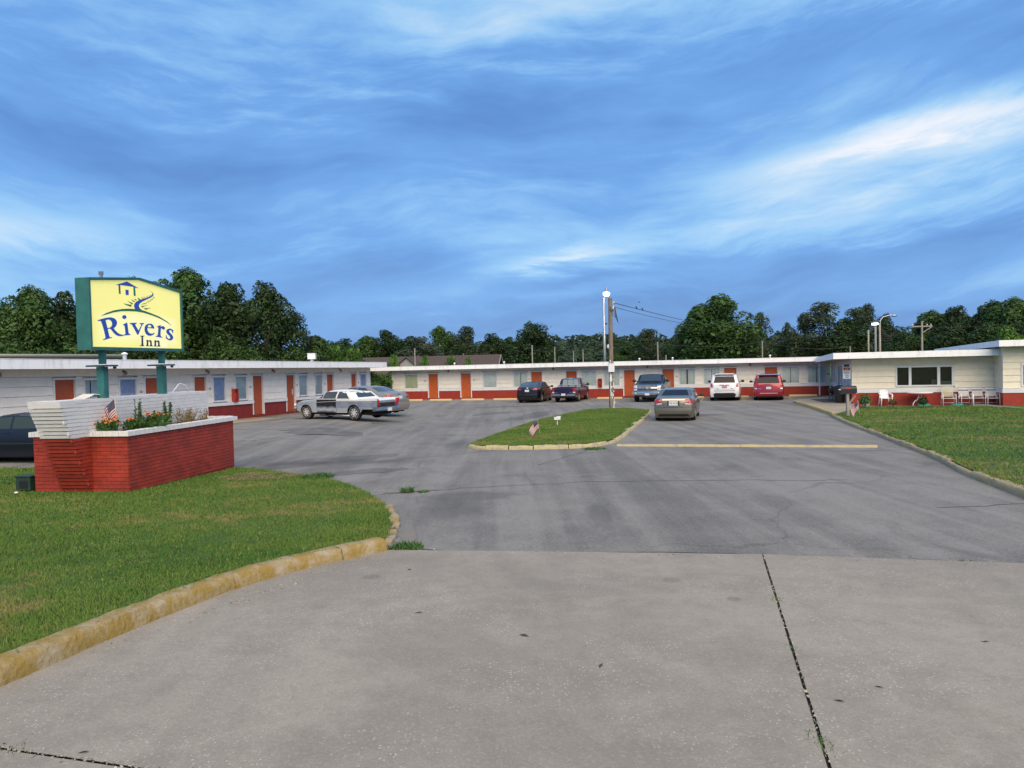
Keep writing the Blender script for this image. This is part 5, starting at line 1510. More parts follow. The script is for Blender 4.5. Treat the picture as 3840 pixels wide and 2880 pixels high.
class Car:
    def __init__(self, name, label, x, y, heading, P, cat='car', group='vehicles parked in the motel lot', zoff=0.0):
        self.P = P
        self.root = thing(name, label, cat, (x, y, gz(x, y) - 0.004 + zoff), heading, group)
        self.body()
        self.wheels()
    def arch(self, y):
        P = self.P
        zb = interp(P['bot'], y) if 'bot' in P else P.get('clr', 0.20)
        for yw in (P['yr'], P['yf']):
            ra = P['wr'] * P.get('arch', 1.14)
            d = abs(y - yw)
            if d < ra:
                zb = max(zb, P['wr'] * 0.98 + math.sqrt(ra * ra - d * d))
        return zb
    def body(self):
        P = self.P
        L = P['L']; h = L / 2
        ys = set(np.round(np.linspace(-h, h, 44), 4))
        for yw in (P['yr'], P['yf']):
            ra = P['wr'] * P.get('arch', 1.14)
            for a in np.linspace(-1, 1, 15):
                ys.add(round(yw + ra * math.sin(a * math.pi / 2) * 0.999, 4))
            ys.add(round(yw - ra - 0.004, 4)); ys.add(round(yw + ra + 0.004, 4))
        for t in P['top']:
            ys.add(round(t[0], 4))
        bed = P.get('bed')
        if bed:
            for b in (bed[0], bed[1]):
                ys.add(round(b - 0.004, 4)); ys.add(round(b + 0.004, 4))
        ys = sorted(y for y in ys if -h <= y <= h)
        roof = max(t[1] for t in P['top'])
        vs = []
        NP = 9
        for y in ys:
            w = interp(P['plan'], y); zb = self.arch(y); zs = max(interp(P['belt'], y), zb + 0.05); zt = interp(P['top'], y)
            inbed = bed and bed[0] < y < bed[1]
            t_ = max(0.0, zt - zs)
            tm = roof - interp(P['belt'], 0)
            g = min(1.0, t_ / max(0.2, tm * 0.85))
            wt = (w * 0.86) * (1 - g) + (w - P.get('tumble', 0.2)) * g
            lo = P.get('lower', 0.93)
            hz = zs - zb
            half = [(w * lo, zb), (w * 0.985, zb + 0.22 * hz), (w, zb + 0.5 * hz), (w * 0.992, zb + 0.82 * hz), (w * P.get('shoulder', 0.965), zs)]
            if inbed:
                half += [(w * 0.955, zs + 0.003), (w * 0.87, zs + 0.003), (w * 0.86, bed[2]), (0, bed[2])]
            else:
                a = w * P.get('shoulder', 0.965)
                half += [(a + (wt - a) * 0.52, zs + 0.55 * t_), (wt, zs + 0.90 * t_), (wt * 0.72, zt - 0.012 * (0.3 + g)), (0, zt)]
            bow = P.get('bow', 0.10)
            pts = []
            for i, (x, z) in enumerate(half):
                yy = y
                if i >= 5 and not inbed:
                    yy -= (bow if y > P.get('ymid', 0.1) else -bow * 0.8) * (x / w) ** 2 * min(1, g * 1.2) * (1 if i > 4 else 0)
                s0 = 1 - (y + h) / 0.55
                if s0 > 0 and 'rear' in P:
                    yy += interp(P['rear'], z) * S01(s0)
                s1 = 1 - (h - y) / 0.55
                if s1 > 0 and 'front' in P:
                    yy -= interp(P['front'], z) * S01(s1)
                pts.append((x, yy, z))
            vs += pts + [(-x, yy, z) for x, yy, z in reversed(pts[:-1])]
        N = 2 * NP - 1
        fs = []
        for k in range(len(ys) - 1):
            for i in range(N - 1):
                a = k * N + i
                fs.append((a, a + 1, a + N + 1, a + N))
        mb = MB(); mb.add(vs, fs)
        # end caps with a slight bow
        for k, sg in ((0, -1), (len(ys) - 1, 1)):
            base = vs[k * N:(k + 1) * N]
            cb = P.get('capbow', 0.06)
            M = 7
            grid = []
            for i in range(NP - 1):
                x, y, z = base[i]
                row = []
                for j in range(M):
                    u = 1 - 2 * j / (M - 1)
                    row.append((x * u, y + sg * cb * (1 - u * u), z))
                grid.append(row)
            cv = [p for r_ in grid for p in r_] + [(0, base[NP - 1][1] + sg * cb * 0.9, base[NP - 1][2])]
            cf = []
            for i in range(NP - 2):
                for j in range(M - 1):
                    cf.append((i * M + j, i * M + j + 1, (i + 1) * M + j + 1, (i + 1) * M + j))
            for j in range(M - 1):
                cf.append(((NP - 2) * M + j, (NP - 2) * M + j + 1, (NP - 1) * M))
            mb.add(cv, cf)
        o = mb.build('body', P['paint'], self.root, smooth=True)
        bm = bmesh.new(); bm.from_mesh(o.data)
        bmesh.ops.remove_doubles(bm, verts=bm.verts, dist=0.0008)
        bmesh.ops.recalc_face_normals(bm, faces=bm.faces)
        bm.to_mesh(o.data); bm.free()
        o.data.polygons.foreach_set('use_smooth', [True] * len(o.data.polygons))
        o.data.set_sharp_from_angle(angle=R(32))
        self.bobj = o
        me = o.data
        self.bvh = BVHTree.FromPolygons([v.co.copy() for v in me.vertices], [tuple(p.vertices) for p in me.polygons])
        # chassis block, near-black and set low to deepen the shade underneath
        w = P['W'] / 2
        c = MB(); c.box(-w * 0.62, w * 0.62, -h + 0.22, h - 0.25, P.get('clr', 0.2) - 0.07, P.get('clr', 0.2) + 0.34)
        c.box(-w * 0.80, w * 0.80, P['yr'] + P['wr'] * 1.25, P['yf'] - P['wr'] * 1.25, P.get('clr', 0.2) - 0.05, P.get('clr', 0.2) + 0.3)
        c.build('chassis_shade_block', UNDER, self.root)
    def wheels(self):
        P = self.P
        wr, wd = P['wr'], P.get('tw', 0.21)
        tm = [(wr * 0.66, -wd / 2), (wr * 0.93, -wd / 2), (wr * 0.985, -wd * 0.38), (wr, -wd * 0.2), (wr, wd * 0.2), (wr * 0.985, wd * 0.38), (wr * 0.93, wd / 2), (wr * 0.66, wd / 2)]
        for yw in (P['yr'], P['yf']):
            for s in (-1, 1):
                wx = s * (interp(P['plan'], yw) - wd / 2 - P.get('tuck', 0.03))
                mb = MB(); mb.lathe(tm, 24, (0, 0, 0), 'x')
                wh = mb.build('wheel', TYRE, self.root, smooth=True, angle=40)
                wh.location = (wx, yw, wr)
                rr = wr * P.get('rim', 0.68)
                e = wd / 2
                rm = MB()
                rm.lathe([(rr, s * e * 0.99), (rr * 0.92, s * e * 1.02), (rr * 0.86, s * e * 0.75), (rr * 0.2, s * e * 0.45)], 20, (0, 0, 0), 'x')
                for k in range(P.get('spokes', 5)):
                    a = 2 * math.pi * k / P.get('spokes', 5) + 0.3
                    q = Vector((s * e * 0.88, math.cos(a) * rr * 0.88, math.sin(a) * rr * 0.88))
                    rm.bar((s * e * 0.92, 0, 0), q, rr * 0.26, 0.03, 0, (1, 0, 0))
                rm.lathe([(rr * 0.22, s * e * 0.7), (rr * 0.2, s * e * 1.0), (rr * 0.05, s * e * 1.02)], 10, (0, 0, 0), 'x')
                rm.build('rim', P.get('rimmat', ALLOY), wh, smooth=True, angle=35)
                if P.get('letters'):
                    lm = MB()
                    for k in range(26):
                        if 4 < k < 8 or 17 < k < 21: continue
                        a = 2 * math.pi * k / 26
                        lm.bar((s * (e + 0.002), math.cos(a) * wr * 0.80, math.sin(a) * wr * 0.80), (s * (e + 0.002), math.cos(a) * wr * 0.87, math.sin(a) * wr * 0.87), 0.022, 0.004, 0, (1, 0, 0))
                    lm.build('tyre_lettering', FLAG_W, wh)
    def cast(self, o, d):
        hit = self.bvh.ray_cast(Vector(o), Vector(d))
        return hit[0], hit[1]
    def patch(self, name, poly, side, mat, off=0.006, parent=None, step=0.10, th=0.0):
        bm = bmesh.new()
        f = bm.faces.new([bm.verts.new((a, b, 0)) for a, b in poly])
        bmesh.ops.triangulate(bm, faces=[f])
        xs = [p[0] for p in poly]; zs = [p[1] for p in poly]
        for lo, hi, nrm in ((min(xs), max(xs), (1, 0, 0)), (min(zs), max(zs), (0, 1, 0))):
            n = int((hi - lo) / step)
            for k in range(1, n + 1):
                a = lo + (hi - lo) * k / (n + 1)
                bmesh.ops.bisect_plane(bm, geom=bm.verts[:] + bm.edges[:] + bm.faces[:], plane_co=(a, 0, 0) if nrm[0] else (0, a, 0), plane_no=nrm)
        D = {'rear': (0, 1, 0), 'front': (0, -1, 0), 'left': (1, 0, 0), 'right': (-1, 0, 0), 'top': (0, 0, -1)}[side]
        for v in bm.verts:
            a, b = v.co.x, v.co.y
            o = {'rear': (a, -9, b), 'front': (a, 9, b), 'left': (-9, a, b), 'right': (9, a, b), 'top': (a, b, 9)}[side]
            p, n_ = self.cast(o, D)
            if p is None:
                s = Vector(o) + Vector(D) * (9 - (self.P['L'] / 2 if side in ('rear', 'front') else self.P['W'] / 2))
                p, n_, *_ = self.bvh.find_nearest(s)
            if n_.dot(Vector(D)) > 0:
                n_ = -n_
            v.co = p + n_ * off
        me = bpy.data.meshes.new(name)
        bm.to_mesh(me); bm.free()
        me.materials.append(mat)
        me.polygons.foreach_set('use_smooth', [True] * len(me.polygons))
        return link(name, me, parent or self.root)
    def seam(self, name, pts, side, w=0.012, mat=None, off=0.004, parent=None):
        poly = []
        P_ = [Vector(p) for p in pts]
        for s in (1, -1):
            seq = P_ if s == 1 else P_[::-1]
            for i, p in enumerate(seq):
                d = (seq[min(i + 1, len(seq) - 1)] - seq[max(i - 1, 0)]).normalized()
                poly.append((p.x - d.y * w / 2, p.y + d.x * w / 2))
        return self.patch(name, poly, side, mat or TRIM, off, parent, 0.08)
    def plate(self, side, z, w=0.30, h=0.15, text=None, mat=None, tilt=0.0):
        sg = -1 if side == 'rear' else 1
        best = None
        for dx in (-w / 2, 0, w / 2):
            for dz in (-h / 2, h / 2):
                p, n_ = self.cast((dx, sg * 9, z + dz), (0, -sg, 0))
                if p is not None and (best is None or sg * p.y > sg * best):
                    best = p.y
        y = best + sg * 0.012
        mb = MB(); mb.box(-w / 2, w / 2, y - 0.006, y + 0.006, z - h / 2, z + h / 2)
        o = mb.build('licence_plate', mat or PLATE, self.root)
        if text:
            text_mesh('plate_text', text, h * 0.62, INK, o, (0, y + sg * 0.008, z - 0.01), (math.pi / 2, 0, 0 if sg < 0 else math.pi), 0.001)
        return o
    def mirrors(self, y, z, mat, sx=None, size=(0.11, 0.07, 0.075)):
        for s in (-1, 1):
            w = interp(self.P['plan'], y) - 0.03
            mb = MB(); mb.blob((s * (w + 0.16), y, z), size, 10, 6); mb.bar((s * (w - 0.06), y + 0.02, z - 0.04), (s * (w + 0.12), y, z - 0.02), 0.05, 0.05)
            mb.build('mirror', mat, self.root, smooth=True)
    def both(self, name, poly, mat, off=0.006, **kw):
        for sd in ('left', 'right'):
            self.patch(name, poly, sd, mat, off, **kw)
    def sym(self, name, poly, side, mat, off=0.006, parent=None, **kw):
        self.patch(name, poly, side, mat, off, parent, **kw)
        self.patch(name, [(-a, b) for a, b in reversed(poly)], side, mat, off, parent, **kw)

HD = YAW        # vehicles nose in towards the cream wing: local +y along Vw
def sedan_P(L, W, H, wr, pm_, deck=1.08, belt=0.98, **kw):
    h = L / 2
    P = dict(L=L, W=W, H=H, wr=wr, paint=pm_, yr=-h + 0.98 * L / 4.8, yf=h - 0.92 * L / 4.8, clr=0.19, tumble=0.20,
             top=[(-h, deck - 0.14), (-h + 0.05, deck - 0.03), (-h + 0.25, deck), (-h + 0.62, deck + 0.02), (-h + 0.80, deck + 0.05), (-h + 1.50, H - 0.045), (-0.35, H - 0.005), (0.15, H), (0.42, H - 0.03), (1.22, belt + 0.07), (1.45, belt + 0.02), (h - 0.45, 0.82), (h - 0.08, 0.70), (h, 0.60)],
             belt=[(-h, deck - 0.16), (-h + 0.3, belt - 0.02), (-0.8, belt), (0.9, belt - 0.04), (h - 0.5, 0.74), (h, 0.56)],
             plan=[(-h, W / 2 - 0.13), (-h + 0.25, W / 2 - 0.045), (-h + 0.8, W / 2), (0.8, W / 2), (h - 0.6, W / 2 - 0.05), (h - 0.15, W / 2 - 0.17), (h, W / 2 - 0.30)],
             rear=[(0.2, 0.10), (0.32, 0.02), (0.52, 0.0), (0.62, 0.05), (0.8, 0.065), (deck, 0.08)], front=[(0.2, 0.06), (0.4, 0.0), (0.6, 0.03)])
    P.update(kw)
    return P
def sedan_glass(c, P, belt, H, rear_w=(0.62, 0.50), glass=None):
    gl = glass or CGLASS
    h = P['L'] / 2; dk = P['top'][3][1]
    c.patch('rear_window', [(-rear_w[0], dk + 0.045), (rear_w[0], dk + 0.045), (rear_w[1], H - 0.085), (-rear_w[1], H - 0.085)], 'rear', gl, 0.006)
    c.patch('windscreen', [(-0.68, belt + 0.10), (0.68, belt + 0.10), (0.54, H - 0.07), (-0.54, H - 0.07)], 'front', gl, 0.006)
    c.both('side_window', [(-0.12, belt + 0.035), (0.92, belt + 0.03), (0.42, H - 0.11), (-0.12, H - 0.085)], gl)
    c.both('side_window', [(-h + 1.12, belt + 0.045), (-0.18, belt + 0.035), (-0.18, H - 0.085), (-0.70, H - 0.10)], gl)
    c.both('door_handle', [(-0.10, belt - 0.10), (0.10, belt - 0.10), (0.10, belt - 0.07), (-0.10, belt - 0.07)], P['paint'], 0.02)
    for s in ('left', 'right'):
        c.seam('door_gap', [(-0.15, 0.30), (-0.15, belt + 0.02)], s)
        c.seam('door_gap', [(0.98, 0.32), (1.02, belt - 0.02)], s)

# --- gold sedan by the island
GOLD = paint('gold_paint', (0.175, 0.162, 0.125), 0.6, 0.32, 0.5)
def gold_sedan():
    P = sedan_P(4.93, 1.86, 1.47, 0.33, GOLD, deck=1.10, belt=1.0)
    c_ = Vector((7.28, 34.9, 0)) + Vw * 2.30
    c = Car('sedan', 'gold four door sedan parked alone beside the grass island', c_.x, c_.y, HD, P)
    sedan_glass(c, P, 1.0, 1.47)
    tl = c.sym
    c.sym('tail_light', [(0.50, 0.86), (0.80, 0.82), (0.84, 1.0), (0.56, 1.04)], 'rear', TAIL, 0.012)
    c.sym('reverse_lens', [(0.50, 0.80), (0.82, 0.775), (0.80, 0.82), (0.50, 0.86)], 'rear', CLEAR, 0.012)
    c.both('tail_light', [(-2.44, 0.80), (-2.12, 0.86), (-2.06, 0.98), (-2.40, 1.0)], TAIL, 0.010)
    c.seam('boot_seam', [(-0.55, 1.03), (-0.42, 0.68), (0.42, 0.68), (0.55, 1.03)], 'rear', 0.014)
    c.patch('chrome_strip', [(-0.50, 0.985), (0.50, 0.985), (0.50, 1.005), (-0.50, 1.005)], 'rear', CHROME, 0.012)
    c.patch('plate_recess', [(-0.27, 0.73), (0.27, 0.73), (0.27, 0.95), (-0.27, 0.95)], 'rear', TRIM, 0.006)
    c.plate('rear', 0.845, 0.40, 0.20, 'T79 9195')
    c.patch('emblem', [(-0.045, 1.02), (0.045, 1.02), (0.04, 1.075), (-0.04, 1.075)], 'rear', CHROME, 0.012)
    c.patch('lower_valance', [(-0.72, 0.26), (0.72, 0.26), (0.62, 0.36), (-0.62, 0.36)], 'rear', TRIM, 0.008)
    c.seam('bumper_seam', [(-0.86, 0.66), (-0.45, 0.655), (0.45, 0.655), (0.86, 0.66)], 'rear', 0.012)
    mb = MB(); mb.tube([(0.55, -2.42, 0.27), (0.55, -2.2, 0.27)], 0.035, 10); mb.build('exhaust', CHROME, c.root)
    c.mirrors(0.95, 1.06, TRIM)
gold_sedan()

# --- black compact sedan
BLK = paint('black_paint', (0.0075, 0.0075, 0.011), 0.2, 0.25, 0.25)
def black_compact():
    P = sedan_P(4.50, 1.76, 1.46, 0.325, BLK, deck=1.14, belt=1.0)
    h = 2.25
    P['top'] = [(-h, 1.0), (-h + 0.05, 1.10), (-h + 0.22, 1.14), (-h + 0.40, 1.16), (-h + 0.55, 1.19), (-h + 1.40, 1.425), (-0.3, 1.455), (0.15, 1.46), (0.42, 1.43), (1.20, 1.06), (1.45, 1.0), (h - 0.4, 0.82), (h - 0.08, 0.7), (h, 0.6)]
    c_ = Vector((1.07, 54.45, 0)) + Vw * 2.15
    c = Car('sedan', 'black compact sedan with wide red tail lights parked before the cream wing', c_.x, c_.y, HD, P)
    sedan_glass(c, P, 1.0, 1.46, (0.60, 0.50), pm('car_glass_blue', (0.04, 0.055, 0.075), 0.05, spec=0.45))
    c.sym('tail_light', [(0.36, 0.93), (0.62, 0.90), (0.80, 0.96), (0.78, 1.06), (0.55, 1.04)], 'rear', TAIL, 0.012)
    c.both('tail_light', [(-2.2, 0.93), (-1.88, 1.0), (-1.90, 1.06), (-2.2, 1.05)], TAIL, 0.010)
    c.plate('rear', 0.86, 0.30, 0.15)
    c.patch('emblem', [(-0.07, 1.02), (0.07, 1.02), (0.07, 1.06), (-0.07, 1.06)], 'rear', CHROME, 0.012)
    c.seam('boot_seam', [(-0.52, 1.06), (-0.44, 0.74), (0.44, 0.74), (0.52, 1.06)], 'rear', 0.010)
    c.patch('bumper_crease', [(-0.7, 0.55), (0.7, 0.55), (0.66, 0.58), (-0.66, 0.58)], 'rear', pm('black_paint_gloss', (0.03, 0.03, 0.035), 0.2, coat=1.0), 0.012)
    c.patch('lower_valance', [(-0.72, 0.26), (0.72, 0.26), (0.62, 0.40), (-0.62, 0.40)], 'rear', TRIM, 0.008)
    c.mirrors(0.95, 1.07, BLK)
    mb = MB(); mb.prism([(-0.62, 1.462), (-0.50, 1.462), (-0.60, 1.52)], -0.015, 0.015, 'yz'); mb.build('roof_fin', BLK, c.root)
black_compact()

# --- dark purple pickup
PUR = paint('dark_purple_paint', (0.018, 0.010, 0.050), 0.2, 0.28, 0.3)
def pickup():
    L, W, H = 4.95, 1.74, 1.66
    h = L / 2
    P = dict(L=L, W=W, H=H, wr=0.36, paint=PUR, yr=-h + 1.15, yf=h - 0.85, clr=0.34, tumble=0.17, lower=0.97, shoulder=0.985, bow=0.04, capbow=0.02, ymid=0.35,
             bed=(-h + 0.07, -0.42, 0.62), tw=0.23,
             top=[(-h, 1.03), (-h + 0.07, 1.03), (-0.42, 1.03), (-0.40, 1.08), (-0.27, 1.60), (0.0, 1.65), (0.5, 1.66), (0.72, 1.62), (1.30, 1.10), (1.5, 1.05), (h - 0.2, 0.98), (h, 0.80)],
             belt=[(-h, 1.025), (-0.4, 1.025), (0.9, 1.0), (1.3, 1.0), (h - 0.2, 0.93), (h, 0.76)],
             plan=[(-h, W / 2 - 0.02), (-h + 0.3, W / 2), (h - 0.5, W / 2), (h, W / 2 - 0.16)], front=[(0.3, 0.0), (0.8, 0.05)])
    c_ = Vector((3.62, 53.95, 0)) + Vw * 2.35
    c = Car('pickup_truck', 'dark purple pickup truck with a silver toolbox across its bed', c_.x, c_.y, HD, P, 'pickup')
    c.patch('rear_window', [(-0.58, 1.16), (0.58, 1.16), (0.53, 1.55), (-0.53, 1.55)], 'rear', CGLASS_LT, 0.006)
    for x in (-0.21, 0.21):
        c.seam('window_bar', [(x, 1.16), (x, 1.55)], 'rear', 0.03, None, 0.012)
    c.both('side_window', [(0.02, 1.06), (1.08, 1.05), (0.66, 1.55), (0.02, 1.56)], CGLASS_LT)
    c.both('side_window', [(-0.32, 1.08), (-0.04, 1.06), (-0.04, 1.55), (-0.20, 1.52)], CGLASS)
    c.patch('windscreen', [(-0.66, 1.16), (0.66, 1.16), (0.54, 1.57), (-0.54, 1.57)], 'front', CGLASS)
    c.sym('tail_light', [(0.66, 0.66), (0.84, 0.66), (0.84, 1.0), (0.66, 1.0)], 'rear', TAIL, 0.012)
    c.sym('reverse_lens', [(0.66, 0.66), (0.84, 0.66), (0.84, 0.74), (0.66, 0.74)], 'rear', CLEAR, 0.016)
    c.seam('tailgate_seam', [(-0.64, 1.02), (-0.64, 0.62), (0.64, 0.62), (0.64, 1.02)], 'rear', 0.014)
    c.patch('tailgate_handle', [(-0.10, 0.90), (0.10, 0.90), (0.10, 0.97), (-0.10, 0.97)], 'rear', TRIM, 0.012)
    for x in (-0.5, 0.5):
        c.patch('badge', [(x - 0.08, 0.70), (x + 0.08, 0.70), (x + 0.08, 0.725), (x - 0.08, 0.725)], 'rear', CHROME, 0.012)
    mb = MB(); mb.box(-0.84, -0.26, -h - 0.16, -h - 0.02, 0.46, 0.60); mb.box(0.26, 0.84, -h - 0.16, -h - 0.02, 0.46, 0.60); mb.box(-0.26, 0.26, -h - 0.14, -h - 0.02, 0.46, 0.50)
    bp = mb.build('rear_bumper', pm('worn_chrome', (0.36, 0.37, 0.39), 0.3, 0.9, var=0.2, scale=10), c.root)
    mb = MB(); mb.box(-0.15, 0.15, -h - 0.15, -h - 0.137, 0.49, 0.63); mb.build('licence_plate', PLATE, c.root)
    # toolbox
    mb = MB(); mb.box(-0.80, 0.80, -0.90, -0.46, 1.03, 1.15); mb.box(-0.83, 0.83, -0.93, -0.44, 1.151, 1.18)
    tb = mb.build('toolbox', pm('checker_plate', (0.60, 0.62, 0.60), 0.38, 0.7, var=0.12, scale=14), c.root)
    mb = MB()
    for x in (-0.52, 0.0, 0.52):
        mb.box(x - 0.06, x + 0.06, -0.935, -0.931, 1.09, 1.14)
    mb.build('toolbox_latch', TRIM, tb)
    c.patch('brake_light', [(-0.14, 1.60), (0.14, 1.60), (0.13, 1.63), (-0.13, 1.63)], 'rear', CLEAR, 0.012)
    c.mirrors(0.98, 1.16, TRIM, size=(0.12, 0.06, 0.10))
    c.both('door_handle', [(0.10, 0.93), (0.26, 0.93), (0.26, 0.97), (0.10, 0.97)], TRIM, 0.015)
    for s in ('left', 'right'):
        c.seam('door_gap', [(0.0, 0.5), (0.0, 1.02)], s); c.seam('door_gap', [(1.12, 0.5), (1.14, 0.98)], s); c.seam('bed_gap', [(-0.42, 0.45), (-0.42, 1.0)], s, 0.02)
        c.seam('side_moulding', [(-1.0, 0.66), (1.2, 0.66)], s, 0.05, None, 0.012)
pickup()

# --- black truck facing out
def big_truck():
    L, W, H = 5.7, 2.0, 1.86
    h = L / 2
    BT = paint('black_truck_paint', (0.008, 0.010, 0.015), 0.0, 0.25, 0.2)
    P = dict(L=L, W=W, H=H, wr=0.40, paint=BT, yr=-h + 1.2, yf=h - 0.98, clr=0.40, tumble=0.20, lower=0.97, shoulder=0.985, bow=0.07, capbow=0.07, ymid=-0.2, tw=0.27, spokes=6,
             bed=(-h + 0.07, -0.92, 0.75),
             top=[(-h, 1.30), (-h + 0.07, 1.30), (-0.92, 1.30), (-0.90, 1.34), (-0.78, 1.78), (-0.4, 1.85), (0.25, 1.86), (0.55, 1.82), (1.22, 1.30), (1.45, 1.26), (h - 0.25, 1.17), (h - 0.05, 1.10), (h, 0.98)],
             belt=[(-h, 1.295), (-0.9, 1.295), (0.9, 1.24), (1.3, 1.2), (h - 0.25, 1.10), (h, 0.94)],
             plan=[(-h, W / 2 - 0.03), (-h + 0.3, W / 2), (h - 0.6, W / 2), (h - 0.15, W / 2 - 0.05), (h, W / 2 - 0.10)], front=[(0.4, 0.0), (1.1, 0.04)])
    c_ = Vector((9.02, 51.6, 0)) + Vw * 2.85
    c = Car('pickup_truck', 'black pickup truck with chrome grille facing out of its parking space', c_.x, c_.y, HD + math.pi, P, 'pickup')
    GR = pm('grille_dark', (0.03, 0.03, 0.032), 0.4)
    c.patch('windscreen', [(-0.76, 1.36), (0.76, 1.36), (0.64, 1.78), (-0.64, 1.78)], 'front', pm('car_glass_blue', (0.05, 0.065, 0.08)), 0.006)
    c.both('side_window', [(-0.70, 1.32), (0.0, 1.32), (0.0, 1.74), (-0.66, 1.73)], CGLASS)
    c.both('side_window', [(0.05, 1.32), (1.0, 1.29), (0.52, 1.74), (0.05, 1.75)], CGLASS)
    for z0, z1 in ((0.98, 1.11), (0.78, 0.93)):
        g_ = c.patch('grille', [(-0.62, z0), (0.62, z0), (0.62, z1), (-0.62, z1)], 'front', GR, 0.014)
        for k in range(2):
            z = z0 + (z1 - z0) * (k + 0.6) / 2.2
            c.seam('grille_bar', [(-0.60 + 0.1 * i, z + 0.008 * (-1) ** i) for i in range(13)], 'front', 0.012, pm('dull_chrome', (0.30, 0.31, 0.33), 0.3, 0.8), 0.022, g_)
    c.seam('grille_frame', [(-0.96, 1.125), (0.96, 1.125)], 'front', 0.03, CHROME, 0.024)
    c.seam('grille_frame', [(-0.66, 0.955), (0.66, 0.955)], 'front', 0.035, CHROME, 0.026)
    c.seam('grille_frame', [(-0.66, 0.765), (0.66, 0.765)], 'front', 0.025, CHROME, 0.026)
    c.patch('badge', [(-0.13, 0.94), (-0.06, 0.94), (-0.06, 0.92), (0.06, 0.92), (0.06, 0.94), (0.13, 0.94), (0.13, 0.97), (0.06, 0.97), (0.06, 0.99), (-0.06, 0.99), (-0.06, 0.97), (-0.13, 0.97)], 'front', pm('gold_badge', (0.5, 0.38, 0.12), 0.3, 0.8), 0.034)
    c.sym('headlight', [(0.66, 0.97), (0.90, 0.97), (0.90, 1.11), (0.66, 1.11)], 'front', CLEAR, 0.014)
    c.sym('headlight', [(0.66, 0.79), (0.90, 0.79), (0.90, 0.93), (0.66, 0.93)], 'front', CLEAR, 0.014)
    mb = MB()
    n = 9
    vs = []
    for j in range(n):
        u = -1 + 2 * j / (n - 1)
        y = h + 0.11 - 0.12 * u * u
        vs += [(u * 0.99, y, 0.50), (u * 0.99, y + 0.03, 0.56), (u * 0.99, y + 0.02, 0.68), (u * 0.99, y - 0.02, 0.72), (u * 0.99, y - 0.14, 0.72), (u * 0.99, y - 0.14, 0.50)]
    mb.add(vs, [(k * 6 + i, k * 6 + (i + 1) % 6, (k + 1) * 6 + (i + 1) % 6, (k + 1) * 6 + i) for k in range(n - 1) for i in range(6)] + [(5, 4, 3, 2, 1, 0), tuple(range((n - 1) * 6, n * 6))])
    mb.build('front_bumper', CHROME, c.root, smooth=True, angle=35)
    mb = MB(); mb.box(-0.15, 0.15, h + 0.125, h + 0.14, 0.47, 0.62); mb.build('licence_plate', PLATE, c.root)
    mb = MB(); mb.box(-0.55, 0.55, h - 0.03, h + 0.06, 0.34, 0.495); mb.build('air_dam', TRIM, c.root)
    for s in (-1, 1):
        mb = MB(); mb.blob((s * 0.78, h + 0.055, 0.60), (0.07, 0.03, 0.045), 8, 5); mb.build('fog_light', CLEAR, c.root, smooth=True)
    c.mirrors(0.92, 1.40, TRIM, size=(0.13, 0.07, 0.11))
    c.seam('wiper', [(-0.65, 1.365), (0.0, 1.35)], 'front', 0.015, None, 0.02)
    c.seam('wiper', [(0.0, 1.365), (0.65, 1.35)], 'front', 0.015, None, 0.02)
    mb = MB(); mb.box(-0.05, 0.05, 0.66, 0.68, 1.66, 1.72); mb.build('inspection_sticker', PLATE, c.root)
big_truck()

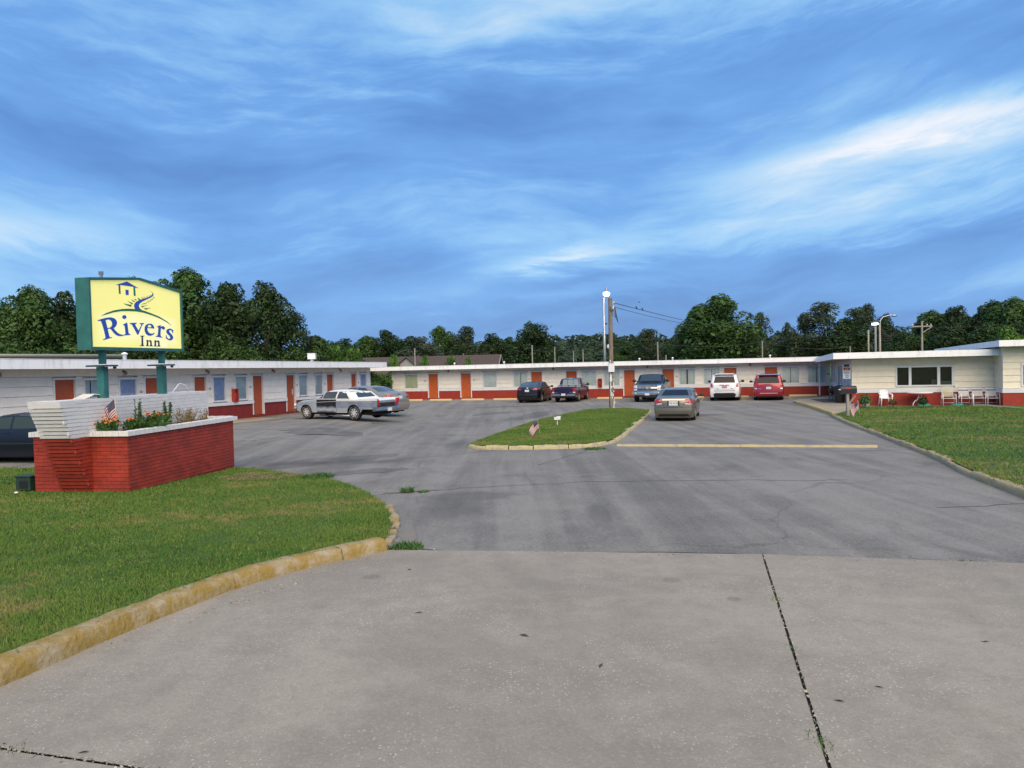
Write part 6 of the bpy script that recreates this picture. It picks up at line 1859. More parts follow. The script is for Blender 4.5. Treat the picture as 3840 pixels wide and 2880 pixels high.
# --- white SUV
def suv():
    L, W, H = 4.85, 1.97, 1.80
    h = L / 2
    WP = paint('white_paint_car', (0.70, 0.71, 0.73), 0.0, 0.3, 0.7)
    P = dict(L=L, W=W, H=H, wr=0.365, paint=WP, yr=-h + 0.98, yf=h - 0.92, clr=0.26, tumble=0.21, lower=0.95, bow=0.06, capbow=0.07, ymid=0.3, tw=0.24,
             top=[(-h, 1.12), (-h + 0.03, 1.18), (-h + 0.30, 1.72), (-h + 0.45, 1.77), (-0.6, 1.80), (0.2, 1.79), (0.52, 1.74), (1.30, 1.16), (1.5, 1.12), (h - 0.3, 1.02), (h, 0.82)],
             belt=[(-h, 1.10), (-0.6, 1.08), (1.2, 1.04), (h - 0.3, 0.95), (h, 0.78)],
             plan=[(-h, W / 2 - 0.08), (-h + 0.25, W / 2 - 0.02), (-h + 0.6, W / 2), (h - 0.5, W / 2), (h, W / 2 - 0.22)],
             rear=[(0.26, 0.08), (0.45, 0.0), (0.70, 0.0), (0.76, 0.06), (1.1, 0.08), (1.8, 0.10)], front=[(0.3, 0), (0.9, 0.05)])
    c_ = Vector((14.0, 50.95, 0)) + Vw * 2.35
    c = Car('suv', 'white SUV with red plate and tall tail lights parked nose in', c_.x, c_.y, HD, P)
    c.patch('rear_window', [(-0.68, 1.20), (0.68, 1.20), (0.60, 1.60), (-0.60, 1.60)], 'rear', CGLASS, 0.008)
    c.both('side_window', [(-h + 0.42, 1.16), (-1.0, 1.14), (-1.0, 1.62), (-h + 0.58, 1.58)], CGLASS)
    c.both('side_window', [(-0.94, 1.14), (-0.05, 1.13), (-0.05, 1.64), (-0.94, 1.63)], CGLASS)
    c.both('side_window', [(0.02, 1.13), (1.05, 1.11), (0.55, 1.63), (0.02, 1.65)], CGLASS)
    c.patch('windscreen', [(-0.72, 1.22), (0.72, 1.22), (0.60, 1.70), (-0.60, 1.70)], 'front', CGLASS)
    c.sym('tail_light', [(0.72, 0.84), (0.87, 0.84), (0.87, 1.16), (0.76, 1.16)], 'rear', TAIL, 0.014)
    c.sym('reverse_lens', [(0.73, 0.84), (0.86, 0.84), (0.86, 0.90), (0.73, 0.90)], 'rear', CLEAR, 0.018)
    c.patch('chrome_strip', [(-0.32, 1.02), (0.32, 1.02), (0.32, 1.065), (-0.32, 1.065)], 'rear', pm('dull_chrome', (0.30, 0.31, 0.33), 0.3, 0.8), 0.014)
    c.plate('rear', 0.93, 0.31, 0.155, None, pm('red_plate', (0.55, 0.22, 0.22), 0.5))
    c.patch('emblem', [(-0.05, 1.07), (0.05, 1.07), (0.045, 1.13), (-0.045, 1.13)], 'rear', CHROME, 0.016)
    c.seam('hatch_seam', [(-0.72, 1.15), (-0.64, 0.76), (0.64, 0.76), (0.72, 1.15)], 'rear', 0.012)
    c.patch('bumper_step', [(-0.66, 0.66), (0.66, 0.66), (0.66, 0.69), (-0.66, 0.69)], 'rear', pm('grey_line', (0.12, 0.12, 0.13), 0.5), 0.010)
    c.patch('lower_valance', [(-0.66, 0.27), (0.66, 0.27), (0.72, 0.46), (0.58, 0.54), (-0.58, 0.54), (-0.72, 0.46)], 'rear', TRIM, 0.010)
    c.seam('wiper', [(0.0, 1.22), (0.42, 1.24)], 'rear', 0.025, None, 0.02)
    for x in (-0.44, 0.46):
        c.patch('badge', [(x - 0.08, 0.80), (x + 0.08, 0.80), (x + 0.08, 0.825), (x - 0.08, 0.825)], 'rear', TRIM, 0.012)
    mb = MB(); mb.prism([(-h + 0.20, 1.72), (-h + 0.55, 1.775), (-h + 0.55, 1.80), (-h + 0.16, 1.765)], -0.62, 0.62, 'yz'); mb.build('spoiler', WP, c.root)
    c.patch('brake_light', [(-0.14, 1.70), (0.14, 1.70), (0.14, 1.735), (-0.14, 1.735)], 'rear', TAIL, 0.035)
    for s in (-1, 1):
        mb = MB(); mb.tube([(s * 0.66, -1.9, 1.76), (s * 0.66, -1.8, 1.83), (s * 0.66, 0.2, 1.84), (s * 0.66, 0.3, 1.77)], 0.02, 6); mb.build('roof_rail', TRIM, c.root, smooth=True)
    c.mirrors(1.02, 1.20, TRIM, size=(0.12, 0.07, 0.085))
suv()

# --- red minivan
def minivan():
    L, W, H = 5.1, 1.93, 1.73
    h = L / 2
    RP = paint('red_paint_car', (0.30, 0.008, 0.022), 0.25, 0.28, 0.9)
    P = dict(L=L, W=W, H=H, wr=0.34, paint=RP, yr=-h + 1.0, yf=h - 0.95, clr=0.22, tumble=0.22, lower=0.95, bow=0.08, capbow=0.08, ymid=0.5, tw=0.22,
             top=[(-h, 1.08), (-h + 0.03, 1.14), (-h + 0.24, 1.62), (-h + 0.42, 1.69), (-0.6, 1.73), (0.4, 1.71), (0.75, 1.66), (1.55, 1.10), (1.75, 1.06), (h - 0.25, 0.95), (h, 0.75)],
             belt=[(-h, 1.05), (-0.6, 1.02), (1.3, 0.98), (h - 0.3, 0.90), (h, 0.72)],
             plan=[(-h, W / 2 - 0.09), (-h + 0.25, W / 2 - 0.02), (-h + 0.6, W / 2), (h - 0.6, W / 2), (h, W / 2 - 0.26)],
             rear=[(0.22, 0.06), (0.40, 0.0), (0.66, 0.0), (0.74, 0.05), (1.1, 0.07), (1.7, 0.09)], front=[(0.3, 0), (0.9, 0.05)])
    c_ = Vector((16.66, 50.2, 0)) + Vw * 2.5
    c = Car('minivan', 'red minivan with roof rails parked nose in beside the white SUV', c_.x, c_.y, HD, P, 'minivan')
    c.patch('rear_window', [(-0.68, 1.13), (0.68, 1.13), (0.60, 1.55), (-0.60, 1.55)], 'rear', CGLASS, 0.008)
    c.both('side_window', [(-h + 0.42, 1.10), (-1.05, 1.09), (-1.05, 1.56), (-h + 0.56, 1.52)], CGLASS)
    c.both('side_window', [(-1.0, 1.09), (0.05, 1.08), (0.05, 1.58), (-1.0, 1.57)], CGLASS)
    c.both('side_window', [(0.12, 1.08), (1.25, 1.05), (0.75, 1.56), (0.12, 1.58)], CGLASS)
    c.patch('windscreen', [(-0.72, 1.16), (0.72, 1.16), (0.60, 1.62), (-0.60, 1.62)], 'front', CGLASS)
    c.sym('tail_light', [(0.72, 0.80), (0.86, 0.78), (0.86, 1.08), (0.76, 1.10)], 'rear', pm('tail_lens_bright', (0.42, 0.008, 0.02), 0.15, coat=0.8), 0.014)
    c.sym('reverse_lens', [(0.72, 0.76), (0.86, 0.75), (0.86, 0.81), (0.72, 0.81)], 'rear', CLEAR, 0.018)
    c.plate('rear', 0.83, 0.31, 0.155)
    c.patch('plate_lamp_bar', [(-0.22, 0.915), (0.22, 0.915), (0.22, 0.94), (-0.22, 0.94)], 'rear', TRIM, 0.012)
    p_, n_ = c.cast((0, -9, 0.985), (0, 1, 0))
    text_mesh('tailgate_lettering', 'D O D G E', 0.085, CHROME, c.root, (0, p_.y - 0.02, 0.985), FRONT_ROT, 0.004)
    c.patch('badge', [(-0.66, 0.765), (-0.44, 0.765), (-0.44, 0.785), (-0.66, 0.785)], 'rear', CHROME, 0.014)
    c.seam('hatch_seam', [(-0.72, 1.08), (-0.68, 0.70), (0.68, 0.70), (0.72, 1.08)], 'rear', 0.012)
    c.patch('bumper_strip', [(-0.56, 0.47), (0.56, 0.47), (0.56, 0.50), (-0.56, 0.50)], 'rear', pm('cream_strip', (0.66, 0.60, 0.56), 0.4), 0.012)
    c.patch('lower_valance', [(-0.8, 0.23), (0.8, 0.23), (0.8, 0.31), (-0.8, 0.31)], 'rear', TRIM, 0.010)
    c.seam('wiper', [(0.05, 1.15), (0.45, 1.17)], 'rear', 0.022, None, 0.02)
    mb = MB(); mb.prism([(-h + 0.14, 1.63), (-h + 0.5, 1.695), (-h + 0.5, 1.715), (-h + 0.10, 1.67)], -0.60, 0.60, 'yz'); mb.build('spoiler', RP, c.root)
    for s in (-1, 1):
        mb = MB(); mb.tube([(s * 0.64, -1.9, 1.68), (s * 0.64, -1.8, 1.77), (s * 0.64, 0.1, 1.79), (s * 0.64, 0.25, 1.72)], 0.02, 6); mb.build('roof_rail', CHROME, c.root, smooth=True)
    c.mirrors(1.25, 1.14, TRIM, size=(0.12, 0.07, 0.085))
minivan()

# --- primered old sedan with fins
def old_sedan():
    L, W, H = 4.95, 1.80, 1.37
    h = L / 2
    k = NT('patchy_primer')
    tc = k.t.nodes.new('ShaderNodeTexCoord')
    ob = tc.outputs['Object']
    sp = k.t.nodes.new('ShaderNodeSeparateXYZ'); k.put(sp.inputs[0], ob)
    y, z = sp.outputs[1], sp.outputs[2]
    n1 = k.noise(ob, 2.4, 5, 0.6, 0.5); n2 = k.noise(ob, 9, 4)
    yy = k.math('ADD', y, k.math('MULTIPLY', k.math('SUBTRACT', n1, 0.5), 0.10))
    zz = k.math('ADD', z, k.math('MULTIPLY', k.math('SUBTRACT', n1, 0.5), 0.30))
    grey = k.mix(k.step(n1, 0.4, 0.65), (0.300, 0.345, 0.400), (0.370, 0.410, 0.455))
    white = (0.72, 0.73, 0.70)
    grey = k.mix(k.step(y, -0.18, -0.22), grey, k.mix(k.step(n1, 0.4, 0.65), (0.17, 0.205, 0.265), (0.23, 0.265, 0.32)))
    c = grey
    # black spray over the front door
    dr = k.math('MULTIPLY', k.math('MULTIPLY', k.step(yy, -0.22, -0.18), k.step(yy, 1.02, 0.98)), k.step(zz, 0.50, 0.66))
    c = k.mix(dr, c, (0.012, 0.012, 0.015))
    dl = k.math('MULTIPLY', k.math('MULTIPLY', k.step(y, -0.22, -0.21), k.step(y, 0.98, 0.97)), k.step(zz, 0.46, 0.34))
    c = k.mix(k.math('MULTIPLY', dl, 0.9), c, (0.016, 0.016, 0.02))
    # bare filler patches on the rear quarter
    c = k.mix(k.math('MULTIPLY', k.math('MULTIPLY', k.step(y, -1.08, -1.0), k.step(y, -0.22, -0.26)), k.math('MULTIPLY', k.step(zz, 0.50, 0.44), 0.55)), c, (0.60, 0.61, 0.60))
    c = k.mix(k.math('MULTIPLY', k.step(n2, 0.66, 0.72), 0.5), c, (0.55, 0.56, 0.56))
    roofm = k.step(z, 0.985, 1.0)
    c = k.mix(k.math('MULTIPLY', roofm, k.step(y, 1.12, 1.05)), c, white)
    c = k.mix(k.math('MULTIPLY', k.step(z, 0.885, 0.900), k.step(y, -0.20, -0.24)), c, white)
    PR = k.done(c, 0.55, 0.4)
    P = dict(L=L, W=W, H=H, wr=0.335, paint=PR, yr=-h + 1.22, yf=h - 0.78, clr=0.30, bot=[(-h, 0.50), (-h + 0.72, 0.50), (-h + 0.82, 0.34), (h - 0.45, 0.34), (h, 0.42)], tumble=0.24, lower=0.985, shoulder=0.985, bow=0.10, capbow=0.05, ymid=0.2, tw=0.24, letters=True, rimmat=pm('bright_mag_rim', (0.66, 0.67, 0.69), 0.3, 0.3), rim=0.62, spokes=8, arch=1.16,
             top=[(-h, 0.86), (-h + 0.04, 0.90), (-h + 0.9, 0.95), (-h + 1.12, 0.99), (-1.05, 1.295), (-0.75, 1.305), (0.0, 1.37), (0.45, 1.355), (0.58, 1.325), (1.05, 0.99), (1.2, 0.96), (h - 0.5, 0.90), (h - 0.06, 0.80), (h, 0.70)],
             belt=[(-h, 0.86), (-h + 0.3, 0.93), (-1.3, 0.95), (0.9, 0.93), (h - 0.4, 0.84), (h, 0.66)],
             plan=[(-h, W / 2 - 0.10), (-h + 0.3, W / 2 - 0.02), (-h + 0.8, W / 2), (h - 0.6, W / 2), (h - 0.1, W / 2 - 0.06), (h, W / 2 - 0.12)],
             rear=[(0.24, 0.14), (0.45, 0.05), (0.62, 0.03), (0.85, 0.0)], front=[(0.3, 0.08), (0.7, 0.0)])
    fw, rw = Vector((-9.70, 36.6)), Vector((-7.20, 35.15))
    d = (fw - rw).normalized()
    mid = (fw + rw) / 2 - d * 0.22
    rz = math.atan2(-d.x, d.y)
    # the tracked side is the left side of the car, so shift to its centre line
    nrm = Vector((d.y, -d.x))
    ctr = mid + nrm * 0.80
    c = Car('vintage_sedan', 'old two tone sedan in patchy grey and black primer with small tail fins', ctr.x, ctr.y, rz, P)
    gl = CGLASS
    c.patch('rear_window', [(-0.60, 1.03), (0.60, 1.03), (0.48, 1.295), (-0.48, 1.295)], 'rear', pm('car_glass_blue', (0.05, 0.065, 0.08)), 0.008)
    c.patch('windscreen', [(-0.66, 1.02), (0.66, 1.02), (0.52, 1.305), (-0.52, 1.305)], 'front', gl)
    gl2 = pm('car_glass_painted_view_dark', (0.055, 0.055, 0.06), 0.05, spec=0.7)  # opaque; dim colour painted in for the view through the car
    c.both('side_window', [(-0.16, 0.985), (0.92, 0.975), (0.56, 1.285), (-0.16, 1.305)], gl2, 0.010)
    c.both('side_window', [(-1.0, 0.985), (-0.24, 0.985), (-0.24, 1.30), (-0.62, 1.285)], gl2, 0.010)
    for s in ('left', 'right'):
        c.seam('vent_window_bar', [(0.66, 0.975), (0.60, 1.285)], s, 0.03, white_m, 0.016)
        c.seam('window_sill_trim', [(-1.05, 0.965), (0.98, 0.955)], s, 0.025, white_m, 0.014)
        c.seam('door_gap', [(-0.20, 0.34), (-0.20, 0.95)], s); c.seam('door_gap', [(1.0, 0.32), (1.0, 0.94)], s)
        c.seam('side_crease', [(-h + 0.10, 0.83), (-1.5, 0.86), (-0.2, 0.86), (1.6, 0.79), (h - 0.15, 0.72)], s, 0.022, pm('primer_light', (0.36, 0.40, 0.44), 0.5), 0.012)
        c.seam('side_crease', [(-h + 0.15, 0.55), (-1.8, 0.57), (-0.2, 0.52)], s, 0.03, pm('primer_light', (0.5, 0.53, 0.56)), 0.012)
        c.seam('wheel_lip', [(P['yf'] + 0.40 * math.cos(a), 0.335 + 0.40 * math.sin(a)) for a in np.linspace(0.15, 3.0, 12)], s, 0.03, pm('primer_light', (0.5, 0.53, 0.56)), 0.012)
    c.patch('rear_quarter_filler', [(-1.0, 0.40), (-0.30, 0.40), (-0.30, 0.52), (-0.95, 0.52)], 'left', pm('bare_filler', (0.52, 0.53, 0.53), 0.6, var=0.3, scale=14, col2=(0.30, 0.34, 0.38)), 0.008)
    # fins, tail panel, lamps
    for s in (-1, 1):
        mb = MB()
        mb.hexa([(s * 0.74, -h - 0.02, 0.60), (s * 0.83, -h + 0.02, 0.60), (s * 0.88, -h + 0.9, 0.90), (s * 0.84, -h + 0.9, 0.90), (s * 0.76, -h - 0.10, 0.99), (s * 0.83, -h - 0.08, 0.99), (s * 0.885, -h + 0.9, 0.965), (s * 0.84, -h + 0.9, 0.965)])
        fn_ = mb.build('tail_fin', PR, c.root)
        mb = MB(); mb.hexa([(s * 0.52, -h - 0.055, 0.66), (s * 0.72, -h - 0.05, 0.66), (s * 0.73, -h + 0.05, 0.66), (s * 0.52, -h + 0.05, 0.66), (s * 0.70, -h - 0.10, 0.96), (s * 0.78, -h - 0.115, 0.96), (s * 0.78, -h + 0.05, 0.96), (s * 0.70, -h + 0.05, 0.96)])
        mb.build('tail_light', pm('tail_lens_bright', (0.42, 0.008, 0.02)), fn_)
    c.patch('tail_panel', [(-0.62, 0.60), (0.62, 0.60), (0.60, 0.78), (-0.60, 0.78)], 'rear', pm('black_primer', (0.02, 0.02, 0.025), 0.4), 0.012)
    p_, n_ = c.cast((0, -9, 0.66), (0, 1, 0))
    text_mesh('tail_lettering', 'C O M E T', 0.07, CHROME, c.root, (0, p_.y - 0.03, 0.655), FRONT_ROT, 0.004)
    mb = MB()
    n = 9
    vs = []
    for j in range(n):
        u = -1 + 2 * j / (n - 1)
        yb = -h - 0.12 + 0.10 * u * u
        vs += [(u * 0.88, yb, 0.42), (u * 0.88, yb - 0.03, 0.47), (u * 0.88, yb - 0.02, 0.53), (u * 0.88, yb + 0.02, 0.56), (u * 0.88, yb + 0.14, 0.56), (u * 0.88, yb + 0.14, 0.42)]
    mb.add(vs, [(q * 6 + i, q * 6 + (i + 1) % 6, (q + 1) * 6 + (i + 1) % 6, (q + 1) * 6 + i) for q in range(n - 1) for i in range(6)] + [(5, 4, 3, 2, 1, 0), tuple(range((n - 1) * 6, n * 6))])
    mb.build('rear_bumper', pm('worn_chrome', (0.36, 0.37, 0.39)), c.root, smooth=True, angle=35)
    mb = MB(); mb.box(-0.15, 0.15, -h - 0.165, -h - 0.155, 0.40, 0.55); mb.build('licence_plate', PLATE, c.root)
    mb = MB(); mb.box(-0.86, 0.86, h - 0.05, h + 0.10, 0.36, 0.50); mb.build('front_bumper', RUST, c.root)
    for s in (-1, 1):
        for q in (0.55, 0.75):
            mb = MB(); mb.lathe([(0.08, -0.02), (0.08, 0.03), (0.05, 0.05)], 12, (s * q, h + 0.03, 0.66), 'y'); mb.build('headlight', CLEAR, c.root, smooth=True)
    mb = MB(); mb.tube([(-0.70, -0.9, 0.20), (-0.70, 1.0, 0.20)], 0.03, 8); mb.build('side_pipe', CHROME, c.root, smooth=True)
white_m = pm('cream_trim', (0.62, 0.63, 0.58), 0.4)
old_sedan()

# --- silver sedan beyond it
def silver_sedan():
    SV = paint('silver_paint', (0.270, 0.250, 0.225), 0.3, 0.4, 0.3)
    P = sedan_P(4.80, 1.78, 1.46, 0.32, SV, deck=1.10, belt=0.99)
    c = Car('sedan', 'silver sedan parked behind the primered old sedan', -7.75, 40.7, R(58), P)
    sedan_glass(c, P, 0.99, 1.46, (0.62, 0.50), pm('car_glass_blue', (0.05, 0.065, 0.08)))
    c.sym('tail_light', [(0.56, 0.80), (0.78, 0.80), (0.80, 1.0), (0.64, 1.02)], 'rear', TAIL, 0.012)
    c.both('tail_light', [(-2.36, 0.80), (-2.1, 0.84), (-2.1, 0.98), (-2.36, 1.0)], TAIL, 0.010)
    c.plate('rear', 0.86, 0.30, 0.15)
    c.patch('emblem', [(-0.08, 1.0), (0.08, 1.0), (0.08, 1.03), (-0.08, 1.03)], 'rear', TRIM, 0.012)
    c.seam('boot_seam', [(-0.52, 1.03), (-0.46, 0.70), (0.46, 0.70), (0.52, 1.03)], 'rear', 0.012)
    c.seam('bumper_seam', [(-0.8, 0.64), (0.8, 0.64)], 'rear', 0.012)
    c.mirrors(0.95, 1.05, SV)
silver_sedan()

# --- navy sedan behind the planter
def navy_sedan():
    NV = paint('navy_paint', (0.006, 0.008, 0.018), 0.0, 0.3, 0.12)
    P = sedan_P(4.75, 1.76, 1.42, 0.32, NV, deck=1.06, belt=0.96)
    c = Car('sedan', 'dark navy sedan half hidden behind the brick planter', -14.4, 23.0, R(80), P)
    sedan_glass(c, P, 0.96, 1.42, (0.62, 0.50), pm('car_glass_green', (0.035, 0.050, 0.050), 0.06, spec=0.3))
    c.sym('tail_light', [(0.50, 0.80), (0.76, 0.80), (0.78, 0.96), (0.56, 0.98)], 'rear', TAIL, 0.012)
    c.sym('headlight', [(0.40, 0.60), (0.68, 0.62), (0.66, 0.74), (0.45, 0.72)], 'front', CLEAR, 0.012)
    c.plate('rear', 0.82, 0.30, 0.15)
    c.both('side_moulding', [(-1.2, 0.56), (1.1, 0.56), (1.1, 0.60), (-1.2, 0.60)], pm('navy_trim', (0.02, 0.022, 0.03), 0.4), 0.012)
    c.mirrors(0.80, 1.02, NV)
navy_sedan()

# ------------------------------------------------------------------ trees and shrubs
def leaf_quads(centres, normals, size, rs, asp=0.55):
    n = len(centres)
    a = rs.normal(0, 1, (n, 3))
    t = np.cross(normals, a); t /= np.linalg.norm(t, axis=1)[:, None] + 1e-9
    b = np.cross(normals, t); b /= np.linalg.norm(b, axis=1)[:, None] + 1e-9
    s = size * np.clip(rs.lognormal(-0.08, 0.38, n), 0.4, 2.0)
    t *= s[:, None]; b *= (s * asp)[:, None]
    bend = normals / (np.linalg.norm(normals, axis=1)[:, None] + 1e-9) * (s * 0.25)[:, None]
    V = np.stack([centres - t, centres - b * 0.9 + bend, centres + t, centres + b * 0.9 + bend], 1)
    return V

def quads_mesh(name, V, mat):
    n = len(V)
    me = bpy.data.meshes.new(name)
    me.vertices.add(4 * n); me.vertices.foreach_set('co', V.reshape(-1))
    me.loops.add(4 * n); me.loops.foreach_set('vertex_index', np.arange(4 * n))
    me.polygons.add(n); me.polygons.foreach_set('loop_start', np.arange(0, 4 * n, 4))
    me.update(calc_edges=True)
    me.materials.append(mat)
    return me

def crown_mesh(name, seed, mat, nb, per, leaf, shape, base=0.18, blob=(0.20, 0.36), spiky=0.0, asp=0.55):
    """unit crown: radius about 1 in x and y, z from base to 1"""
    rs = np.random.RandomState(seed)
    C, Rr = [], []
    for k in range(nb):
        z = rs.beta(1.6, 1.3)
        rr = shape(z)
        a = rs.uniform(0, 2 * np.pi); q = rr * np.sqrt(rs.uniform(0.02, 1.0)) * 0.86
        b = rs.uniform(*blob) * (0.6 + 0.5 * rr)
        C.append((q * math.cos(a), q * math.sin(a), base + (1 - base) * z * 0.93)); Rr.append(b)
    C.append((0, 0, 0.92)); Rr.append(blob[0])
    C = np.array(C); Rr = np.array(Rr)
    P, N = [], []
    for c, b in zip(C, Rr):
        n = int(per * (b / blob[1]) ** 1.3)
        d = rs.normal(0, 1, (n, 3)); d[:, 2] = d[:, 2] * 0.9 + 0.25
        d /= np.linalg.norm(d, axis=1)[:, None]
        r = b * (0.72 + 0.34 * rs.uniform(0, 1, n) ** 0.7) * (1 + spiky * rs.uniform(0, 1, n) ** 4)
        p = c + d * r[:, None] * np.array([1, 1, 0.36])
        P.append(p); N.append(d * np.array([1, 1, 1.0]) + rs.normal(0, 0.45, (n, 3)) + np.array([0, 0, 0.35]))
    P = np.concatenate(P); N = np.concatenate(N)
    V = leaf_quads(P, N, leaf, rs, asp)
    V[:, :, 2] = P[:, None, 2] + (V[:, :, 2] - P[:, None, 2]) * 0.32
    return quads_mesh(name, V, mat), C

def trunk_mesh(name, seed, C, mat, forks=6):
    rs = random.Random(seed)
    mb = MB()
    z0 = 0.30
    mb.tube([(0, 0, -0.03), (0.01, 0.0, 0.1), (0.03, 0.02, z0), (0.02, -0.02, 0.55), (0, 0, 0.8)], [0.085, 0.065, 0.055, 0.035, 0.012], 8)
    idx = list(range(len(C))); rs.shuffle(idx)
    for i in idx[:forks]:
        c = C[i]
        s = rs.uniform(0.18, 0.5)
        mb.tube([(0.02, 0, s), (c[0] * 0.45, c[1] * 0.45, s + (c[2] - s) * 0.55), (c[0] * 0.9, c[1] * 0.9, c[2])], [0.03, 0.02, 0.008], 6)
    me_o = mb.build(name, mat, None, smooth=True)
    me = me_o.data
    bpy.data.objects.remove(me_o)
    return me

BARK = pm('bark', (0.070, 0.055, 0.042), 0.9, var=0.35, scale=8)
LEAF_A = mat_leaf('leaf_dark', (0.013, 0.030, 0.008), (0.033, 0.066, 0.017))
LEAF_B = mat_leaf('leaf_mid', (0.021, 0.053, 0.012), (0.064, 0.128, 0.028))
LEAF_C = mat_leaf('leaf_olive', (0.022, 0.037, 0.014), (0.052, 0.076, 0.030))
LEAF_D = mat_leaf('leaf_silver', (0.026, 0.046, 0.024), (0.088, 0.115, 0.066))
LEAF_E = mat_leaf('leaf_bright', (0.035, 0.095, 0.012), (0.100, 0.200, 0.030))
rnd_shape = lambda z: 0.55 + 0.55 * math.sin(math.pi * min(1, z * 0.9 + 0.12)) - (0.35 * max(0, z - 0.75) / 0.25)
dome = lambda z: max(0.15, math.sqrt(max(0.0, 1 - (z - 0.25) ** 2 / 0.60)))
VAR = {}
def variant(k):
    if k in VAR:
        return VAR[k]
    spec = {0: (LEAF_A, 46, 380, 0.044, rnd_shape, 0.16, (0.20, 0.36), 0.1), 1: (LEAF_B, 54, 380, 0.044, rnd_shape, 0.14, (0.20, 0.36), 0.1), 2: (LEAF_A, 40, 380, 0.048, dome, 0.10, (0.24, 0.40), 0.1),
            3: (LEAF_C, 34, 260, 0.042, rnd_shape, 0.20, (0.18, 0.30), 0.35), 4: (LEAF_D, 56, 260, 0.044, dome, 0.05, (0.20, 0.32), 0.2), 5: (LEAF_B, 26, 300, 0.060, dome, 0.03, (0.26, 0.42), 0.2), 6: (LEAF_E, 24, 280, 0.065, dome, 0.03, (0.26, 0.42), 0.3), 7: (LEAF_A, 60, 260, 0.050, dome, 0.06, (0.18, 0.30), 0.7)}[k]
    mat, nb, per, leaf, shp, base, bl, sp = spec
    me, C = crown_mesh('crown', 100 + k, mat, nb, per, leaf, shp, base, bl, sp)
    tr = trunk_mesh('trunk', 50 + k, C, BARK)
    VAR[k] = (me, tr)
    return VAR[k]

KIND = {0: 'dark', 1: 'full mid green', 2: 'low domed dark', 3: 'thin olive', 5: 'mid green', 6: 'bright green'}
def tree(x, y, h, w, k, label, group, name='tree'):
    label = label.replace('KIND', KIND.get(k, ''))
    me, tr = variant(k)
    t = thing(name, label, 'tree' if name == 'tree' else 'shrub', (x, y, gz(x, y) - 0.09), rnd.uniform(0, 6.28), group)
    w = w * rnd.uniform(0.98, 1.06)
    c = link('crown', me, t); c.scale = (w, w, h)
    b = link('trunk' if name == 'tree' else 'stem', tr, t); b.scale = (w * 0.9, w * 0.9, h)
    return t

TREES_W = [(-39.28, 58, 9.2, 2.6, 0), (-35.55, 57, 9.4, 2.7, 1), (-34.46, 60, 9.2, 2.6, 2), (-32.84, 62, 9.2, 2.8, 0), (-34.38, 70, 11.5, 2.4, 3), (-26.17, 62, 11.1, 3.4, 1), (-21.86, 60, 9.5, 2.8, 2), (-18.44, 58, 9.3, 2.5, 0), (-16.57, 60, 7.3, 1.8, 3), (-26.75, 58, 8.5, 2.5, 2), (-30.5, 60, 8.8, 2.6, 1), (-23.6, 64, 10.0, 2.8, 0), (-38.5, 62, 8.5, 3, 2)]
for i, (x, y, h, w, k) in enumerate(TREES_W):
    tree(x, y, h, w, k, 'KIND broadleaf tree in the tall grove behind the pale wing', 'grove behind the pale wing')
for x, y, h, w, k in [(-33.21, 52, 5.1, 1.6, 5), (-30.5, 51, 4.3, 1.5, 5), (-28.5, 50, 4.6, 1.6, 5), (-28.18, 54, 5.0, 1.4, 5), (-24.13, 55, 5.6, 1.7, 5), (-21.11, 56, 5.5, 1.7, 5), (-18.6, 55, 4.4, 1.5, 5), (-16.11, 58, 4.4, 1.3, 5), (-14.99, 60, 5.2, 1.5, 5), (-36, 50, 4.4, 1.8, 5)]:
    tree(x, y, h, w, k, 'mid green bush showing over the roof of the pale wing', 'bushes behind the pale wing', 'shrub')
for x, y, h, w, k in [(-14.55, 62, 4.6, 1.5, 6), (-13.2, 64, 4.4, 1.2, 6), (-11.44, 76, 4.0, 0.9, 6), (-11.9, 60.5, 2.6, 1.3, 6), (-10.6, 62.5, 2.3, 1.0, 6), (-12.6, 66, 3.4, 1.5, 5)]:
    tree(x, y, h, w, k, 'KIND bush in the gap between the two room wings', 'bushes between the wings', 'shrub')
for x, y, h, w, k in [(-8.6, 78, 3.9, 0.8, 6), (-6.3, 79, 3.7, 0.9, 6), (-4.3, 79, 3.6, 0.8, 6)]:
    tree(x, y, h, w, k, 'bright green bush top in front of the brown roofed house', 'bushes before the house', 'shrub')
TREES_C = [(-27.47, 110, 7.4, 2.9, 0), (-26.93, 125, 7.4, 3.2, 2), (-22.53, 120, 7.6, 3.1, 1), (-19.01, 118, 8.3, 2.8, 0), (-10.01, 112, 8.4, 3.0, 1), (-5.93, 108, 8.2, 2.8, 3), (-2.47, 110, 7.1, 2.6, 2), (-0.41, 112, 6.6, 2.0, 0), (-15.0, 116, 7.2, 3.0, 2), (-7.5, 116, 7.0, 3.0, 0), (-24, 108, 6.2, 3, 1),
           (17.11, 120, 5.9, 2.2, 2)]
for x, y, h, w, k in TREES_C:
    tree(x, y, h, w, k, 'KIND round headed tree in the row behind the brown roofed house', 'trees behind the house')
tree(-10.53, 92, 6.4, 3.5, 4, 'broad silvery green round bushy tree behind the brown roofed house', None)
tree(2.6, 100, 8.0, 3.5, 7, 'big dark spiky topped tree standing right of the brown roofed house', None)
for x, y, h, w, k in [(18.98, 105, 7.1, 2.8, 3), (19.47, 118, 6.3, 2.4, 0), (22.92, 112, 5.8, 2.0, 2), (20.92, 95, 6.1, 1.7, 1), (16.5, 108, 5.2, 2.2, 1)]:
    tree(x, y, h, w, k, 'KIND mid height tree between the wooden pole and the tallest round tree', 'trees past the wooden pole')
tree(22.48, 84, 9.7, 4.1, 1, 'tallest full round green tree rising behind the cream wing', None)
tree(20.4, 88, 7.6, 2.4, 0, 'dark tree crowding the near side of the tallest round tree', None)
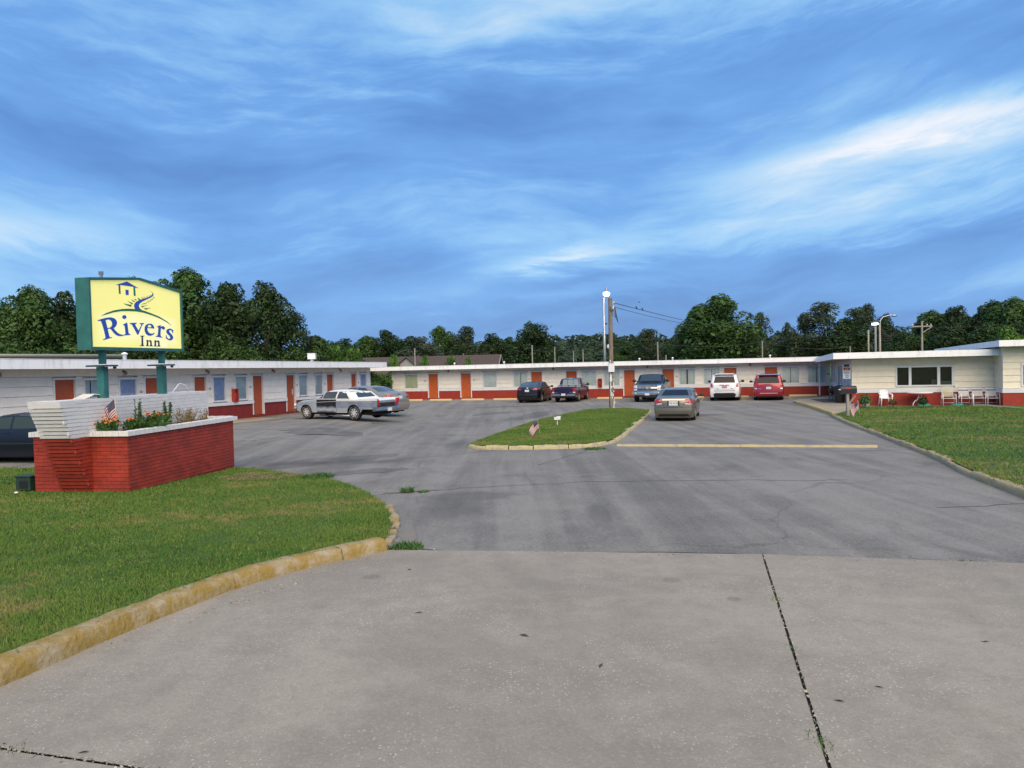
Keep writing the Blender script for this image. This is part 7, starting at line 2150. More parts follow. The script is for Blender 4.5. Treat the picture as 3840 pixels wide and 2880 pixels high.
tree(28.36, 88, 8.0, 1.8, 3, 'slim olive tree close beside the tallest round tree', None)
tree(27.0, 92, 6.2, 2.8, 2, 'low dark tree filling under the slim olive tree', None)
for x, y, h, w, k in [(35.03, 98, 7.2, 1.2, 3), (36.99, 100, 5.2, 2.2, 2), (36.76, 90, 9.1, 3.6, 3), (35.0, 92, 7.9, 2.8, 3), (40.73, 92, 8.5, 2.6, 3), (43.7, 95, 9.1, 2.5, 3), (38.34, 88, 7.0, 3.0, 0), (42.5, 88, 6.6, 2.6, 0), (43.5, 90, 7.6, 1.3, 3), (33.2, 95, 4.6, 2.2, 2)]:
    tree(x, y, h, w, k, 'KIND tree among the airy trees behind the street lights', 'airy trees behind the street lights')
for x, y, h, w, k in [(50.44, 100, 5.6, 2.9, 1), (47.5, 100, 5.2, 2.6, 1), (53.5, 98, 6.0, 2.8, 0), (41.5, 78, 5.7, 1.9, 2), (38.22, 70, 6.7, 2.4, 1), (39.23, 68, 6.9, 2.3, 0), (41.5, 66, 7.0, 2.4, 2), (41.34, 64, 7.3, 2.4, 1), (43.76, 64, 7.5, 2.6, 0), (35.33, 62, 4.8, 2.1, 2), (36.88, 60, 4.8, 2.1, 0), (38.6, 60, 5.2, 2.2, 2), (41, 60, 5.6, 2.4, 0), (39.6, 72, 6.6, 2.5, 0), (45, 72, 7.6, 3, 1), (34.5, 68, 4.6, 2, 0)]:
    tree(x, y, h, w, k, 'KIND tree in the dense bank of trees behind the office', 'trees behind the office')
tree(36.06, 56, 4.7, 1.5, 6, 'brighter green bush in front of the dark bank behind the office', None, 'shrub')

# far wooded hill
def hill():
    prof = [(-260, 4), (-150, 6), (-90, 8), (-40, 9.5), (0, 10.5), (30, 12.0), (50, 13.2), (62, 11.6), (80, 12.2), (110, 11.6), (150, 10.5), (200, 9.5), (260, 8), (340, 5)]
    D = 380.0
    xs = np.linspace(-260, 340, 61)
    mb = MB()
    vs, fs = [], []
    for x in xs:
        hh = interp(prof, x) * 1.02
        vs += [(x, D - 70, -0.2), (x, D, hh), (x, D + 120, hh * 0.9), (x, D + 200, -1)]
    for i in range(len(xs) - 1):
        for j in range(3):
            fs.append((i * 4 + j, (i + 1) * 4 + j, (i + 1) * 4 + j + 1, i * 4 + j + 1))
    mb.add(vs, fs)
    o = mb.build('hill', pm('hill_floor', (0.02, 0.035, 0.015), 0.9), smooth=True); struct(o)
    rs = np.random.RandomState(3)
    P, N = [], []
    for k in range(1500):
        x = rs.uniform(-240, 330); t = rs.uniform(0, 1)
        hh = interp(prof, x)
        y = D - 70 + 70 * t
        z = hh * t
        r = rs.uniform(1.6, 3.4)
        n = 46
        d = rs.normal(0, 1, (n, 3)); d[:, 2] = np.abs(d[:, 2]); d[:, 1] = -np.abs(d[:, 1]); d /= np.linalg.norm(d, axis=1)[:, None]
        P.append(np.array([x, y, z + r * 0.3]) + d * r * np.array([1, 1, 0.9])); N.append(d + rs.normal(0, 0.4, (n, 3)))
    V = leaf_quads(np.concatenate(P), np.concatenate(N), 0.85, rs, 0.7)
    me = quads_mesh('forest', V, mat_leaf('leaf_far', (0.016, 0.034, 0.016), (0.034, 0.062, 0.030)))
    f = stuff(link('forest', me)); f['label'] = 'far dark wooded hillside beyond the motel'; f['category'] = 'forest'
hill()

# ------------------------------------------------------------------ poles, lamps, wires, birds
def cable(name, pts, r, parent):
    mb = MB(); mb.tube(pts, r, 5); return mb.build(name, WIRE, parent, smooth=True)
def sag(p, q, s, n=10):
    p, q = Vector(p), Vector(q)
    return [p.lerp(q, k / n) - Vector((0, 0, s * 4 * (k / n) * (1 - k / n))) for k in range(n + 1)]

def utility_pole():
    x, y = 5.70, 44.45
    z = gz(x, y) + 0.08
    t = thing('utility_pole', 'thick weathered wooden utility pole with white meter box on the grass island', 'pole', (x, y, z))
    mb = MB(); mb.tube([(0, 0, -0.3), (0.01, 0, 1.2), (0.03, 0, 3.2), (0.04, 0, 6.36)], [0.145, 0.138, 0.128, 0.115], 14); mb.build('shaft', WOOD, t, smooth=True, angle=50)
    mb = MB(); mb.box(-0.17, 0.17, -0.30, -0.142, 2.12, 2.60); mb.box(-0.18, 0.18, -0.31, -0.142, 2.601, 2.62); mb.build('meter_box', pm('box_white', (0.70, 0.73, 0.76), 0.45), t)
    mb = MB(); mb.tube([(-0.06, -0.18, 2.12), (-0.06, -0.17, 0.0)], 0.03, 8); mb.tube([(-0.05, -0.18, 2.62), (-0.05, -0.16, 2.80)], 0.03, 8); mb.build('conduit', pm('conduit_grey', (0.55, 0.56, 0.58), 0.5), t, smooth=True)
    mb = MB(); mb.box(-0.10, 0.0, -0.24, -0.15, 1.55, 1.80); mb.build('switch_box', pm('box_white', (0.7, 0.73, 0.76)), t)
    for i in range(16):
        mb = MB()
        a, h_ = rnd.uniform(-1.9, -0.4), rnd.uniform(0.15, 2.0)
        mb.add([(0.150 * math.cos(a) - 0.02, 0.150 * math.sin(a), h_), (0.150 * math.cos(a) + 0.03, 0.150 * math.sin(a), h_ + 0.02), (0.146 * math.cos(a) + 0.03, 0.150 * math.sin(a), h_ + rnd.uniform(0.06, 0.22)), (0.150 * math.cos(a) - 0.02, 0.150 * math.sin(a), h_ + rnd.uniform(0.05, 0.2))], [(0, 1, 2, 3)])
        mb.build('paint_flake', WHITE, t, fix=False)
    mb = MB(); mb.bar((0.05, -0.13, 0.02), (0.20, -0.20, 0.42), 0.04, 0.03); mb.tube([(0.10, -0.14, -0.05), (0.13, -0.13, 0.55)], 0.025, 6); mb.build('guard_strip', WHITE, t)
    mb = MB()
    for h_ in (5.60, 5.82, 6.05):
        mb.box(0.13, 0.24, -0.03, 0.03, h_, h_ + 0.03); mb.lathe([(0.03, 0), (0.05, 0.03), (0.035, 0.06), (0.05, 0.09), (0.03, 0.12)], 10, (0.25, 0, h_ - 0.02))
    mb.build('insulator', pm('porcelain', (0.55, 0.57, 0.60), 0.3), t, smooth=True)
    mb = MB(); mb.lathe([(0.05, 0.0), (0.07, 0.05), (0.07, 0.22), (0.03, 0.26)], 10, (0.19, -0.06, 5.62)); mb.build('weatherhead', STEEL, t, smooth=True)
    for q in range(4):
        a = rnd.uniform(0.0, 0.3)
        cable('drop_wire', [(0.0, -0.13, 5.9 - 0.1 * q), (0.15 + a * 0.3, -0.2, 5.3 + 0.15 * q), (0.32 + 0.05 * q, -0.1, 5.25 - 0.12 * q), (0.28, 0.0, 5.75 + 0.1 * q)], 0.010, t)
    return x, y, z
_ux, _uy, _uz = utility_pole()
WIRES = []
def wire(label, p, q, s, r=0.012, group=None):
    o = MB(); pts = sag(p, q, s, 14); o.tube([tuple(v - pts[0]) for v in pts], r, 5)
    w = o.build('overhead_wire', WIRE, None, smooth=True); w.location = pts[0]
    tag(w, label, 'wire', group); return pts
W1 = wire('twisted overhead wire with two birds perched on it', (_ux + 0.30, _uy, 6.14), (20.4, 84.0, 6.6), 0.05, 0.022)
wire('thin overhead wire below the one with the birds', (_ux + 0.30, _uy, 5.90), (20.4, 84.0, 6.35), 0.12, 0.016)

def bird(label, p, rz, wings=False, group=None):
    t = thing('bird', label, 'bird', p, rz, group)
    t.scale = (0.62, 0.62, 0.62)
    D = pm('bird_black', (0.012, 0.012, 0.014), 0.6)
    mb = MB()
    if wings:
        prof = [(-0.16, 0.01), (-0.08, 0.035), (0.0, 0.05), (0.08, 0.035), (0.14, 0.012)]
        mb.lathe([(r_, x_) for x_, r_ in prof], 8, (0, 0, 0), 'x')
        for s in (-1, 1):
            mb.add([(0.05, s * 0.03, 0.01), (-0.06, s * 0.03, 0.01), (-0.10, s * 0.34, 0.03), (-0.02, s * 0.30, 0.035), (0.05, s * 0.03, 0.018), (-0.06, s * 0.03, 0.018), (-0.10, s * 0.34, 0.035), (-0.02, s * 0.30, 0.04)], [(0, 1, 2, 3), (7, 6, 5, 4), (0, 3, 7, 4), (1, 5, 6, 2)])
        mb.build('body', D, t, smooth=True)
    else:
        mb.tube([(-0.16, 0, -0.09), (-0.06, 0, 0.03), (0.0, 0, 0.10), (0.04, 0, 0.17), (0.05, 0, 0.235), (0.07, 0, 0.265)], [0.012, 0.045, 0.066, 0.058, 0.042, 0.012], 8)
        mb.build('body', D, t, smooth=True)
        mb = MB(); mb.tube([(0.08, 0, 0.235), (0.14, 0, 0.225)], [0.012, 0.003], 5); mb.build('beak', D, t)
        mb = MB(); mb.tube([(0.0, -0.02, 0.06), (0.0, -0.02, 0.0)], 0.006, 4); mb.tube([(0.0, 0.02, 0.06), (0.0, 0.02, 0.0)], 0.006, 4); mb.build('legs', D, t)
def on_line(pts, y):
    for a, b in zip(pts, pts[1:]):
        if a.y <= y <= b.y:
            return a.lerp(b, (y - a.y) / (b.y - a.y))
bird('small black bird perched on the wire nearer the wooden pole', on_line(W1, 50.6) + Vector((0, 0, 0.02)), R(190))
bird('small black bird perched on the wire farther from the wooden pole', on_line(W1, 52.6) + Vector((0, 0, 0.02)), R(170))
bird('small dark bird flying above the wires', (10.0, 60.0, 7.3), R(10), True)

def lamp_post():
    t = thing('street_lamp', 'tall grey metal lamp post with lit white globe behind the cream wing', 'street lamp', (8.21, 68.0, 0.0))
    mb = MB(); mb.tube([(0, 0, -0.2), (0, 0, 8.35)], [0.13, 0.10], 10); mb.build('post', STEEL, t, smooth=True)
    mb = MB(); mb.tube([(0, 0, 8.30), (0.10, 0, 8.5), (0.26, 0, 8.95)], 0.05, 8); mb.build('arm', STEEL, t, smooth=True)
    mb = MB(); mb.lathe([(0.13, 0.0), (0.16, 0.10), (0.15, 0.30), (0.09, 0.34), (0.08, 0.50), (0.05, 0.52)], 14, (0.26, 0, 8.80)); mb.build('lamp_head', STEEL, t, smooth=True, angle=40)
    mb = MB(); mb.lathe([(0.12, -0.34), (0.24, -0.26), (0.30, -0.12), (0.27, 0.0), (0.16, 0.02)], 16, (0.26, 0, 8.80)); mb.build('globe', pm('lit_globe', (0.9, 0.92, 1.0), 0.4, emit=2.2, ecol=(0.95, 0.97, 1.0)), t, smooth=True)
    mb = MB(); mb.prism([(0.08, 5.95), (0.34, 6.05), (0.12, 6.15)], -0.1, 0.1, 'xz'); mb.build('bracket_lamp', TRIM, t)
    mb = MB(); mb.blob((0.35, -0.1, 4.05), (0.16, 0.14, 0.2), 10, 6); mb.build('lower_globe', WHITE, t, smooth=True)
lamp_post()

def pole(label, x, y, h, r, group, mat=None, arm=False, lampm=None):
    t = thing('wooden_pole', label, 'pole', (x, y, 0), 0, group)
    mb = MB(); mb.tube([(0, 0, -0.3), (0, 0, h)], [r * 1.15, r], 8); mb.build('shaft', mat or GREYWOOD, t, smooth=True, angle=50)
    mb = MB(); mb.box(-r * 1.3, r * 1.3, -r * 1.3, r * 1.3, h, h + 0.03); mb.build('pole_cap', STEEL, t)
    if arm:
        mb = MB(); mb.box(-0.80, 0.80, -0.05, 0.05, h - 0.40, h - 0.31); mb.bar((0, -0.08, h - 0.85), (0.7, -0.08, h - 0.42), 0.05, 0.05); a_ = mb.build('cross_arm', GREYWOOD, t)
        mb = MB()
        for q in (-0.7, 0.4, 0.7):
            mb.lathe([(0.03, 0), (0.05, 0.05), (0.03, 0.12)], 8, (q, 0, h - 0.30))
        mb.build('insulator', pm('porcelain', (0.55, 0.57, 0.6)), a_)
    return t
for x, y, h in ((-9.22, 74, 4.4), (-5.56, 90, 4.0), (1.95, 72, 4.37), (4.78, 85, 4.42), (7.63, 95, 4.06), (8.16, 88, 4.04), (13.63, 72, 4.38), (14.98, 75, 3.18), (23.36, 72, 4.26), (30.66, 70, 3.55)):
    pole('slim bare wooden pole showing over the cream wing roof', x, y, h, 0.06, 'slim poles behind the cream wing')
for a, b in (((1.95, 72, 4.28), (4.78, 85, 4.25)), ((4.78, 85, 4.25), (8.16, 88, 3.95)), ((8.16, 88, 3.95), (13.63, 72, 4.30)), ((13.63, 72, 4.30), (23.36, 72, 4.20)), ((23.36, 72, 4.20), (30.66, 70, 3.50)), ((30.66, 70, 3.50), (36, 75, 3.8))):
    wire('thin slack wire strung between the slim poles', a, b, 0.35, 0.014, 'wires between the slim poles')
pole('tall wooden pole with cross arm behind the office roof', 31.86, 60, 5.25, 0.075, None, None, True)
def street_light(name, label, x, y, h, kind):
    t = thing('street_lamp', label, 'street lamp', (x, y, 0.0))
    if kind == 'box':
        mb = MB(); mb.tube([(0, 0, -0.2), (0.02, 0, h)], [0.085, 0.07], 10); mb.build('post', pm('pale_post', (0.20, 0.205, 0.20), 0.7), t, smooth=True)
        mb = MB(); mb.tube([(-0.42, 0.2, -0.2), (-0.42, 0.2, h - 0.3)], 0.06, 8); mb.build('second_post', GREYWOOD, t, smooth=True)
        mb = MB(); mb.box(-0.22, 0.16, -0.2, 0.2, h + 0.20, h + 0.30); mb.box(-0.10, 0.05, -0.1, 0.1, h, h + 0.25); mb.build('lamp_head', pm('lamp_grey', (0.3, 0.31, 0.3), 0.5), t)
        mb = MB(); mb.box(-0.20, 0.14, -0.19, 0.15, h + 0.08, h + 0.195); mb.build('lamp_lens', pm('lit_globe', (0.9, 0.92, 1.0)), t)
    else:
        mb = MB(); mb.tube([(0, 0, -0.2), (0, 0, h)], [0.085, 0.07], 10); mb.build('post', GREYWOOD, t, smooth=True)
        mb = MB(); mb.tube([(0.02, 0, h - 0.2), (0.05, 0, h + 0.22), (0.25, 0, h + 0.48), (0.8, 0, h + 0.62), (1.02, 0, h + 0.62)], 0.035, 8); mb.build('arm', pm('arm_white', (0.6, 0.62, 0.62), 0.5), t, smooth=True)
        mb = MB(); mb.blob((1.16, 0, h + 0.58), (0.26, 0.15, 0.10), 10, 6); mb.build('lamp_head', STEEL, t, smooth=True)
        for q in range(5):
            cable('tangled_cable', [(0.15, 0.0, h - 0.6 - 0.2 * q), (0.5 + 0.1 * q, 0, h - 0.9 - 0.12 * q), (0.9, 0, h - 1.05), (1.3, 0, h - 0.65 - 0.2 * (q % 2)), (1.15, 0, h - 0.35)], 0.022, t)
        cable('tangled_cable', [(-0.2, 0, h - 0.9), (-0.6, 0, h - 1.7), (-0.7, 0, h - 2.3)], 0.015, t)
street_light('a', 'street light with lit boxy head on twin pale posts behind the office', 27.3, 58.0, 4.95, 'box')
street_light('b', 'thick street light pole with curved arm and tangled cables', 29.55, 62.0, 5.3, 'arm')
wire('black cable running from the curved arm light to the cross arm pole', (30.75, 62, 5.0), (31.86, 60, 4.75), 0.03, 0.025)
wire('thin wire leading away from the cross arm pole', (31.86, 60, 4.75), (44, 62, 5.4), 0.2, 0.014)
wire('thin wire from the curved arm light past the airy trees', (29.4, 62, 4.6), (20, 76, 4.9), 0.3, 0.014)

# path light on the island
def spot():
    x, y = 1.85, 32.2
    t = thing('path_light', 'small white path light on a stake in the grass island', 'path light', (x, y, gz(x, y) + 0.09))
    mb = MB(); mb.tube([(0, 0, -0.05), (0, 0, 0.26)], 0.022, 6); mb.build('stake', WHITE, t)
    mb = MB(); mb.box(-0.13, 0.13, -0.08, 0.08, 0.26, 0.37); mb.box(-0.02, 0.15, -0.06, 0.06, 0.371, 0.40); mb.build('lamp_head', WHITE, t)
spot()

# ------------------------------------------------------------------ planter plants
def plant(label, name, p, n, hgt, rad, leafm, flower=None, nfl=0, style='bush', group=None, cat='plant'):
    t = thing(name, label, cat, p, rnd.uniform(0, 6), group)
    rs = np.random.RandomState(int(abs(p[0] * 1000 + p[1] * 77)) % 9999)
    st = MB()
    P, N = [], []
    tips = []
    for k in range(n):
        a = rs.uniform(0, 6.28); q = rad * math.sqrt(rs.uniform(0, 1)); lean = rs.uniform(0.0, 0.4)
        h_ = hgt * rs.uniform(0.65, 1.0)
        b = Vector((q * 0.55 * math.cos(a), q * 0.55 * math.sin(a), -0.02)); e = Vector((q * math.cos(a) * (1 + lean), q * math.sin(a) * (1 + lean), h_))
        st.tube([b, b.lerp(e, 0.5) + Vector((0, 0, 0.02)), e], [0.006, 0.005, 0.003], 4)
        tips.append(e)
        m = int(10 + 34 * h_ / 0.4) if style != 'dry' else 10
        for i in range(m):
            f_ = rs.uniform(0.05, 1.0)
            c = b.lerp(e, f_) + Vector(rs.normal(0, 0.018 if style != 'spike' else 0.02 * (1.3 - f_), 3))
            P.append(tuple(c)); N.append(rs.normal(0, 1, 3) + np.array([0, 0, 0.7]))
    st.build('stems', pm('stem_green', (0.05, 0.09, 0.03), 0.7) if style != 'dry' else pm('stem_dry', (0.22, 0.16, 0.07), 0.8), t)
    V = leaf_quads(np.array(P), np.array(N), 0.036 if style != 'dry' else 0.024, rs, 0.35)
    link('foliage', quads_mesh('foliage', V, leafm), t)
    for k in range(nfl):
        e = tips[k % len(tips)] + Vector(rs.normal(0, 0.025, 3)) + Vector((0, 0, 0.02))
        mb = MB(); mb.lathe([(0.012, -0.012), (0.030, 0.0), (0.034, 0.008), (0.016, 0.018), (0.004, 0.02)], 8, tuple(e)); mb.build('flower', flower, t, smooth=True)
    return t
MARI = pm('marigold_orange', (0.80, 0.20, 0.035), 0.6, var=0.2, scale=20)
LEAFP = mat_leaf('planter_leaf', (0.03, 0.085, 0.02), (0.075, 0.17, 0.04))
LEAFT = mat_leaf('weed_tall_leaf', (0.05, 0.10, 0.045), (0.12, 0.19, 0.09))
LEAFY = mat_leaf('dry_leaf', (0.10, 0.085, 0.03), (0.24, 0.19, 0.08))
def pp(a, b):
    v = PO + E1 * a + E2 * b; return (v.x, v.y, PO.z + 1.195)
plant('orange marigold clump at the street end of the brick planter', 'marigold', pp(0.22, 0.22), 30, 0.28, 0.20, LEAFP, MARI, 18)
plant('orange marigold clump spreading behind the planter flag', 'marigold', pp(0.42, 0.72), 30, 0.26, 0.24, LEAFP, MARI, 6)
plant('orange marigolds between two tall weeds in the planter', 'marigold', pp(0.36, 1.62), 36, 0.33, 0.28, LEAFP, MARI, 14)
plant('tall spiky green weed next to the planter flag', 'tall_weed', pp(0.34, 1.02), 7, 0.68, 0.08, LEAFT, None, 0, 'spike', None, 'weed')
plant('tall spiky green weed leaning beyond the marigolds', 'tall_weed', pp(0.34, 2.10), 7, 0.62, 0.09, LEAFT, None, 0, 'spike', None, 'weed')
plant('low green leaves along the planter cap', 'low_plant', pp(0.52, 1.15), 44, 0.18, 0.34, LEAFP)
plant('dried yellow brown plant in the far half of the planter', 'dry_plant', pp(0.36, 2.75), 44, 0.36, 0.28, LEAFY, None, 0, 'dry')
plant('sparse dry twigs beside the dried plant', 'dry_plant', pp(0.40, 3.05), 12, 0.20, 0.22, LEAFY, None, 0, 'dry')
plant('wispy dry stems near the far end of the planter', 'dry_plant', pp(0.32, 3.65), 9, 0.30, 0.16, LEAFY, None, 0, 'dry')

# ------------------------------------------------------------------ office front: chairs, table, pots, mailbox
PATZ = 0.03
def off_pt(a, b, z=None):
    v = MK @ Vector((a, b, 0)); return (v.x, v.y, gz(v.x, v.y) + PATZ if z is None else z)
PLAST = pm('white_resin', (0.78, 0.79, 0.80), 0.4)
def resin_chair():
    t = thing('plastic_armchair', 'white moulded plastic armchair by the office wall', 'chair', off_pt(1.58, -0.75), YAW + R(8))
    mb = MB()
    # seat and back shell
    n = 7
    vs, fs = [], []
    prof = [(-0.26, 0.42), (-0.24, 0.44), (-0.1, 0.425), (0.12, 0.41), (0.20, 0.43), (0.25, 0.55), (0.30, 0.80), (0.31, 0.88)]
    for i, (y, z) in enumerate(prof):
        for j in range(n):
            u = -1 + 2 * j / (n - 1)
            w = 0.235 - (0.05 * max(0, (z - 0.7)) / 0.18)
            vs.append((u * w, y - 0.03 * u * u * (1 if z > 0.5 else 0), z + (0.015 * u * u if z < 0.5 else -0.03 * u * u * (1 if i == 7 else 0))))
    m = len(vs)
    vs += [(x, y + 0.012, z - 0.012) for x, y, z in vs]
    for i in range(len(prof) - 1):
        for j in range(n - 1):
            a = i * n + j
            fs += [(a, a + 1, a + n + 1, a + n), (m + a, m + a + n, m + a + n + 1, m + a + 1)]
    mb.add(vs, fs)
    mb.build('seat_shell', PLAST, t, smooth=True, fix=False)
    for s in (-1, 1):
        mb = MB(); mb.tube([(s * 0.24, 0.27, 0.70), (s * 0.29, 0.10, 0.66), (s * 0.30, -0.12, 0.63), (s * 0.285, -0.26, 0.60)], [0.03, 0.035, 0.035, 0.03], 8); mb.build('armrest', PLAST, t, smooth=True)
        mb = MB(); mb.tube([(s * 0.285, -0.26, 0.61), (s * 0.27, -0.26, 0.40), (s * 0.30, -0.30, 0.0)], [0.03, 0.04, 0.022], 8); mb.build('leg', PLAST, t, smooth=True)
        mb = MB(); mb.tube([(s * 0.22, 0.22, 0.43), (s * 0.26, 0.34, 0.0)], [0.035, 0.022], 8); mb.build('leg', PLAST, t, smooth=True)
resin_chair()
def table():
    t = thing('patio_table', 'round white patio table with curved legs by the office window', 'table', off_pt(3.25, -0.85), YAW)
    mb = MB(); mb.lathe([(0.60, 0.69), (0.63, 0.70), (0.63, 0.73), (0.60, 0.74)], 28); mb.build('table_top', PLAST, t, smooth=True, angle=40)
    for k in range(4):
        a = R(35 + 90 * k); c_, s_ = math.cos(a), math.sin(a)
        mb = MB(); mb.tube([(c_ * 0.11, s_ * 0.11, 0.70), (c_ * 0.10, s_ * 0.10, 0.48), (c_ * 0.16, s_ * 0.16, 0.36), (c_ * 0.36, s_ * 0.36, 0.25), (c_ * 0.46, s_ * 0.46, 0.12), (c_ * 0.48, s_ * 0.48, 0.0)], 0.02, 8); mb.build('leg', PLAST, t, smooth=True)
    mb = MB(); mb.lathe([(0.11, 0.44), (0.12, 0.46), (0.11, 0.48)], 16); mb.lathe([(0.11, 0.62), (0.12, 0.64), (0.11, 0.66)], 16); mb.build('ring', PLAST, t, smooth=True)
table()
CREAM_STRAP = pm('cream_strap', (0.64, 0.60, 0.42), 0.5)
PALE_STRAP = pm('pale_strap', (0.76, 0.76, 0.72), 0.5)
NAVY_STRAP = pm('dark_strap', (0.03, 0.035, 0.05), 0.5)
def strap_chair(label, a, b, kind, group=None):
    t = thing('strap_chair', label, 'chair', off_pt(a, b), YAW + R(rnd.uniform(-4, 4)), group)
    tall = kind == 'tall'
    w = 0.30 if tall else 0.27
    bh = 0.98 if tall else 0.88
    for s in (-1, 1):
        mb = MB(); mb.tube([(s * w, -0.30, 0.0), (s * w, -0.27, 0.55), (s * w, -0.20, 0.61), (s * w, 0.15, 0.60), (s * w, 0.22, 0.52), (s * w, 0.30, 0.0)], 0.017, 8); mb.build('side_frame', PLAST, t, smooth=True)
        mb = MB(); mb.tube([(s * (w - 0.04), -0.27, 0.40), (s * (w - 0.04), 0.20, 0.37), (s * (w - 0.04), 0.26, 0.45), (s * (w - 0.04), 0.40, bh)], 0.015, 8); mb.build('seat_frame', PLAST, t, smooth=True)
    mb = MB(); mb.tube([(-w + 0.04, 0.40, bh), (w - 0.04, 0.40, bh)], 0.015, 8); mb.tube([(-w, -0.28, 0.40), (w, -0.28, 0.40)], 0.016, 8); mb.tube([(-w, 0.27, 0.14), (w, 0.27, 0.14)], 0.014, 8); mb.build('cross_tube', PLAST, t, smooth=True)
    nb = 8 if tall else 7
    for k in range(nb):
        f_ = (k + 0.6) / nb
        y, z = 0.26 + 0.14 * f_ - 0.018, 0.46 + (bh - 0.46) * f_
        mt = CREAM_STRAP if tall else (NAVY_STRAP if k == nb - 2 else PALE_STRAP)
        mb = MB(); mb.box(-w + 0.03, w - 0.03, y - 0.004, y + 0.004, z - 0.022, z + 0.022); mb.build('strap', mt, t)
    for k in range(7):
        y = -0.24 + 0.44 * k / 6.5
        mt = NAVY_STRAP if k == 0 and tall else PALE_STRAP
        mb = MB(); mb.box(-w + 0.03, w - 0.03, y - 0.022, y + 0.022, 0.395 - 0.004 - 0.03 * k / 6.5, 0.395 + 0.004 - 0.03 * k / 6.5); mb.build('strap', mt, t)
strap_chair('tall cream strapped patio chair next to the round white table', 4.62, -0.80, 'tall')
strap_chair('white strapped patio chair beside the tall cream strapped chair', 5.42, -0.78, 'low')
strap_chair('white strapped patio chair in the middle of its row of three', 6.02, -0.78, 'low')
strap_chair('white strapped patio chair at the inner corner of the office wall', 6.62, -0.95, 'low')
def pot():
    p = off_pt(0.55, -1.25)
    t = thing('flower_pot', 'pale concrete flower pot with leafy plant at the office corner', 'flower pot', p)
    mb = MB(); mb.lathe([(0.14, 0.0), (0.17, 0.02), (0.22, 0.30), (0.24, 0.33), (0.22, 0.35), (0.18, 0.33)], 16); mb.build('pot', pm('pale_pot', (0.48, 0.47, 0.42), 0.8, var=0.1), t, smooth=True)
    rs = np.random.RandomState(4)
    d = rs.normal(0, 1, (260, 3)); d[:, 2] = np.abs(d[:, 2]); d /= np.linalg.norm(d, axis=1)[:, None]
    P_ = np.array([-0.05, 0, 0.34]) + d * rs.uniform(0.10, 0.34, (260, 1)) * np.array([1.1, 1, 0.9])
    link('foliage', quads_mesh('foliage', leaf_quads(P_, d + rs.normal(0, 0.5, (260, 3)), 0.05, rs, 0.5), LEAFP), t)
pot()
def low_shrub(label, x, y, w, h, mat, n, seed):
    t = thing('shrub', label, 'shrub', (x, y, gz(x, y) + 0.10))
    rs = np.random.RandomState(seed)
    d = rs.normal(0, 1, (n, 3)); d[:, 2] = np.abs(d[:, 2]); d /= np.linalg.norm(d, axis=1)[:, None]
    P_ = np.array([0, 0, h * 0.25]) + d * rs.uniform(0.35, 1.0, (n, 1)) * np.array([w, w, h * 0.75])
    link('foliage', quads_mesh('foliage', leaf_quads(P_, d + rs.normal(0, 0.5, (n, 3)), 0.045, rs, 0.5), mat), t)
    mb = MB(); mb.tube([(0, 0, -0.05), (0.02, 0, h * 0.7)], [0.02, 0.008], 6)
    for k in range(5):
        a = k * 1.26; mb.tube([(0, 0, h * 0.1), (w * 0.6 * math.cos(a), w * 0.6 * math.sin(a), h * 0.55)], [0.012, 0.005], 5)
    mb.build('stem', BARK, t)
low_shrub('leafy green shrub before the pale flower pot', 18.35, 40.2, 0.36, 0.75, LEAFP, 520, 1)
low_shrub('small upright dark conifer in front of the patio table', 20.85, 39.2, 0.24, 0.62, LEAF_A, 520, 2)
low_shrub('reddish leafy plant between the plastic chair and the table', 19.75, 40.1, 0.28, 0.50, mat_leaf('leaf_reddish', (0.06, 0.06, 0.02), (0.13, 0.10, 0.04)), 260, 3)
low_shrub('low dry tuft at the foot of the red projecting room', 25.2, 37.4, 0.22, 0.18, LEAFY, 120, 4)
def hose(label, a, b):
    p = off_pt(a, b)
    mb = MB()
    pts = [(0.3 * math.cos(t_) * (1 - t_ * 0.006), 0.13 * math.sin(t_), 0.03 + 0.006 * t_) for t_ in np.linspace(0, 18, 60)]
    mb.tube(pts, 0.018, 6)
    o = mb.build('garden_hose', pm('teal_hose', (0.02, 0.33, 0.28), 0.5), None, smooth=True); o.location = p; o.rotation_euler = (0, 0, YAW)
    tag(o, label, 'hose')
hose('coiled teal garden hose under the round patio table', 3.35, -1.35)
hose('coiled teal garden hose by the tall cream strapped chair', 4.85, -1.55)
def mailbox():
    x, y = 14.62, 33.7
    t = thing('mailbox', 'black rural mailbox with red flag on a grey wooden post', 'mailbox', (x, y, gz(x, y) + 0.10), R(-2))
    mb = MB(); mb.box(-0.055, 0.055, -0.055, 0.055, -0.2, 1.02); mb.bar((0.06, 0, 0.55), (0.33, 0, 0.90), 0.07, 0.06); po = mb.build('post', GREYWOOD, t)
    mb = MB(); mb.box(-0.30, 0.42, -0.05, 0.05, 0.98, 1.02); mb.build('arm_board', GREYWOOD, t)
    arc = [(-0.14, 0.0)] + [(-0.14 * math.cos(a), 0.17 + 0.14 * math.sin(a)) for a in np.linspace(0, math.pi, 12)] + [(0.14, 0.0)]
    mb = MB(); mb.prism([(a, 1.021 + b) for a, b in arc], -0.33, 0.36, 'yz'); mb.build('box', pm('mailbox_black', (0.014, 0.014, 0.017), 0.4), t)
    mb = MB(); mb.box(-0.12, 0.10, -0.152, -0.142, 1.20, 1.24); mb.build('red_flag', pm('flag_metal_red', (0.5, 0.02, 0.02), 0.5), t)
    mb = MB(); mb.prism([(-0.40, 1.17), (-0.36, 1.20), (-0.331, 1.20), (-0.331, 1.15)], -0.12, 0.02, 'xz'); mb.build('letter', PLATE, t)
mailbox()
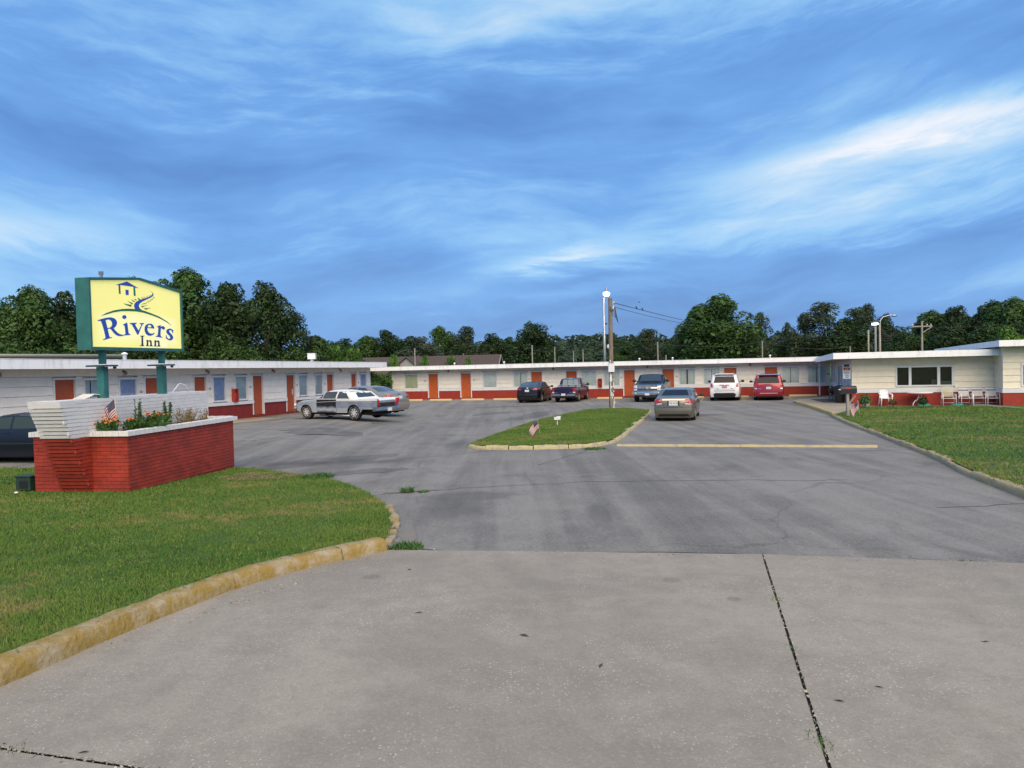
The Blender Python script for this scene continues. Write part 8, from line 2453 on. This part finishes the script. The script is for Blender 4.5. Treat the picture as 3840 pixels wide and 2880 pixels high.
def bin_():
    p = off_pt(-0.55, 0.9); 
    t = thing('trash_can', 'tall black trash can standing on the office walkway', 'trash can', (p[0], p[1], gz(p[0], p[1]) + 0.13))
    mb = MB(); mb.lathe([(0.24, 0.0), (0.25, 0.02), (0.30, 0.78), (0.32, 0.80), (0.32, 0.84), (0.30, 0.86)], 18); mb.build('can', BLACK, t, smooth=True, angle=40)
    mb = MB(); mb.lathe([(0.31, 0.861), (0.28, 0.94), (0.12, 1.0), (0.02, 1.01)], 18); mb.build('lid', BLACK, t, smooth=True)
    p2 = off_pt(-0.75, 2.6)
    t = thing('barbecue_grill', 'small black kettle grill on thin legs beside the trash can', 'grill', (p2[0], p2[1], gz(p2[0], p2[1]) + 0.13))
    mb = MB(); mb.lathe([(0.05, 0.42), (0.20, 0.50), (0.25, 0.62), (0.25, 0.64)], 16); mb.build('bowl', BLACK, t, smooth=True)
    mb = MB(); mb.lathe([(0.255, 0.641), (0.22, 0.76), (0.10, 0.83), (0.02, 0.84)], 16); mb.build('lid', BLACK, t, smooth=True)
    for k in range(3):
        a = k * 2.1
        mb = MB(); mb.tube([(0.12 * math.cos(a), 0.12 * math.sin(a), 0.48), (0.28 * math.cos(a), 0.28 * math.sin(a), 0.0)], 0.012, 6); mb.build('leg', TRIM, t)
bin_()

# grit and sprouts in the slab joints
def joint_grit():
    rs = np.random.RandomState(21)
    lines = [((2.87, 8.95), (1.66, 4.12), 260, 0.012), ((1.66, 4.12), (1.2, 2.3), 60, 0.012), ((-3.2, 4.57), (-1.6, 4.1), 160, 0.02), ((-1.6, 9.70), (5.6, 8.26), 300, 0.05), ((-3.45, 6.2), (-1.9, 9.3), 260, 0.05)]
    C_, Nn = [], []
    for (a, b), (c, d), n, sp in lines:
        t = rs.uniform(0, 1, n)
        off = 0.06 if sp == 0.05 and a < -3 else 0.0
        X, Y = a + (c - a) * t + rs.normal(0, sp, n) + off, b + (d - b) * t + rs.normal(0, sp, n) - off * 0.6
        Z = np.array([gz(x, y) for x, y in zip(X, Y)]) + 0.024
        C_.append(np.stack([X, Y, Z], 1)); Nn.append(rs.normal(0, 0.5, (n, 3)) + np.array([0, 0, 1]))
    V = leaf_quads(np.concatenate(C_), np.concatenate(Nn), 0.008, rs, 0.7)
    o = stuff(link('grit', quads_mesh('grit', V, pm('pale_grit', (0.34, 0.30, 0.24), 0.9, var=0.5, scale=40)))); o['label'] = 'pale grit lying in the slab joints and along the kerb foot'; o['category'] = 'grit'
    P_ = []
    for (x, y, n, r_) in ((2.42, 7.15, 120, 0.03), (1.72, 4.38, 160, 0.035), (-3.0, 4.52, 60, 0.03), (4.9, 8.4, 60, 0.04), (2.1, 5.9, 50, 0.02)):
        for k in range(n):
            u, v = x + rs.normal(0, r_), y + rs.normal(0, r_ * 2.2)
            P_.append((u, v, gz(u, v) + 0.012))
    P_ = np.array(P_)
    blades_obj('moss', P_, rs.uniform(0.008, 0.03, len(P_)), np.full(len(P_), 0.008), WEED, 'small green sprouts growing in the slab joints', 0.8)['category'] = 'moss'
joint_grit()

# fallen leaves and straw on the ground
def litter():
    rs = np.random.RandomState(8)
    spots = [(0.05, 6.3), (-0.9, 7.0), (-1.2, 8.6), (2.4, 5.1), (3.6, 5.9), (-2.55, 4.45), (0.6, 5.6), (2.05, 4.9)]
    D = pm('dead_leaf', (0.055, 0.04, 0.028), 0.8)
    for i, (x, y) in enumerate(spots):
        mb = MB(); L_ = rs.uniform(0.02, 0.05)
        mb.add([(-L_, 0, 0), (0, -L_ * 0.35, 0.004), (L_, 0, 0.002), (0, L_ * 0.35, 0.010)], [(0, 1, 2, 3)])
        o = mb.build('fallen_leaf', D, None); o.location = (x, y, gz(x, y) + 0.026); o.rotation_euler = (0.1, 0.1, rs.uniform(0, 6))
        tag(o, 'small dead leaf lying on the concrete driveway apron', 'leaf', 'dead leaves on the driveway apron')
    p = (-5.8, 17.6)
    n = 500
    a = rs.uniform(0, 6.28, n); q = 0.75 * np.sqrt(rs.uniform(0, 1, n))
    X, Y = p[0] + q * np.cos(a) * 1.2, p[1] + q * np.sin(a)
    Z = np.array([lawn_z_left(u, v) for u, v in zip(X, Y)]) + 0.03
    b = rs.uniform(0, 6.28, n); l = rs.uniform(0.06, 0.16, n)
    d = np.stack([np.cos(b) * l, np.sin(b) * l, rs.uniform(-0.01, 0.02, n)], 1); s = np.stack([-np.sin(b), np.cos(b), np.zeros(n)], 1) * 0.004
    C_ = np.stack([X, Y, Z], 1)
    V = np.stack([C_ - d - s, C_ + d - s, C_ + d + s, C_ - d + s], 1)
    o = stuff(link('straw', quads_mesh('straw', V, pm('straw', (0.30, 0.21, 0.10), 0.8)))); o['label'] = 'scattered brown straw on the lawn past the planter'; o['category'] = 'straw'
litter()
